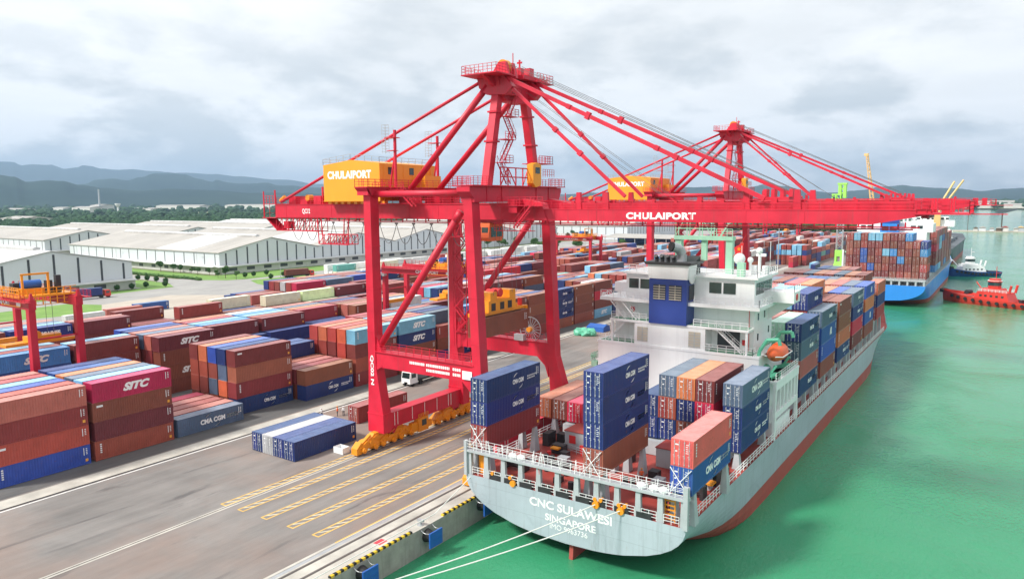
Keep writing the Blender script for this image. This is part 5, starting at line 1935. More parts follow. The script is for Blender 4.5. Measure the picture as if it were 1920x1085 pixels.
# singles lying about
for (x, y, z, c, lab) in ((-190, 166, 0.02, 'navy', 'lone navy container on the ground right of the cream one'), (-189, 108, 0.02, 'white', 'white open-ended container on the bare earth, left side'), (-192, 122, 0.02, 'salmon', 'dusty salmon container on the bare earth beside the white one'), (-196, 134, 0.02, 'blue', 'royal blue container on the bare earth'), (-178, 156, 0.02, 'navy', 'navy container on the ground beneath the pale lime ones'),
                         (-46.6, 421, 0.02, 'crimson', 'crimson container, lower of two, standing before the far pale blue stack'), (-46.6, 421, 0.02 + CH, 'red', 'dull red container on top of the crimson one before the far stack'), (-36.0, 423, 0.02, 'ltblue', 'pale blue container alone before the far stack, near the lime crane'), (-33.0, 412, 0.02, 'navy', 'navy container lying before the pale blue one near the lime crane'), (-66.0, 424, 0.02, 'brown', 'brown container alone in the cross lane, left of the far lamp mast'),
                         (-33.0, 205, 0.02, 'navy', 'navy container alone on the quay beyond the ship bridge')):
    C(x, y, z, c, lab, 'single containers on open ground')
# four on the quay beside the crane, one behind
for i, c in enumerate(('navy', 'navy', 'grey', 'navy')):
    C(-30.0 - 1.22 - i * 2.49, 67.4, 0.03, c, ['navy container with an orange mark, right of the row of four on the quay', 'navy container, second from right in the row of four on the quay', 'grey-white container in the row of four on the quay', 'navy container, leftmost in the row of four on the quay'][i], 'row of four containers on the quay', True)
C(-37.0, 85.6, 0.03, 'redbrown', 'red-brown container on the quay behind the row of four', 'single containers on open ground', True)
C(-8.73, 83.1, 17.95, 'brown', 'brown container hanging from the yellow spreader', 'single containers on open ground')

# ---------------------------------------------------------------- containers on the grey ship
G = 'containers aboard the grey ship'
def ship_stack(xr, y0, z0, cols, where):
    n = len(cols)
    for k, c in enumerate(cols):
        C(xr - CW / 2, y0, z0 + k * CH, c, '%s container, %s, %s' % (CWORD[c.split('*')[0]], tierw(k, n), where), G, True)
ship_stack(2.95, 70.0, 7.42, ['redbrown', 'navy*CMA', 'navy*CMA'], 'leftmost stack at the ship stern')
ship_stack(18.76, 70.0, 7.42, ['rust', 'navy*CMA', 'navy*CMA', 'navy*CMA'], 'tall middle stack at the ship stern')
ship_stack(29.05, 70.0, 7.42, ['blue*CMAL', 'coral'], 'rightmost stack at the ship stern')
D0, DB = 89.0, 6.2
ship_stack(28.2, D0, DB, ['navy*CMA', 'navy*CMA', 'slate*CMAL'], 'starboard stack just aft of the lifeboat')
ship_stack(24.6, D0, DB, ['red', 'crimson', 'maroon'], 'maroon-topped stack aft of the bridge')
ship_stack(22.1, D0, DB, ['brown', 'navy', 'orange'], 'orange-topped stack aft of the bridge')
ship_stack(19.6, D0, DB, ['navy', 'redbrown', 'slate'], 'slate-topped stack aft of the bridge')
ship_stack(17.05, D0, DB, ['navy', 'navy'], 'two-high stack behind the tall stern stack')
ship_stack(5.7, D0, DB, ['crimson'], 'single crimson box aft of the bridge, port side')
ship_stack(3.15, D0, DB, ['brown'], 'single brown box aft of the bridge, port side')
ship_stack(0.6, D0, DB, ['orange'], 'outermost box aft of the bridge, port side')
FB = [116.9, 131.5, 146.1, 160.6, 175.6, 190.6, 205.2, 219.8]
FO = {
    0: {0: ['navy*CMA', 'salmon', 'slate*CMA', 'navy*CMA'], 1: ['brown', 'navy', 'navy', 'mint'], 2: ['brown', 'brown', 'navy', 'salmon']},
    1: {0: ['rust', 'blue', 'blue*APL', 'slate*CMA'], 1: ['brown', 'navy', 'brown', 'red', 'navy*CMA'], 2: ['brown', 'brown', 'brown', 'brown', 'ltblue'], 3: ['brown', 'brown', 'brown', 'brown', 'ltblue'], 4: ['brown', 'brown', 'brown', 'brown', 'coral']},
    2: {0: ['navy*CMA', 'orange', 'brown', 'brown'], 1: ['brown', 'brown', 'brown', 'brown'], 2: ['brown', 'brown', 'brown', 'orange', 'orange'], 3: ['brown', 'brown', 'brown', 'brown', 'coral']},
    3: {0: ['maroon', 'crimson', 'navy*CMA', 'slate*CMA'], 1: ['brown', 'brown', 'navy', 'blue'], 2: ['brown', 'brown', 'brown', 'orange'], 3: ['brown', 'brown', 'brown', 'orange']},
    4: {0: ['rust', 'blue*APL', 'orange', 'blue*APL'], 1: ['brown', 'brown', 'brown', 'slate'], 2: ['brown', 'brown', 'brown', 'salmon'], 3: ['brown', 'brown', 'brown', 'orange'], 4: ['brown', 'brown', 'brown', 'slate'], 5: ['brown', 'brown', 'brown', 'orange']},
    5: {0: ['red', 'navy', 'orange'], 1: ['red', 'brown'], 2: ['brown', 'brown', 'rust'], 3: ['brown', 'brown', 'orange'], 4: ['brown', 'brown', 'slate']},
    6: {0: [], 1: [], 2: ['brown', 'brown', 'rust'], 3: ['brown', 'rust', 'orange'], 4: ['brown', 'salmon', 'slate'], 5: ['brown', 'slate', 'salmon'], 6: ['brown', 'navy', 'orange'], 7: ['brown', 'navy', 'slate'], 8: ['brown', 'brown', 'redbrown'], 9: ['brown', 'brown', 'rust'], 10: []},
    7: {0: [], 1: [], 2: [], 3: [], 4: ['brown', 'brown', 'redbrown'], 5: ['brown', 'brown', 'orange'], 6: ['brown', 'brown', 'slate'], 7: ['navy', 'navy', 'navy'], 8: [], 9: [], 10: []},
}
for i, y0 in enumerate(FB):
    for j in range(11):
        cols = FO[i].get(j)
        if cols is None:
            cols = [rc.choice(PAL) for _ in range(4 if i < 5 else 3)]
        if i == 5 and j >= 10: cols = []
        zb = 7.0 if i < 5 else 9.1 if i == 5 else 9.4
        ship_stack((28.6 if i < 5 else 28.9 if i == 5 else 28.9) - 2.545 * j, y0, zb, cols, '%s row from starboard, %s bay ahead of the bridge' % (ORD[j], ORD[i]))
# ---------------------------------------------------------------- containers on the blue ship
rb = random.Random(4)
G = 'containers aboard the blue ship'
BP = ['brown'] * 6 + ['maroon'] * 4 + ['redbrown'] * 6 + ['rust'] * 2
for bi, y0 in enumerate((316.0, 352, 366.6, 381.2, 395.8, 410.4, 425)):
    for j in range(11):
        n = 6 if bi == 0 else 6
        if bi == 0 and j in (0, 1): n = 5
        if bi > 4: n = 5
        for k in range(n):
            c = rb.choice(BP)
            if bi == 0:
                c = {(0, 3): 'midblue', (0, 4): 'navy', (0, 1): 'red', (2, 5): 'midblue', (6, 5): 'ltblue', (7, 5): 'ltblue', (9, 5): 'ltblue', (4, 3): 'midblue', (5, 3): 'ltblue', (8, 3): 'blue', (8, 2): 'blue', (7, 1): 'blue', (3, 2): 'midblue'}.get((j, k), c)
            elif j == 0 and rb.random() < 0.3:
                c = rb.choice(['blue', 'midblue', 'crimson', 'ltblue', 'white'])
            C(28.1 - 2.6 * j - CW / 2, y0, 6.9 + k * CH, c, '%s container, %s, %s column from starboard, %s' % (CWORD[c], tierw(k, n), ORD[j], 'stern of the blue ship' if bi == 0 else '%s bay ahead of the blue ship bridge' % ORD[bi - 1]), G, bi == 0)

# ---------------------------------------------------------------- which containers show largest (z-buffer of boxes)
def rank_visible():
    W, Hh, S = 640, 362, 640 / 1920.0
    zb = np.full((Hh, W), 1e9)
    ids = np.full((Hh, W), -1, int)
    B = np.array([[*_r2], [*_u2], [*_f]])
    cpos = np.array([CAMX, 0, CAMZ])
    def draw(quad, idx):
        d = (np.array(quad) - cpos) @ B.T
        if d[:, 2].min() < 1: return
        u = (960 + FPX * d[:, 0] / d[:, 2]) * S
        v = (542.5 - FPX * d[:, 1] / d[:, 2]) * S
        x0, x1 = int(max(0, math.floor(u.min()))), int(min(W - 1, math.ceil(u.max())))
        y0, y1 = int(max(0, math.floor(v.min()))), int(min(Hh - 1, math.ceil(v.max())))
        if x1 < x0 or y1 < y0: return
        gx, gy = np.meshgrid(np.arange(x0, x1 + 1) + 0.5, np.arange(y0, y1 + 1) + 0.5)
        ins_p = np.ones(gx.shape, bool)
        ins_n = np.ones(gx.shape, bool)
        for i in range(4):
            j = (i + 1) % 4
            cr = (u[j] - u[i]) * (gy - v[i]) - (v[j] - v[i]) * (gx - u[i])
            ins_p &= cr >= 0
            ins_n &= cr <= 0
        ins = ins_p | ins_n
        if not ins.any(): return
        nrm = np.cross(d[1] - d[0], d[2] - d[0])
        pl = nrm @ d[0]
        rx = (gx / S - 960) / FPX
        ry = -(gy / S - 542.5) / FPX
        dn = nrm[0] * rx + nrm[1] * ry + nrm[2]
        z = np.where(np.abs(dn) > 1e-9, pl / dn, 1e9)
        sub = zb[y0:y1 + 1, x0:x1 + 1]
        m_ = ins & (z < sub) & (z > 0)
        sub[m_] = z[m_]
        ids[y0:y1 + 1, x0:x1 + 1][m_] = idx
    def boxq(x0, x1, y0, y1, z0, z1, idx):
        draw([(x1, y0, z0), (x1, y1, z0), (x1, y1, z1), (x1, y0, z1)], idx)
        draw([(x0, y0, z0), (x1, y0, z0), (x1, y0, z1), (x0, y0, z1)], idx)
        draw([(x0, y0, z1), (x1, y0, z1), (x1, y1, z1), (x0, y1, z1)], idx)
    for i, c in enumerate(CONT):
        boxq(c[0] - CW / 2, c[0] + CW / 2, c[1], c[1] + CL, c[2], c[2] + CH, i)
    boxq(3, 24.8, 103, 114, 4, 26.5, -2)
    boxq(0.2, 28.7, 69.2, 235, -3, 4.1, -3)
    boxq(-54, 47, 84.9, 86, 35, 37, -4)
    cnt = np.bincount(ids[ids >= 0].ravel(), minlength=len(CONT))
    return cnt


VIS = rank_visible()
order = np.argsort(-VIS)
NIND = 300
CHOSEN = set(int(i) for i in order[:NIND] if VIS[i] > 0)


def place_container(i):
    x, y, z, col, logo, door, label, group = CONT[i]
    o = link('shipping_container', SHELL_ME, None, (x + 0.03 * math.sin(i * 7.3), y + 0.07 * math.sin(i * 3.1), z))
    o.rotation_euler.z = 0.0028 * math.sin(i * 5.7)
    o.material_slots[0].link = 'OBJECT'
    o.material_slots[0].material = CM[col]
    tag(o, label, 'container', group)
    big = VIS[i] > 60
    if door and VIS[i] > 25:
        for s in (-1, 1):
            d = link('door', DOOR_ME[s], o)
            d.material_slots[0].link = 'OBJECT'
            d.material_slots[0].material = CM[col]
            link('lock_rods', ROD_ME[s], d)
        link('marking', MARK_ME[i % 3], o)
    if logo:
        s, w, h, sh, bo = LOGO[logo]
        m_ = M['letter_blue'] if col == 'white' else M['letter']
        tx = lettering(s, w, h, '+X', (0, 0, 0), o, sh, bo, m_)
        if logo in ('CMA', 'CMAL'):
            yc = 6.9 if logo == 'CMA' else 6.3
            tx.location = (hw, yc, 1.45)
            em = link('emblem', ARC_ME, o, (0, yc, 1.45))
            if logo == 'CMAL':
                em.scale = (1, 1.25, 1.1)
        else:
            tx.location = (hw, 6.6 if logo != 'APL' else 7.4, 1.5)
    if big:
        link('side_marking', SIDE_MARK_ME, o)
        if i % 3 == 0 and not logo:
            link('side_code', CODE_ME, o)
        elif i % 5 == 1 and not logo:
            link('side_code', CODE2_ME, o)
        if i % 2 == 0 and not logo:
            link('sticker', STICKER_ME, o)
    return o


for i in sorted(CHOSEN):
    place_container(i)
# everything else, seen only as a mass (and what fills the stacks): one object
vs, fs, cs = [], [], []
for i, c in enumerate(CONT):
    if i in CHOSEN: continue
    x0, x1, y0, y1, z0, z1 = c[0] - CW / 2 + 0.02, c[0] + CW / 2 - 0.02, c[1] + 0.05, c[1] + CL - 0.05, c[2], c[2] + CH - 0.05
    k = len(vs)
    vs += [(x0, y0, z0), (x1, y0, z0), (x1, y1, z0), (x0, y1, z0), (x0, y0, z1), (x1, y0, z1), (x1, y1, z1), (x0, y1, z1)]
    fs += [tuple(k + q for q in f) for f in ((4, 5, 6, 7), (0, 1, 5, 4), (1, 2, 6, 5), (2, 3, 7, 6), (3, 0, 4, 7))]
    v_ = 0.8 + 0.35 * ((i * 7919) % 97) / 97
    col_ = tuple(min(1, q * v_) for q in COLS[c[3]])
    cs += [col_] * 5
    if VIS[i] > 2 and (c[5] or c[7].startswith('containers aboard')):
        yy = y0 - 0.03
        lite = tuple(0.45 * q + 0.28 for q in col_)
        dk_ = tuple(0.35 * q for q in col_)
        for (xa, xb, za, zb_, cc) in ((0.30, 0.36, 0.1, 2.75, lite), (0.78, 0.84, 0.1, 2.75, lite), (1.18, 1.26, 0.1, 2.8, dk_), (1.60, 1.66, 0.1, 2.75, lite), (2.08, 2.14, 0.1, 2.75, lite), (1.5, 2.0, 2.3, 2.5, lite), (1.55, 1.9, 1.9, 2.05, lite), (0.5, 0.8, 1.5, 1.75, lite), (0.02, 0.1, 0.0, 2.85, dk_), (0.02, 2.42, 2.76, 2.86, dk_)):
            k = len(vs)
            vs += [(x0 + xa, yy, z0 + za), (x0 + xb, yy, z0 + za), (x0 + xb, yy, z0 + zb_), (x0 + xa, yy, z0 + zb_)]
            fs.append((k, k + 1, k + 2, k + 3))
            cs.append(cc)
me = bpy.data.meshes.new('stacked_containers')
me.from_pydata(vs, [], fs)
at = me.color_attributes.new('Col', 'FLOAT_COLOR', 'CORNER')
arr = np.ones((len(fs) * 4, 4), np.float32)
arr[:, :3] = np.repeat(np.array(cs, np.float32), 4, axis=0)
at.data.foreach_set('color', arr.ravel())
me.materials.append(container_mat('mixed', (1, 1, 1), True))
me.update()
tag(link('stacked_containers', me), 'mass of distant and half-hidden containers filling the stacks', 'containers', kind='stuff')
# ================================================================ SHIPS
def sm(t):
    t = max(0.0, min(1.0, t))
    return t * t * (3 - 2 * t)


def hull_mesh(xc, y0, y1, half, zd, zboot, zfore=0.0, zk0=-1.2, zkm=-7.5, rake=9.0, ns=56, nz=12, bow0=0.80):
    """lofted hull; material 0 topsides, 1 boot topping"""
    b = MB()
    L = y1 - y0
    ss = sorted(set(list(np.linspace(0, 0.14, 10)) + list(np.linspace(0.14, bow0 - 0.1, 14)) + list(np.linspace(bow0 - 0.1, 1.0, 26))))
    grid = []
    for s in ss:
        deck = zd + zfore * sm((s - 0.86) / 0.05)
        bd = half * (1 - max(0, (s - bow0) / (1 - bow0)) ** 2.3)
        zk = zk0 + (zkm - zk0) * sm(s / 0.16)
        p = 2.2 + 7 * sm(s / 0.28) - 6.2 * sm((s - 0.72) / 0.25)
        fine = 0.62 * sm((s - 0.66) / 0.34)
        zl = [deck + (zboot - deck) * k / (nz - 5) for k in range(nz - 4)] if zk < zboot - 0.3 else None
        if zl is None:
            zl = [deck + (zk - deck) * (k / (nz)) for k in range(nz + 1)]
        else:
            zl += [zboot + (zk - zboot) * (k / 5) for k in range(1, 6)]
        row = []
        for z in zl:
            t = (deck - z) / (deck - zk)
            g = max(0.0, 1 - t ** p) ** (1 / p)
            bb = bd * g * (1 - fine * min(1, (deck - z) / (deck - WZ + 1e-6)) ** 0.9 * (bd < half * 0.9999 or s > 0.66))
            y = y0 + L * s - (s ** 7) * rake * min(1.2, (deck - z) / (deck - WZ))
            row.append((bb, y, z))
        grid.append(row)
    n = len(grid[0])
    for sg in (1, -1):
        k = len(b.v)
        for row in grid:
            for (bb, y, z) in row:
                b.v.append((xc + sg * bb, y, z))
        for i in range(len(grid) - 1):
            for j in range(n - 1):
                a = k + i * n + j
                f = (a, a + n, a + n + 1, a + 1)
                b.f.append(f[::-1] if sg > 0 else f)
                zc = sum(b.v[q][2] for q in f) / 4
                b.m.append(1 if zc < zboot else 0)
    # transom
    k = len(b.v)
    ring = [(xc + bb, y, z) for (bb, y, z) in grid[0]] + [(xc - bb, y, z) for (bb, y, z) in grid[0][::-1]][1:]
    b.v.extend(ring)
    b.f.append(tuple(range(k, k + len(ring))))
    b.m.append(0)
    outline = [(xc + r_[0][0], r_[0][1], r_[0][2]) for r_ in grid]
    return b, outline


S1 = thing('container_ship', (14.5, 155, WZ), 'pale grey container ship with white bridge alongside the quay', 'ship')
hb, outl = hull_mesh(14.5, 69.2, 241.0, 14.25, 4.15, -0.6, 4.6)
hull = hb.build('hull', [M['hull_grey'], M['boot_red']], S1)
b = MB()                                     # deck
n = len(outl)
vs = [(x - 0.05 if x > 14.5 else x, y, z - 0.12) for (x, y, z) in outl] + [(29 - x + 0.05, y, z - 0.12) for (x, y, z) in outl]
b.add(vs, [(i, i + 1, n + i + 1, n + i) for i in range(n - 1)])
b.f = [f[::-1] if False else f for f in b.f]
b.build('deck', M['deck_red'], S1)
b = MB()                                     # hatch coaming / raised inner deck under the stacks
b.box(3.0, 26.0, 88.2, 101.6, 4.1, 6.0)
b.box(2.2, 26.8, 116.0, 204, 4.1, 6.8)
b.box(4.0, 25.0, 190, 206, 6.8, 8.9)
b.box(6.0, 23.0, 206, 218, 6.8, 9.2)
b.box(8.6, 20.4, 218, 232, 6.8, 9.2)
b.build('hatch_coaming', M['grey'], S1)
b = MB()
b.box(5.6, 13.0, 84.3, 88.0, 4.05, 6.5)
b.box(9.6, 13.2, 82.6, 84.3, 4.05, 6.2)
b.box(18.8, 24.2, 84.6, 88.0, 4.05, 6.5)
b.box(21.5, 24.6, 83.2, 84.6, 4.05, 6.2)
dh = b.build('deck_house', M['grey'], S1)
b = MB()
b.box(5.5, 13.1, 84.2, 88.1, 6.5, 6.6)
b.box(9.5, 13.3, 82.5, 84.2, 6.2, 6.3)
b.box(18.7, 24.3, 84.5, 88.1, 6.5, 6.6)
b.box(21.4, 24.7, 83.1, 84.5, 6.2, 6.3)
b.build('house_top', M['deck_red'], dh)
b = MB()
b.box(6.3, 7.3, 84.24, 84.3, 4.9, 6.0)
b.box(10.4, 11.0, 82.54, 82.6, 4.3, 6.0)
b.build('fire_locker', M['sign_red'], dh)
MB().box(11.4, 12.9, 82.5, 82.6, 4.2, 6.1).build('door', M['white'], dh)
MB().prism([(22.0, 4.9), (23.4, 4.6), (24.0, 6.0), (23.3, 5.4), (22.3, 6.1)], 'y', 83.05, 83.2).build('yellow_mark', M['yellow'], dh)
b = MB()                                     # container stools and lashing posts at the stern
for (x, y) in ((1.7, 71.0), (1.7, 81.2), (17.5, 71.0), (17.5, 81.2), (27.8, 71.0), (27.8, 81.2)):
    for dx in (-1.0, 1.0):
        b.frustum((x + dx - 0.45, x + dx + 0.45, y - 0.6, y + 0.6, 4.05), (x + dx - 0.2, x + dx + 0.2, y - 0.3, y + 0.3, 7.38))
for x in (0.9, 5.2, 17.8, 27.6):
    for y in (89.5, 100.6):
        b.frustum((x - 0.5, x + 0.5, y - 0.5, y + 0.5, 4.05), (x - 0.25, x + 0.25, y - 0.3, y + 0.3, 6.18))
for x in np.arange(18.6, 28.4, 2.5):
    b.box(x - 0.2, x + 0.2, 89.0, 101.0, 5.9, 6.18)
for (y0_) in FB[:6]:
    for y in (y0_ + 0.4, y0_ + 6.0, y0_ + 11.6):
        for x in (0.9, 28.0):
            b.frustum((x - 0.35, x + 0.35, y - 0.4, y + 0.4, 4.05), (x - 0.2, x + 0.2, y - 0.25, y + 0.25, 6.95 if y0_ < 190 else 9.05))
b.build('container_stool', M['grey'], S1)
# stern walkway on posts with rails
b = MB()
for i, x in enumerate(np.linspace(0.75, 28.35, 12)):
    w = 0.36 if 0 < i < 11 else 0.3
    b.frustum((x - w, x + w, 69.3, 69.75, 4.0), (x - w * 0.75, x + w * 0.75, 69.3, 69.75, 7.0))
b.box(0.2, 28.9, 69.05, 70.05, 7.0, 7.3)
b.box(28.45, 28.95, 69.0, 69.5, 4.0, 8.6)
b.box(0.1, 0.5, 69.0, 69.5, 4.0, 8.4)
wk = b.build('stern_walkway', M['grey'], S1)
b = MB()
b.rail([(0.3, 69.1, 7.3), (28.8, 69.1, 7.3)], 1.1, 1.25, 0.024)
b.rail([(0.3, 69.95, 7.3), (28.8, 69.95, 7.3)], 1.1, 1.9, 0.022, rails=2)
for xa in (0.55, 16.35, 26.65):              # lashing rods crossed over the door ends
    for (z0, z1) in ((7.4, 10.2),):
        b.beam((xa, 69.55, z0), (xa + 2.3, 69.85, z1), 0.07, 0.07)
        b.beam((xa + 2.3, 69.55, z0), (xa, 69.85, z1), 0.07, 0.07)
for _ in range(26):
    x = rnd.uniform(1, 28)
    b.beam((x, 69.5 + rnd.uniform(-0.3, 0.3), 7.3), (x + rnd.uniform(-0.3, 0.3), 69.5, 8.3 + rnd.random() * 0.5), 0.08, 0.08)
b.build('handrail', M['ship_white'], wk)
b = MB()                                     # bundles of lashing gear on the walkway
for x in (7.0, 8.2, 23.6, 25.0, 26.1):
    b.sphere((x, 69.6, 7.55), 0.55, 8, 5, 0, (1.1, 0.8, 0.7))
b.build('lashing_gear', M['ship_white'], wk)
b = MB()                                     # deck edge rails at the stern
for i in range(11):
    x0 = 0.75 + i * 2.509
    b.rail([(x0 + 0.4, 69.35, 4.15), (x0 + 2.1, 69.35, 4.15)], 1.0, 0.85, 0.026)
b.rail([(28.6, 70.2, 4.15), (28.6, 80.0, 4.15)], 1.1, 1.1, 0.035)
b.rail([(28.62, 82.0, 4.15), (28.62, 115.5, 4.15)], 1.1, 1.4, 0.04)
b.rail([(28.62, 116.0, 4.15), (28.62, 206, 4.15)], 1.1, 1.5, 0.04)
b.rail([(0.4, 70.2, 4.15), (0.4, 206, 4.15)], 1.1, 2.0, 0.04)
b.build('deck_rail', M['ship_white'], S1)
b = MB()                                     # mooring winches, chocks and drums
for (x, y) in ((4.5, 74), (9.5, 76), (22.5, 75), (26.0, 78)):
    b.tube((x - 1.2, y, 4.9), (x + 1.2, y, 4.9), 0.6, 12)
    b.box(x - 1.6, x - 1.2, y - 0.7, y + 0.7, 4.05, 5.5)
    b.box(x + 1.2, x + 1.6, y - 0.7, y + 0.7, 4.05, 5.5)
for x in (4.6, 6.8, 9.0, 11.6, 14.0, 16.6, 18.6, 21.4, 24.0):
    b.box(x - 0.85, x + 0.85, 69.28, 69.9, 4.12, 4.75)
    b.tube((x - 0.35, 69.6, 4.7), (x - 0.35, 69.6, 5.05), 0.25, 10)
    b.tube((x + 0.35, 69.6, 4.7), (x + 0.35, 69.6, 5.05), 0.25, 10)
for (x, y) in ((13.6, 72), (18.2, 77), (6.2, 78.5), (24.8, 73)):
    b.tube((x, y, 4.05), (x, y, 5.0), 0.35, 10)
    b.tube((x + 0.9, y, 4.05), (x + 0.9, y, 5.0), 0.35, 10)
for (x, y, w, d, h) in ((6.0, 82.2, 0.9, 0.6, 1.2), (7.8, 80.6, 0.5, 0.5, 1.0), (15.0, 84.5, 0.8, 0.6, 1.6), (20.2, 81.0, 0.6, 0.6, 0.9), (25.6, 84.0, 1.0, 0.8, 1.5), (27.2, 85.4, 0.5, 0.8, 1.2), (26.6, 83.0, 0.9, 0.9, 1.4), (3.0, 84.5, 0.5, 1.0, 1.8), (4.2, 86.0, 0.6, 0.6, 1.4), (16.2, 75.0, 0.5, 0.4, 0.8), (11.2, 73.2, 0.4, 0.6, 0.7)):
    b.box(x - w, x + w, y - d, y + d, 4.05, 4.05 + h)
b.build('mooring_gear', M['dark'], S1)
b = MB()
for (x, y, w, d, h) in ((8.8, 78.6, 0.7, 0.5, 1.1), (14.6, 80.2, 0.9, 0.6, 1.5), (19.6, 85.8, 0.5, 0.4, 1.9), (21.8, 78.4, 0.6, 0.9, 1.0), (5.4, 75.6, 0.5, 0.6, 0.9), (13.9, 86.2, 0.6, 0.8, 2.0)):
    b.box(x - w, x + w, y - d, y + d, 4.05, 4.05 + h)
b.rail([(6.0, 83.4, 4.05), (12.6, 82.0, 4.05)], 1.0, 1.2, 0.03)
b.build('deck_locker', M['grey'], S1)
b = MB()
for (x, y) in ((8.6, 83.6), (9.1, 83.0), (22.2, 82.4), (6.0, 79.5)):
    b.tube((x, y, 4.05), (x, y, 5.1), 0.28, 10)
b.build('red_drum', M['sign_red'], S1)
b = MB()
b.box(5.4, 6.6, 80.8, 82.0, 4.9, 5.1)
b.box(26.6, 28.0, 79.2, 80.6, 5.2, 5.4)
b.box(25.6, 27.4, 86.2, 87.0, 4.8, 5.0)
b.build('yellow_cover', M['yellow'], S1)
b = MB()
for x in (4.2, 6.8, 18.2, 18.9, 21.1, 21.8):
    b.tube((x, 69.2, 4.9), (x, 69.8, 4.9), 0.22, 10)
b.tube((18.4, 69.0, 4.35), (18.4, 69.3, 4.35), 0.42, 12)
b.tube((21.4, 69.0, 4.35), (21.4, 69.3, 4.35), 0.42, 12)
b.tube((7.3, 69.0, 4.35), (7.3, 69.3, 4.35), 0.38, 12)
b.box(1.4, 2.6, 70.4, 71.2, 4.1, 6.9)
for z in np.arange(4.4, 7.0, 0.5):
    b.box(26.2, 27.2, 69.9, 70.0, z, z + 0.14)
b.box(26.1, 26.2, 69.9, 70.0, 4.1, 7.0)
b.box(27.2, 27.3, 69.9, 70.0, 4.1, 7.0)
b.build('yellow_fittings', M['yellow'], S1)
b = MB()
for (x, y) in ((12.6, 80.5), (13.8, 79.8), (24.4, 81.0), (25.2, 80.2), (23.2, 82.2)):
    b.tube((x, y, 4.05), (x, y, 5.2), 0.32, 10)
b.build('blue_drum', M['blue_plastic'], S1)
b = MB()
b.beam((11.0, 69.6, 4.1), (10.9, 69.2, 7.2), 0.06, 0.06)
b.prism([(69.35, 4.4), (69.75, 4.6), (69.6, 6.6), (69.3, 6.9)], 'x', 10.55, 10.8)
b.build('ensign', M['sign_red'], S1)
b = MB()
b.prism([(69.4, -6), (73.6, -6), (73.2, -0.6), (69.9, -0.9)], 'x', 14.7, 15.2)
b.build('rudder', M['boot_red'], S1)
lettering('CNC SULAWESI', 10.7, 1.02, '-Y', (15.0, 69.185, 2.85), S1, 0, 0.025)
lettering('SINGAPORE', 6.6, 0.82, '-Y', (15.1, 69.185, 1.4), S1, 0, 0.02)
lettering('IMO 9963736', 4.9, 0.62, '-Y', (14.9, 69.185, 0.45), S1, 0, 0.0)
# accommodation block
W_ = M['ship_white']
b = MB()
b.box(1.0, 26.2, 102.7, 115.2, 4.1, 15.4)
b.box(0.4, 28.2, 103.2, 115.4, 12.2, 12.5)
b.box(0.9, 26.3, 102.6, 115.3, 15.4, 15.75)
b.box(2.6, 24.6, 105.6, 114.8, 15.75, 22.1)
b.box(7.2, 18.4, 102.75, 105.6, 15.75, 19.0)
b.box(3.0, 24.7, 102.65, 105.6, 19.0, 19.3)
b.box(1.1, 26.0, 103.0, 115.2, 22.1, 22.6)
b.box(4.6, 24.6, 105.2, 114.4, 22.6, 26.3)
b.box(4.3, 25.2, 104.6, 115.2, 26.3, 26.6)
b.box(3.2, 3.5, 102.8, 103.1, 15.75, 19.0)
b.box(24.2, 24.5, 102.8, 103.1, 15.75, 19.0)
acc = b.build('accommodation', W_, S1)
for (x0, x1, z0, z1) in ((5.1, 6.7, 24.0, 25.5), (7.0, 8.6, 24.0, 25.5), (18.0, 19.8, 24.0, 25.6), (20.1, 21.9, 24.0, 25.6)):
    MB().box(x0, x1, 105.12, 105.2, z0, z1).build('window', M['glass'], acc)
for (x0, x1, z0, z1) in ((7.7, 9.4, 16.2, 18.4), (15.9, 17.7, 16.1, 18.4)):
    p = MB().box(x0, x1, 102.68, 102.75, z0, z1).build('louvre', M['louvre'], acc)
    q = MB()
    for k in range(5):
        q.box(x0, x1, 102.64, 102.68, z0 + 0.1 + k * 0.44, z0 + 0.16 + k * 0.44)
    q.box((x0 + x1) / 2 - 0.05, (x0 + x1) / 2 + 0.05, 102.63, 102.68, z0, z1)
    q.build('slat', M['grey'], p)
for y in np.arange(106.0, 114.0, 1.35):
    MB().prism([(y, 24.0), (y + 1.1, 24.0), (y + 1.1, 25.7), (y, 25.7)], 'x', 24.6, 24.66).build('window', M['glass'], acc)
for (y, z) in ((107.2, 20.2), (110.4, 20.2), (112.8, 17.6), (107.2, 17.2), (110.4, 14.0)):
    MB().box(24.6, 24.66, y, y + 0.5, z, z + 1.0).build('porthole', M['glass'], acc)
MB().box(19.3, 22.6, 105.5, 105.6, 15.9, 18.6).build('dark_recess', M['louvre_dark'], acc)
b = MB()                                     # bridge wings
b.prism([(110.0, 22.6), (113.6, 22.6), (113.6, 24.2), (110.0, 24.2)], 'x', 24.6, 28.9)
b.prism([(24.6, 19.6), (28.9, 22.6), (24.6, 22.6)], 'y', 112.2, 112.6)
b.prism([(110.0, 22.6), (113.6, 22.6), (113.6, 24.2), (110.0, 24.2)], 'x', 0.2, 5.5)
b.prism([(4.6, 20.0), (0.2, 22.6), (4.6, 22.6)], 'y', 112.2, 112.6)
wg = b.build('bridge_wing', W_, acc)
b = MB()
b.rail([(24.6, 110.0, 24.2), (28.9, 110.0, 24.2), (28.9, 113.6, 24.2)], 1.0, 1.4, 0.035, rails=2)
b.build('handrail', W_, wg)
b = MB()
b.rail([(1.2, 103.1, 22.6), (9.0, 103.1, 22.6)], 1.05, 1.2, 0.035)
b.rail([(16.5, 103.1, 22.6), (25.9, 103.1, 22.6), (25.9, 110.0, 22.6)], 1.05, 1.2, 0.035)
b.rail([(5.3, 104.7, 26.6), (25.1, 104.7, 26.6), (25.1, 115.1, 26.6)], 1.05, 1.2, 0.035)
b.rail([(3.1, 103.1, 19.3), (9.0, 103.1, 19.3)], 1.05, 1.2, 0.035)
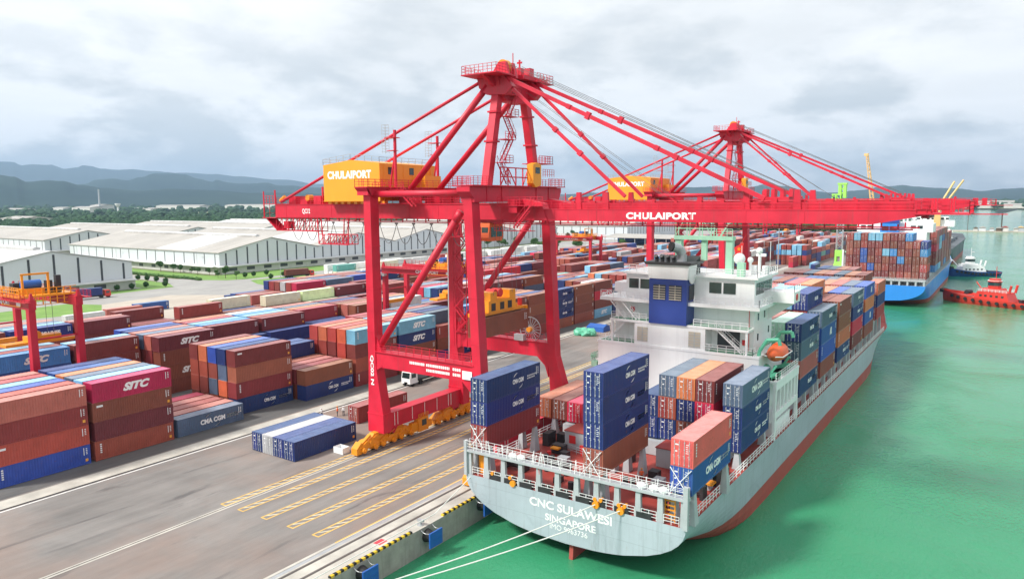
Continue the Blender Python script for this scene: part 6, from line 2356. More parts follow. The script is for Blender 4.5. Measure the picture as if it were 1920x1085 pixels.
b.rail([(16.5, 103.0, 19.2), (24.5, 103.0, 19.2)], 1.05, 1.2, 0.035)
b.rail([(1.1, 102.8, 15.75), (9.0, 102.8, 15.75)], 1.05, 1.2, 0.035)
b.rail([(16.5, 102.8, 15.75), (25.3, 102.8, 15.75), (25.3, 115.0, 15.75)], 1.05, 1.2, 0.035)
b.rail([(0.5, 103.3, 12.5), (0.5, 115.0, 12.5)], 1.05, 1.4, 0.035)
for (xa, xb, z0, z1, y) in ((19.6, 23.6, 19.2, 15.8, 103.6), (4.0, 7.2, 22.6, 19.3, 103.9), (2.4, 5.6, 15.8, 19.2, 103.8), (2.0, 5.0, 22.6, 19.3, 104.2)):
    b.stair((xa, y, z0), (xb, y, z1))
b.build('stairs_and_rails', W_, acc)
b = MB()
for (x, z, y) in ((5.6, 20.6, 105.5), (6.4, 17.2, 105.5), (23.3, 17.0, 105.5), (3.2, 24.6, 109.9)):
    b.box(x - 0.35, x + 0.35, y, y + 0.08, z - 0.4, z + 0.4)
b.path([(23.9, 105.45, 12.6), (23.9, 105.45, 21.8)], 0.05)
b.tube((28.9, 111.6, 23.4), (28.98, 111.6, 23.4), 0.5, 14)
b.build('red_fittings', M['sign_red'], acc)
# deck surfaces in green on the accommodation
b = MB()
b.box(1.3, 7.1, 102.9, 105.5, 15.752, 15.76)
b.box(18.5, 25.2, 102.9, 105.5, 15.752, 15.76)
b.box(3.2, 24.4, 103.1, 105.5, 19.302, 19.31)
b.build('green_deck', paint('deck_green', (0.16, 0.36, 0.24), 0.6, 0.15, 0.4), acc)
# funnel
b = MB()
b.prism([(9.7, 19.2), (15.6, 19.2), (15.6, 26.0), (9.7, 26.0)], 'y', 102.4, 107.0)
fu = b.build('funnel', M['funnel_blue'], S1)
b = MB()
b.prism([(9.62, 26.0), (15.68, 26.0), (15.9, 28.1), (9.4, 28.1)], 'y', 102.3, 105.6)
b.tube((15.75, 104.0, 26.7), (15.85, 104.0, 26.7), 1.4, 24)
b.build('white_band', W_, fu)
b = MB()
b.prism([(9.2, 28.1), (16.1, 28.1), (16.4, 28.5), (8.9, 28.5)], 'y', 102.0, 107.6)
b.prism([(105.5, 26.0), (107.5, 26.0), (107.5, 29.2), (105.5, 28.5)], 'x', 9.7, 15.72)
b.build('top_rim', M['dark'], fu)
for x in (10.4, 12.9):
    p = MB()
    p.box(x, x + 1.9, 102.3, 102.4, 22.9, 25.1)
    lv = p.build('louvre', M['louvre_dark'], fu)
    q = MB()
    for k in range(6):
        q.box(x, x + 1.9, 102.25, 102.3, 22.95 + k * 0.36, 23.05 + k * 0.36)
    q.box(x + 0.9, x + 1.0, 102.24, 102.3, 22.9, 25.1)
    q.build('slat', M['louvre'], lv)
MB().box(15.6, 15.7, 103.2, 105.2, 22.9, 25.1).build('louvre', M['louvre_dark'], fu)
b = MB()
for i, x in enumerate((10.6, 11.5, 12.4, 13.3)):
    b.tube((x, 103.0, 28.4), (x, 103.0, 29.1), 0.28, 10)
    b.tube((x, 103.1, 29.0), (x, 102.5, 29.4), 0.29, 10)
b.build('exhaust_pipe', M['dark'], fu)
b = MB()
pts = [(13.9, 104.6, 28.4), (13.9, 104.6, 29.6), (13.6, 104.2, 30.4), (12.9, 103.2, 30.75)]
for p0, p1 in zip(pts[:-1], pts[1:]):
    b.tube(p0, p1, 0.72, 14)
st = b.build('exhaust_elbow', M['grey'], fu)
MB().tube((12.9, 103.2, 30.75), (12.75, 103.0, 30.8), 0.735, 14).build('black_mouth', M['black'], st)
# signal mast frame in mint green
b = MB()
for x in (12.0, 19.9):
    b.box(x - 0.5, x + 0.5, 107.8, 108.8, 26.6, 32.2)
b.box(11.4, 20.5, 107.6, 109.0, 31.6, 32.2)
b.box(15.6, 16.4, 108.0, 108.6, 28.5, 31.6)
for x in (11.6, 13.4, 15.4, 17.2):
    for y in (107.7, 108.9):
        b.beam((x, y, 32.2), (x, y, 35.6), 0.12, 0.12)
for z in (33.3, 34.5, 35.6):
    b.beam((11.6, 107.7, z), (17.2, 107.7, z), 0.1, 0.1)
    b.beam((11.6, 108.9, z), (17.2, 108.9, z), 0.1, 0.1)
b.beam((11.6, 107.7, 32.2), (13.4, 107.7, 35.6), 0.09, 0.09)
b.beam((15.4, 107.7, 35.6), (17.2, 107.7, 32.2), 0.09, 0.09)
b.rail([(17.2, 107.7, 32.2), (20.4, 107.7, 32.2)], 1.1, 0.8, 0.04)
b.beam((18.6, 107.8, 32.2), (19.8, 107.8, 34.2), 0.3, 0.2)
b.build('signal_mast', M['mint'], S1)
b = MB()                                     # domes and antennas
b.tube((21.6, 107.5, 26.6), (21.6, 107.5, 28.4), 0.3, 8)
b.sphere((21.6, 107.5, 29.0), 0.85, 12, 8)
b.tube((22.9, 108.5, 26.6), (22.9, 108.5, 28.5), 0.2, 8)
b.sphere((22.9, 108.5, 28.8), 0.45, 10, 6)
b.tube((24.1, 108.8, 26.6), (24.1, 108.8, 30.0), 0.16, 8)
b.sphere((24.1, 108.8, 30.2), 0.5, 10, 6)
b.sphere((19.8, 107.8, 34.4), 0.35, 8, 6)
b.box(23.0, 24.4, 111.0, 111.5, 29.2, 29.6)
b.tube((23.6, 111.2, 26.6), (23.6, 111.2, 29.2), 0.12, 6)
b.tube((24.8, 112.0, 26.6), (24.8, 112.0, 31.4), 0.04, 5)
b.tube((22.2, 106.5, 26.6), (22.2, 106.5, 31.0), 0.04, 5)
for x in (20.5, 22.5, 24.2):
    b.box(x, x + 0.8, 110.0, 110.8, 26.6, 27.9)
b.build('antenna', W_, acc)
MB().box(21.9, 22.9, 105.4, 106.4, 26.6, 28.6).build('green_locker', M['mint'], acc)
b = MB()                                     # national ensign on the signal mast
b.prism([(20.6, 30.6), (22.0, 31.4), (21.9, 29.9), (20.9, 29.4)], 'y', 107.9, 107.93)
b.beam((20.5, 107.9, 29.2), (22.4, 107.9, 32.6), 0.05, 0.05)
b.build('red_flag', M['sign_red'], S1)
sp_ = []
for k in range(10):
    a = math.pi / 2 + k * math.pi / 5
    r_ = 0.36 if k % 2 == 0 else 0.15
    sp_.append((21.35 + r_ * math.cos(a), 30.4 + r_ * math.sin(a)))
MB().prism(sp_, 'y', 107.87, 107.9).build('gold_star', M['yellow'], S1)
# lifeboat and davit on the starboard side
LB = thing('lifeboat', (27.6, 107.2, 14.6), 'orange enclosed lifeboat hanging in a green davit on the starboard side', 'lifeboat')
b = MB()
rows = []
for i, f in enumerate(np.linspace(-1, 1, 13)):
    w = 1.35 * max(0.05, 1 - abs(f) ** 2.6)
    hgt = 1.25 * max(0.08, 1 - abs(f) ** 3.5)
    rows.append([(27.6 + w * math.cos(a) * (1.0 if math.sin(a) < 0 else 0.96), 107.2 + f * 3.5, 15.75 + hgt * math.sin(a) * (1.05 if math.sin(a) > 0 else 0.85)) for a in np.linspace(0, 2 * math.pi, 17)[:-1]])
for r_ in rows: b.v.extend(r_)
for i in range(12):
    for j in range(16):
        a = i * 16 + j
        c = i * 16 + (j + 1) % 16
        b.f.append((a, c, c + 16, a + 16))
        b.m.append(0)
b.f += [tuple(range(16)), tuple(range(12 * 16 + 15, 12 * 16 - 1, -1))]
b.m += [0, 0]
b.build('body', M['orange'], LB, True)
b = MB()
b.tube((27.6, 106.4, 16.6), (27.6, 108.0, 16.6), 0.7, 10)
b.build('canopy', M['orange'], LB)
b = MB()
for sg in (-1, 1):
    b.path([(27.6 + sg * 1.38, 107.2 + f * 3.4, 15.7) if abs(f) < 0.8 else (27.6 + sg * 0.6, 107.2 + f * 3.5, 15.8) for f in np.linspace(-1, 1, 9)], 0.08)
b.build('grab_line', M['letter'], LB)
b = MB()
for y in (103.6, 110.8):
    b.path([(25.6, y, 12.5), (26.0, y, 16.4), (27.0, y, 18.1), (28.6, y, 18.3), (28.8, y, 17.5)], 0.26, 8)
    b.beam((25.4, y, 12.5), (28.4, y, 13.4), 0.4, 0.5)
    b.beam((27.2, y, 12.8), (28.4, y, 14.6), 0.3, 0.3)
b.beam((26.0, 103.6, 16.8), (26.0, 110.8, 16.8), 0.2, 0.2)
b.tube((26.2, 105.2, 13.4), (26.2, 106.6, 13.4), 0.7, 12)
b.rail([(25.4, 103.4, 12.55), (28.7, 103.4, 12.55), (28.7, 104.6, 12.55)], 1.1, 0.8, 0.04)
b.build('davit', M['sea_green'], S1)
b = MB()                                     # white boat-deck supports
b.box(25.2, 28.8, 102.6, 115.4, 12.2, 12.5)
b.box(28.35, 28.75, 102.6, 115.4, 11.2, 12.2)
for y in (102.9, 105.4, 107.4, 109.4, 111.4, 113.4, 115.1):
    b.box(28.35, 28.7, y - 0.25, y + 0.25, 8.0, 11.2)
b.box(28.35, 28.72, 102.6, 115.4, 7.2, 8.0)
b.box(28.35, 28.72, 102.6, 103.2, 4.1, 7.2)
b.box(28.35, 28.72, 114.8, 115.4, 4.1, 7.2)
b.box(26.2, 28.2, 104, 113, 4.1, 6.2)
b.rail([(28.6, 102.8, 12.5), (28.6, 115.2, 12.5)], 1.1, 1.0, 0.04)
b.build('boat_deck', W_, S1)
b = MB()                                     # gangway stowed on the port side and green crane arm
b.box(-0.4, 0.6, 103.0, 114.5, 11.2, 12.0)
b.beam((-0.8, 103.5, 12.6), (1.2, 104.8, 13.6), 0.3, 0.3)
b.rail([(-0.5, 103.2, 12.0), (-0.5, 106.0, 12.0), (1.0, 106.0, 12.0)], 1.2, 0.6, 0.05)
b.build('port_gear', M['mint'], S1)
# bow mast and bulwark
b = MB()
b.tube((14.5, 226, 8.6), (14.5, 226, 17.5), 0.35, 8)
b.box(13.0, 16.0, 225.7, 226.3, 14.0, 14.2)
b.build('foremast', M['ship_white'], S1)

# mooring ropes from the stern to the quay
for i, (p0, p1) in enumerate((((18.4, 69.1, 4.4), (-0.7, 35.6, 0.5)), ((21.4, 69.1, 4.4), (-0.6, 35.9, 0.55)))):
    pts = []
    for k in range(13):
        f = k / 12
        q = Vector(p0).lerp(Vector(p1), f)
        q.z -= 0.9 * 4 * f * (1 - f)
        pts.append(q)
    tag(MB().path(pts, 0.065, 6).build('mooring_rope', M['rope']), ['upper white mooring rope running from the ship stern to the quay', 'lower white mooring rope running from the ship stern to the quay'][i], 'rope', 'mooring ropes at the stern')
q = link('bollard', bol_me, None, (-0.65, 35.7, 0.02))
tag(q, 'bollard outside the picture that holds the stern ropes', 'bollard', 'bollards along the quay edge')
tag(MB().path([(1.0, 70.2, 4.2), (0.4, 63.0, 1.2), (-0.7, 44.1, 0.55)], 0.05, 6).build('mooring_rope', M['rope']), 'thin rope close along the quay edge past the blue fenders', 'rope', 'mooring ropes at the stern')

# ---------------------------------------------------------------- blue ship
S2 = thing('container_ship', (14.5, 395, WZ), 'bright blue container ship berthed beyond the grey ship', 'ship')
hb2, o2 = hull_mesh(14.2, 310.5, 482, 14.3, 5.0, -1.2, 4.0)
hb2.build('hull', [M['blue_hull'], M['boot_red']], S2)
b = MB()
n = len(o2)
b.add([(x, y, z - 0.1) for x, y, z in o2] + [(28.4 - x, y, z - 0.1) for x, y, z in o2], [(i, i + 1, n + i + 1, n + i) for i in range(n - 1)])
b.build('deck', M['grey'], S2)
b = MB()
for x in np.linspace(0.5, 27.9, 11):
    b.box(x - 0.3, x + 0.3, 311.0, 311.6, 4.9, 6.6)
    b.box(x - 0.3, x + 0.3, 314.6, 315.2, 4.9, 6.8)
b.box(0.2, 28.2, 310.9, 315.8, 6.5, 6.75)
b.rail([(0.3, 311.0, 6.75), (28.1, 311.0, 6.75)], 1.0, 1.6, 0.06)
b.box(1.5, 27, 316, 440, 4.9, 6.8)
for y in np.arange(330, 442, 4.8):
    b.box(27.7, 28.1, y, y + 0.4, 4.9, 6.85)
b.build('lashing_bridge', M['grey'], S2)
b = MB()
b.box(2.5, 26, 332, 345, 5, 24.2)
b.box(0.5, 28, 333, 345, 24.2, 27.6)
b.box(5, 23, 334, 345, 27.6, 28.0)
ac2 = b.build('accommodation', W_, S2)
MB().box(9.6, 16.2, 329.6, 333, 14, 27.8).build('funnel', M['blue_hull'], ac2)
b = MB()
for x in (10.2, 13.2):
    b.box(x, x + 2.4, 329.5, 329.6, 24.8, 26.6)
for x in (2.0, 4.4, 20.2, 22.6):
    b.box(x, x + 1.8, 332.9, 333, 25.6, 26.8)
b.build('window', M['glass'], ac2)
MB().box(9.4, 16.4, 329.4, 333.2, 27.8, 30.2).build('funnel_top', M['funnel_blue'], ac2)
b = MB()
for (x, z) in ((18.6, 30), (21.0, 29.4), (24.6, 29.4)):
    b.tube((x, 336, 28), (x, 336, z), 0.3, 8)
    b.sphere((x, 336, z + 0.6), 0.9, 10, 6)
b.tube((17, 338, 28), (17, 338, 36), 0.3, 8)
b.rail([(17, 333, 27.6), (27.9, 333, 27.6)], 1.0, 1.4, 0.06)
b.build('antenna', W_, ac2)

# ---------------------------------------------------------------- dark bulk ship
S3 = thing('bulk_ship', (10, 600, WZ), 'dark hulled bulk ship with sand-yellow deck cranes, farthest along the quay', 'ship')
hb3, o3 = hull_mesh(11.5, 520, 690, 12.5, 7.0, -0.5, 3.0)
hb3.build('hull', [M['dark_hull'], M['boot_red']], S3)
b = MB()
n = len(o3)
b.add([(x, y, z - 0.1) for x, y, z in o3] + [(23 - x, y, z - 0.1) for x, y, z in o3], [(i, i + 1, n + i + 1, n + i) for i in range(n - 1)])
for y in (560, 585, 610, 635):
    b.box(4, 19, y, y + 16, 6.9, 9.0)
b.build('deck', M['dark_hull'], S3)
b = MB()
b.box(1.5, 21.5, 530, 543, 7, 20)
b.box(-0.5, 23.5, 531, 542, 20, 23.2)
b.box(3, 20, 532, 541, 23.2, 26)
for z in (13, 16.5, 20):
    b.box(0, 23, 528.6, 530, z, z + 0.3)
    b.rail([(0.2, 528.7, z + 0.3), (22.8, 528.7, z + 0.3)], 1, 2, 0.06)
b.rail([(-0.4, 531, 23.2), (23.4, 531, 23.2)], 1, 2, 0.06)
a3 = b.build('accommodation', W_, S3)
b = MB()
for x in np.arange(3, 21, 2.6):
    b.box(x, x + 1.6, 531.9, 532, 24.2, 25.4)
    b.box(x, x + 1.2, 529.92, 530, 17.5, 18.6)
b.build('window', M['glass'], a3)
MB().box(12.5, 16.0, 527, 530.5, 18, 28.5).build('funnel', M['jib_yellow'], a3)
for i, (y, tx, tz, ty) in enumerate(((576, 17, 49.0, 612), (604, 21.0, 50.5, 640))):
    b = MB()
    b.tube((8, y, 7), (8, y, 24), 1.5, 14, 0, 1.2)
    b.box(5.8, 10.2, y - 2.2, y + 2.2, 24, 28)
    b.beam((8, y + 1.5, 26), (tx, ty, tz), 0.9, 1.1)
    b.beam((8, y - 1.0, 28), (8, y - 1.0, 31), 0.5, 0.5)
    b.build('deck_crane', M['jib_yellow'], S3)

# ---------------------------------------------------------------- tugs
def tug(label, x, y, rz, hullm, housem, L=32.0, B=9.6, red=False):
    t = thing('tugboat', (0, 0, 0), label, 'tugboat', 'harbour tugs')
    def place(bm, name, mat, par=t, smooth=False):
        me = bm.mesh(name, mat, (0, 0, 0), smooth)
        return link(name, me, par)
    b = MB()
    ss = np.linspace(-0.5, 0.5, 17)
    rows = []
    for s in ss:
        w = B / 2 * (1 - max(0, (s - 0.18) / 0.33) ** 2.2) * (1 - 0.18 * max(0, (-s - 0.38) / 0.12))
        w = max(w, 0.25)
        dk = 1.6 + 1.9 * max(0, (s + 0.05) / 0.55) ** 1.4
        rows.append([(s * L, w, dk + 0.9), (s * L, w * 0.98, dk), (s * L * 0.985, w * 0.9, 0.6), (s * L * 0.96, w * 0.75, -1.2)])
    for sg in (1, -1):
        k = len(b.v)
        for r_ in rows:
            b.v.extend([(p[0], sg * p[1], p[2]) for p in r_])
        for i in range(16):
            for j in range(3):
                a = k + i * 4 + j
                f = (a, a + 4, a + 5, a + 1)
                b.f.append(f if sg > 0 else f[::-1])
                b.m.append(0)
    k = len(b.v)
    for r_ in rows:
        b.v.extend([(r_[1][0], r_[1][1] * 0.97, r_[1][2]), (r_[1][0], -r_[1][1] * 0.97, r_[1][2])])
    for i in range(16):
        a = k + 2 * i
        b.f.append((a, a + 1, a + 3, a + 2))
        b.m.append(0)
    b.f.append((0, 1, 2, 3, 4 * 17 + 3, 4 * 17 + 2, 4 * 17 + 1, 4 * 17))
    b.m.append(0)
    place(b, 'hull', hullm)
    b = MB()
    b.frustum((-5.5, 7.5, -3.3, 3.3, 1.8), (-4.2, 6.2, -3.0, 3.0, 5.2))
    b.frustum((-2.0, 5.0, -2.6, 2.6, 5.2), (-1.4, 4.6, -2.4, 2.4, 6.6))
    hs_ = place(b, 'deckhouse', housem)
    for x_ in (-3.4, -1.4, 0.6, 2.6, 4.4):
        for sg in (-1, 1):
            place(MB().box(x_, x_ + 0.9, sg * 3.10 - 0.09, sg * 3.10 + 0.09, 3.3, 4.1), 'window', M['glass'], hs_)
    b = MB()
    b.rail([(-4.2, -2.9, 5.2), (6.0, -2.9, 5.2), (6.0, 2.9, 5.2), (-4.2, 2.9, 5.2)], 1.0, 1.2, 0.05)
    place(b, 'handrail', M['white'], hs_)
    b = MB()
    pts = [(2.2 * math.cos(a) + 1.5, 2.2 * math.sin(a)) for a in np.linspace(0, 2 * math.pi, 11)[:-1]]
    b.prism(pts, 'z', 6.6, 7.6)
    b.prism([(p[0] * 1.12 - 0.18, p[1] * 1.12) for p in pts], 'z', 9.0, 9.4)
    b.prism([(p[0] * 0.9 + 0.15, p[1] * 0.9) for p in pts], 'z', 9.4, 10.2)
    wh = place(b, 'wheelhouse', housem)
    place(MB().prism([(p[0] * 1.14 - 0.2, p[1] * 1.14) for p in pts], 'z', 9.41, 9.55), 'roof', M['white'], wh)
    b = MB()
    b.prism([(p[0] * 1.02 - 0.03, p[1] * 1.02) for p in pts], 'z', 7.6, 9.0)
    place(b, 'window', M['glass'], wh)
    b = MB()
    b.tube((1.2, 0, 10.2), (1.2, 0, 14.8), 0.12, 6)
    b.beam((0.2, -1.2, 12.5), (0.2, 1.2, 12.5), 0.2, 0.2)
    b.tube((6.8, -1.8, 5.2), (9.4, -2.2, 8.2), 0.22, 8)
    b.tube((-4.8, -2.2, 5.2), (-5.4, -2.2, 8.2), 0.45, 8)
    b.tube((-4.8, 2.2, 5.2), (-5.4, 2.2, 8.2), 0.45, 8)
    place(b, 'mast', housem)
    b = MB()
    for sg in (1, -1):
        for s in np.linspace(-0.4, 0.36, 12):
            w = B / 2 * (1 - max(0, (s - 0.18) / 0.33) ** 2.2)
            dk = 1.6 + 1.9 * max(0, (s + 0.05) / 0.55) ** 1.4
            yy = sg * (w + 0.15)
            b.tube((s * L, yy - sg * 0.2, dk - 0.2), (s * L, yy + sg * 0.25, dk - 0.2), 0.62, 10)
    for a in np.linspace(-1.2, 1.2, 7):
        b.tube((L / 2 - 0.9 + 0.9 * math.cos(a), 1.4 * math.sin(a), 3.9), (L / 2 - 0.9 + 1.7 * math.cos(a), 2.2 * math.sin(a), 3.9), 0.7, 8)
    place(b, 'tyre_fender', M['black'])
    b = MB()
    for s in np.linspace(-0.46, -0.2, 6):
        b.box(s * L - 0.5, s * L + 0.5, -1.5, 1.5, 1.7, 2.6 + 0.5 * (s > -0.3))
    b.tube((11.0, -1.5, 4.2), (11.0, 1.5, 4.2), 0.9, 12)
    place(b, 'deck_gear', M['dark'])
    t.location = (x, y, WZ)
    t.rotation_euler.z = rz
    return t


tug('red tugboat with tyre fenders crossing the water at the right edge', 51.0, 333.5, math.pi + R(-26), M['tug_red'], M['tug_red'], 42, 10.5)
tug('dark blue tugboat with white wheelhouse beyond the red tug', 37.5, 455.5, R(30) + math.pi, M['tug_blue'], M['white'], 26, 8.6)

# ================================================================ HARBOUR CRANES AND MASTS ON THE QUAY
t = thing('mobile_harbour_crane', (-25, 438, 0), 'lime green harbour crane with grey lattice tower on the quay', 'crane')
b = MB()
b.frustum((-27.6, -22.8, 436.0, 440.0, 0), (-27.2, -23.2, 436.4, 439.6, 3.0))
b.box(-27.1, -26.1, 436.4, 439.6, 3.0, 9.5)
b.box(-24.3, -23.3, 436.4, 439.6, 3.0, 9.5)
b.box(-26.1, -24.3, 436.5, 439.5, 6.0, 9.4)
b.build('base', M['lime'], t)
MB().box(-23.2, -23.1, 437.2, 438.8, 3.2, 5.6).build('window', M['black'], t)
b = MB()
z = 9.5
while z < 36:
    for (xa, ya), (xb, yb) in (((-26.6, 436.6), (-23.6, 436.6)), ((-23.6, 436.6), (-23.6, 439.4)), ((-23.6, 439.4), (-26.6, 439.4)), ((-26.6, 439.4), (-26.6, 436.6))):
        b.beam((xa, ya, z), (xa, ya, z + 3), 0.3, 0.3)
        b.beam((xa, ya, z), (xb, yb, z + 3), 0.16, 0.16)
        b.beam((xa, ya, z + 3), (xb, yb, z + 3), 0.16, 0.16)
    z += 3
b.build('lattice_tower', M['steel'], t)
b = MB()
b.box(-29.8, -25.2, 436, 440, 35.6, 36.4)
for x in (-29.6, -27.8, -25.4):
    b.box(x - 0.25, x + 0.25, 436, 436.6, 36.4, 39.6)
    b.box(x - 0.25, x + 0.25, 439.4, 440, 36.4, 39.6)
b.box(-29.9, -25.0, 436, 440, 39.6, 40.3)
b.beam((-29.6, 436.2, 36.4), (-27.8, 436.2, 39.6), 0.3, 0.3)
b.beam((-27.8, 436.2, 39.6), (-25.4, 436.2, 36.4), 0.3, 0.3)
b.box(-26.8, -25.2, 436.6, 439.4, 40.3, 45.2)
b.box(-24.2, -22.8, 436.6, 439.4, 38.0, 45.2)
b.box(-27.2, -22.4, 436.4, 439.6, 45.2, 46.2)
b.box(-25.2, -24.2, 437, 439, 42.6, 43.4)
b.box(-25.2, -24.2, 437, 439, 40.4, 41.0)
b.build('head', M['lime'], t)
MB().box(-29.2, -28.1, 435.92, 436.0, 37.0, 38.6).build('window', M['glass'], t)
t = thing('tall_jib', (-19, 500, 0), 'tall sand-yellow jib of a crane rising behind the booms', 'crane')
b = MB()
for (dx, dy) in ((-1, -1), (1, -1), (1, 1), (-1, 1)):
    b.beam((-16.5 + dx * 1.3, 500 + dy * 1.3, 20), (-23 + dx * 0.5, 500 + dy * 0.5, 64), 0.42, 0.42)
for k in range(16):
    f, f2 = k / 16, (k + 1) / 16
    for sg in (-1, 1):
        p = (-16.5 - 6.5 * f + sg * (1.3 - 0.8 * f), 498.8, 20 + 44 * f)
        q2 = (-16.5 - 6.5 * f2 - sg * (1.3 - 0.8 * f2), 498.8, 20 + 44 * f2)
        b.beam(p, q2, 0.25, 0.25)
b.box(-24.6, -22.2, 499, 501, 63.5, 65)
b.build('jib', M['jib_yellow'], t)
MB().box(-19.5, -13, 496, 504, 0, 20).build('machinery_tower', M['jib_yellow'], t)
t = thing('cargo_hopper', (-18, 437, 0), 'pale mint green loading machine standing on the quay beside the blue ship', 'hopper')
b = MB()
b.box(-19.0, -15.4, 434.4, 437.4, 0, 8.5)
b.box(-21.5, -13.5, 434, 438, 8.5, 9.1)
for x in (-21, -19, -17, -15):
    b.box(x, x + 1.2, 434.4, 436, 9.1, 12.4 + (x == -19) * 2)
b.build('body', M['mint'], t)
b = MB()
for x in (-22.4, -12.6):
    b.box(x - 0.4, x + 0.4, 434, 435, 0, 10)
b.build('frame', M['white'], t)


def lamp_mast(x, y, h, label):
    t = thing('lamp_mast', (x, y, 0), label, 'lamp mast', 'tall lamp masts')
    MB().tube((x, y, 0), (x, y, h), 0.42, 10, 0, 0.2).build('pole', M['steel'], t)
    b = MB()
    b.tube((x, y, h - 0.5), (x, y, h), 1.0, 10)
    for k in range(6):
        a = k * math.pi / 3
        b.box(x + 1.2 * math.cos(a) - 0.35, x + 1.2 * math.cos(a) + 0.35, y + 1.2 * math.sin(a) - 0.35, y + 1.2 * math.sin(a) + 0.35, h - 0.6, h - 0.15)
    b.build('lamp_head', M['steel'], t)


lamp_mast(-48.8, 126.4, 34.5, 'grey lamp mast standing between the legs of the front crane')
lamp_mast(-75.0, 131.5, 20.0, 'slim grey lamp mast beside the gantry crane in the yard')
lamp_mast(-56.5, 433.0, 27.0, 'white lamp mast before the far stacks right of the second crane')
for i, (x, y) in enumerate(((-306.7, 229.0), (-247.1, 236.2), (-388.5, 228.5), (-436, 228.5))):
    t = thing('street_lamp', (x, y, 0), ['street lamp near the corner of the multi-gable shed', 'street lamp on the lawn beside the brown trailer', 'street lamp midway along the shed side wall', 'street lamp at the far end of the shed side wall'][i], 'street lamp', 'street lamps by the sheds')
    MB().tube((x, y, 0), (x, y, 11.5), 0.14, 7, 0, 0.08).build('pole', M['steel'], t)
    MB().box(x - 0.9, x + 0.9, y - 0.12, y + 0.12, 11.4, 11.6).build('lamp_head', M['steel'], t)


# ================================================================ TRUCKS, PEOPLE, SMALL THINGS
def truck(label, x, y, rz, cabcol, boxcol, box=True, L=12.2, name='lorry'):
    t = thing(name, (0, 0, 0), label, 'lorry', 'lorries in the yard')
    def pl(bm, nm, mat, par=t):
        return link(nm, bm.mesh(nm, mat), par)
    b = MB()
    b.box(-1.1, 1.1, -L - 0.4, 0.2, 0.95, 1.25)
    b.box(-0.45, 0.45, -L, 3.0, 0.6, 0.95)
    pl(b, 'chassis', M['dark'])
    b = MB()
    b.prism([(0.7, 0.6), (3.0, 0.6), (3.0, 1.7), (2.75, 3.0), (0.7, 3.1)], 'x', -1.2, 1.2)
    cb = pl(b, 'cab', cabcol)
    b = MB()
    b.add([(-1.05, 3.02, 1.75), (1.05, 3.02, 1.75), (1.0, 2.80, 2.85), (-1.0, 2.80, 2.85)], [(0, 1, 2, 3), (3, 2, 1, 0)])
    b.box(1.2, 1.22, 1.2, 2.5, 1.8, 2.7)
    b.box(-1.22, -1.2, 1.2, 2.5, 1.8, 2.7)
    pl(b, 'window', M['glass'], cb)
    b = MB()
    for yy in (2.2, -0.4, -L + 0.6, -L + 1.9, -L + 3.2):
        for sx in (-1, 1):
            b.tube((sx * 0.85, yy, 0.5), (sx * 1.18, yy, 0.5), 0.5, 12)
    pl(b, 'wheels', M['black'])
    if box:
        o = link('load_box', SHELL_ME, t, (0, -L - 0.1, 1.27))
        o.material_slots[0].link = 'OBJECT'
        o.material_slots[0].material = CM[boxcol]
    t.location = (x, y, 0)
    t.rotation_euler.z = rz
    return t


truck('white tractor unit waiting under the portal of the front crane', -46.4, 112.0, R(180), M['white'], 'navy', False)
truck('lorry with navy box parked before the left-edge shed', -247.5, 149.0, R(-6), M['tug_red'], 'navy')
truck('lorry with brown box on the shed lawn behind the lamp', -243.0, 250.0, R(-14), M['tug_red'], 'brown')
truck('white cab lorry with cream box on the yard road', -196.0, 208.0, R(-20), M['white'], 'cream')
truck('yard tractor with navy box in the lane behind the front block', -76.6, 155.0, 0.0, M['yellow'], 'navy')

b = MB()
b.box(-28.5, -26.5, 73.4, 74.8, 0.02, 0.1)
for (x0, x1, y0, y1) in ((-28.5, -26.5, 73.4, 73.46), (-28.5, -26.5, 74.74, 74.8), (-28.5, -28.44, 73.46, 74.74), (-26.56, -26.5, 73.46, 74.74)):
    b.box(x0, x1, y0, y1, 0.1, 0.95)
tag(b.build('tool_bin', M['white']), 'small white open bin on the quay beside the yellow bogies', 'bin')
b = MB()
b.prism([(186.0, 0.0), (190.4, 0.0), (190.0, 1.5), (188.4, 2.0), (186.2, 1.3)], 'x', -46.5, -41.0)
tag(b.build('tarpaulin_pile', M['blue_plastic']), 'blue tarpaulin-covered pile on the quay left of the ship bridge', 'pile')
tag(blob_mass('netting_heap', [(-45.2 + 1.2 * i, 179 + 0.8 * (i % 2), 0.9, 1.5, 1.4) for i in range(4)], M['sea_green'], 8, True, 0.2), 'dull green heap of netting on the quay beside the blue tarpaulin', 'heap')


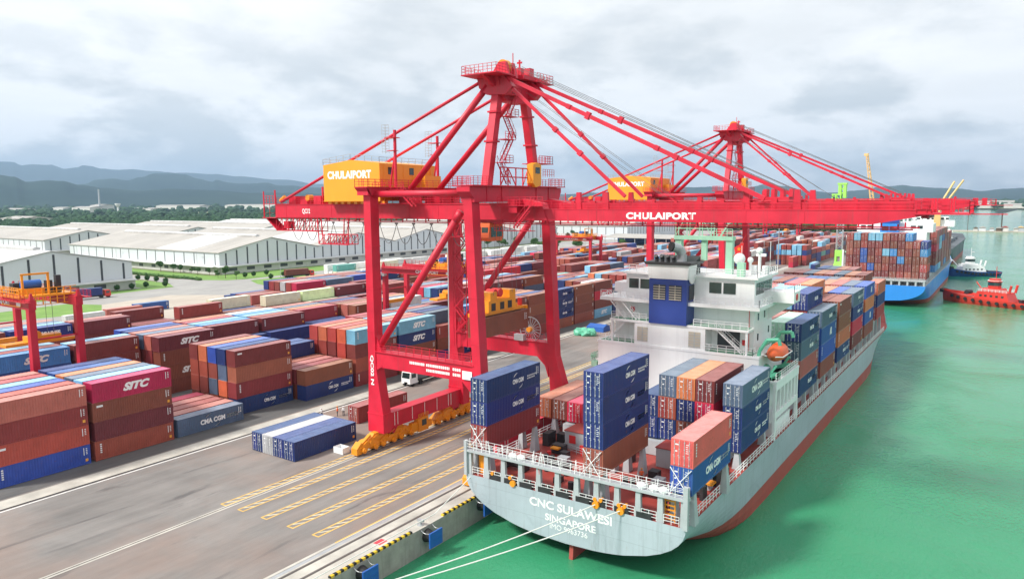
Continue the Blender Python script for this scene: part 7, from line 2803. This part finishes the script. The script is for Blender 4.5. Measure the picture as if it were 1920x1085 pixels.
def person_mesh():
    import bmesh
    me = bpy.data.meshes.new('person_body')
    J = {'pel': (0, 0, 0.95, .15), 'ch': (0, 0, 1.35, .17), 'nk': (0, 0, 1.52, .065), 'hd': (0, 0.02, 1.66, .1), 'hd2': (0, 0.02, 1.74, .085), 'hl': (-.1, 0, .9, .1), 'kl': (-.11, .03, .5, .07), 'al': (-.11, -.02, .09, .05), 'tl': (-.12, .14, .04, .045),
         'hr': (.1, 0, .9, .1), 'kr': (.12, .05, .5, .07), 'ar': (.12, 0, .09, .05), 'tr': (.13, .16, .04, .045), 'sl': (-.19, 0, 1.42, .065), 'el': (-.27, .02, 1.16, .048), 'wl': (-.25, .14, .94, .036), 'fl': (-.25, .18, .86, .04), 'sr': (.19, 0, 1.42, .065), 'er': (.28, .03, 1.16, .048), 'wr': (.24, .18, 1.0, .036), 'fr': (.23, .24, .94, .04)}
    E_ = [('pel', 'ch'), ('ch', 'nk'), ('nk', 'hd'), ('hd', 'hd2'), ('pel', 'hl'), ('hl', 'kl'), ('kl', 'al'), ('al', 'tl'), ('pel', 'hr'), ('hr', 'kr'), ('kr', 'ar'), ('ar', 'tr'), ('ch', 'sl'), ('sl', 'el'), ('el', 'wl'), ('wl', 'fl'), ('ch', 'sr'), ('sr', 'er'), ('er', 'wr'), ('wr', 'fr')]
    names = list(J)
    me.from_pydata([J[n][:3] for n in names], [(names.index(a), names.index(c)) for a, c in E_], [])
    ob = bpy.data.objects.new('person_tmp', me)
    COL.objects.link(ob)
    sk = ob.modifiers.new('skin', 'SKIN')
    for i, n in enumerate(names):
        sv = me.skin_vertices[0].data[i]
        sv.radius = (J[n][3], J[n][3])
        sv.use_root = (n == 'pel')
    sd = ob.modifiers.new('sub', 'SUBSURF')
    sd.levels = 1
    dg = bpy.context.evaluated_depsgraph_get()
    dg.update()
    out = bpy.data.meshes.new_from_object(ob.evaluated_get(dg))
    bpy.data.objects.remove(ob)
    out.materials.clear()
    for m_ in (M['cloth'], M['cloth_dark'], M['skin']):
        out.materials.append(m_)
    for p in out.polygons:
        c = p.center
        p.material_index = 2 if (c.z > 1.5 or (abs(c.x) > 0.2 and c.z < 1.0)) else 1 if c.z < 0.95 else 0
        p.use_smooth = True
    return out


PM = person_mesh()
PM2 = PM.copy()
PM2.materials[0] = M['orange']
hat = MB()
hat.sphere((0, 0.02, 1.72), 0.125, 10, 5, 0, (1, 1.15, 0.95), True)
hat.tube((0, 0.05, 1.71), (0, 0.05, 1.73), 0.15, 10)
hat_y = hat.mesh('hard_hat', M['yellow'])
hat_w = hat.mesh('hard_hat', M['letter'])
for (x, y, z, rz, me_, h_, lab) in ((-43.9, 84.6, 0.02, 0.6, PM, hat_w, 'person in white top and hard hat by the runway, left of the group'), (-42.4, 86.9, 0.02, 2.4, PM2, hat_y, 'person with yellow hard hat in the middle of the group by the runway'), (-41.6, 87.6, 0.02, 3.6, PM, hat_w, 'person in white bending side of the group, nearest the red-brown container'),
                                   (19.6, 78.5, 4.05, 0.4, PM2, hat_y, 'crew member in orange on the red stern deck')):
    o = link('person', me_, None, (x, y, z))
    o.rotation_euler.z = rz
    tag(o, lab, 'person')
    link('hard_hat', h_, o)

# ================================================================ FAR THINGS
def far_block(name, label, cat, x0, x1, y0, y1, h, mat, roofmat, ridge=0.0):
    t = thing(name, ((x0 + x1) / 2, y0, 0), label, cat)
    MB().box(x0, x1, y0, y1, 0, h).build('wall', M[mat], t)
    b = MB()
    ym = (y0 + y1) / 2
    b.prism([(y0 - 1, h), (y1 + 1, h), (ym, h + ridge + 0.5)], 'x', x0 - 1, x1 + 1)
    b.build('roof', M[roofmat], t)
    return t


def far_pos(u, d):
    dx, dy, _ = pix_dir(u, 375)
    return CAMX + dx * d, dy * d


FARB = [(18, 3600, 150, 16, 'white factory roofs at the far left foot of the hills'), (105, 3900, 120, 18, 'long low white building left of the chimney'), (150, 3300, 140, 22, 'pale green-grey factory hall beside the tall chimney'), (176, 3350, 70, 30, 'grey plant building at the foot of the chimney'), (262, 3400, 150, 14, 'low white hall between water tower and big shed'), (330, 3700, 360, 24, 'very long pale factory hall at the foot of the hills'), (470, 3800, 420, 24, 'second long pale factory hall left of the crane'), (14, 1750, 90, 9, 'white shed roof among the trees at the left edge'), (1868, 3500, 120, 22, 'white building on the far shore at right'), (1795, 3450, 160, 12, 'low houses on the far shore right of the boom tip'), (1840, 3200, 60, 10, 'row of pale houses on the far shore'), (1905, 3200, 70, 12, 'pale house group at the right edge of the far shore')]
for (u, d, w, h, lab) in FARB:
    x, y = far_pos(u, d)
    far_block('distant_building', lab, 'building', x - w / 2, x + w / 2, y, y + 60, h, 'shed_base', 'shed_roof', 4)
x, y = far_pos(186, 3300)
t = thing('chimney', (x, y, 0), 'tall slim grey chimney before the hills', 'chimney')
MB().tube((x, y, 0), (x, y, 92), 4.2, 14, 0, 2.6).build('stack', M['grey'], t)
x, y = far_pos(220, 2900)
t = thing('water_tower', (x, y, 0), 'white mushroom-shaped water tower before the hills', 'water tower')
MB().tube((x, y, 0), (x, y, 28), 3.0, 12).build('shaft', M['white'], t)
MB().tube((x, y, 26), (x, y, 33), 5, 16, 0, 9).tube((x, y, 33), (x, y, 37), 9, 16).build('tank', M['white'], t)
# spit with shacks, fishing net on pole, islet
sp = MB()
rs = random.Random(9)
top = [(10 + i * 8, 1062 + rs.uniform(-3, 3)) for i in range(14)]
sp.prism([(-14, 1050)] + [(x, y - 12) for x, y in top] + [(x, y + 14) for x, y in top[::-1]] + [(-14, 1072)], 'z', -6, -2.2)
tag(sp.build('spit', M['dirt']), kind='structure')
for i in range(11):
    x = 14 + i * 8 + rs.uniform(-2, 2)
    t = thing('shack', (x, 1060, -2.2), ORD[i] + ' shack from the left on the narrow spit', 'shack', 'shacks on the spit')
    w, h = rs.uniform(2, 3.5), rs.uniform(2.5, 5)
    MB().box(x - w, x + w, 1056, 1063, -2.2, -2.2 + h).build('wall', M[rs.choice(['shed_base', 'grey', 'bark', 'shed_wall'])], t)
    MB().prism([(x - w - 0.5, -2.2 + h), (x + w + 0.5, -2.2 + h), (x, -0.7 + h)], 'y', 1055, 1064).build('roof', M[rs.choice(['shed_roof', 'bark', 'jib_yellow', 'deck_red'])], t)
t = thing('fishing_net', (41, 1060, -2.2), 'dark lift net on a tall pole above the spit', 'fishing net')
MB().tube((41, 1060, -2.2), (41, 1060, 20), 0.6, 8).build('pole', M['bark'], t)
MB().prism([(33.5, 20), (37, 19), (44, 19.4), (56, 23.4), (55.5, 25.0), (46, 23.4), (36, 23)], 'y', 1052, 1068).build('net', M['dark_hull'], t)
t = thing('mast', (6.5, 1060, -2.2), 'thin mast on the left part of the spit', 'mast')
MB().tube((6.5, 1060, -4), (6.5, 1060, 18), 0.3, 6).build('pole', M['bark'], t)
MB().box(5.6, 7.4, 1059.8, 1060.2, 15, 15.4).build('crossarm', M['bark'], t)
isl = MB()
isl.prism([(-60 + 22 * math.cos(a), 1230 + 14 * math.sin(a)) for a in np.linspace(0, 6.28, 12)[:-1]], 'z', -6, -2.4)
tag(isl.build('islet', M['dirt']), kind='structure')
tag(blob_mass('islet_thicket', [(-60 + rs.uniform(-18, 16), 1230 + rs.uniform(-9, 9), rs.uniform(0, 4), rs.uniform(3, 5), rs.uniform(3, 5)) for _ in range(36)], M['forest'], 6, True), 'low green thicket on the islet behind the dark ship', 'thicket', kind='stuff')

# haze
hz = MB().box(-24000, 16000, -2600, 21000, -9, 1120)
hz = hz.build('haze', [])
tag(hz, kind='stuff')
hm = bpy.data.materials.new('haze')
hm.use_nodes = True
ht = hm.node_tree
ht.nodes.clear()
pv = nd(ht, 'ShaderNodeVolumePrincipled')
pv.inputs['Color'].default_value = (0.50, 0.72, 1.0, 1)
pv.inputs['Density'].default_value = 6.6e-5
pv.inputs['Anisotropy'].default_value = 0.2
ho = nd(ht, 'ShaderNodeOutputMaterial')
ht.links.new(pv.outputs[0], ho.inputs['Volume'])
hz.data.materials.append(hm)
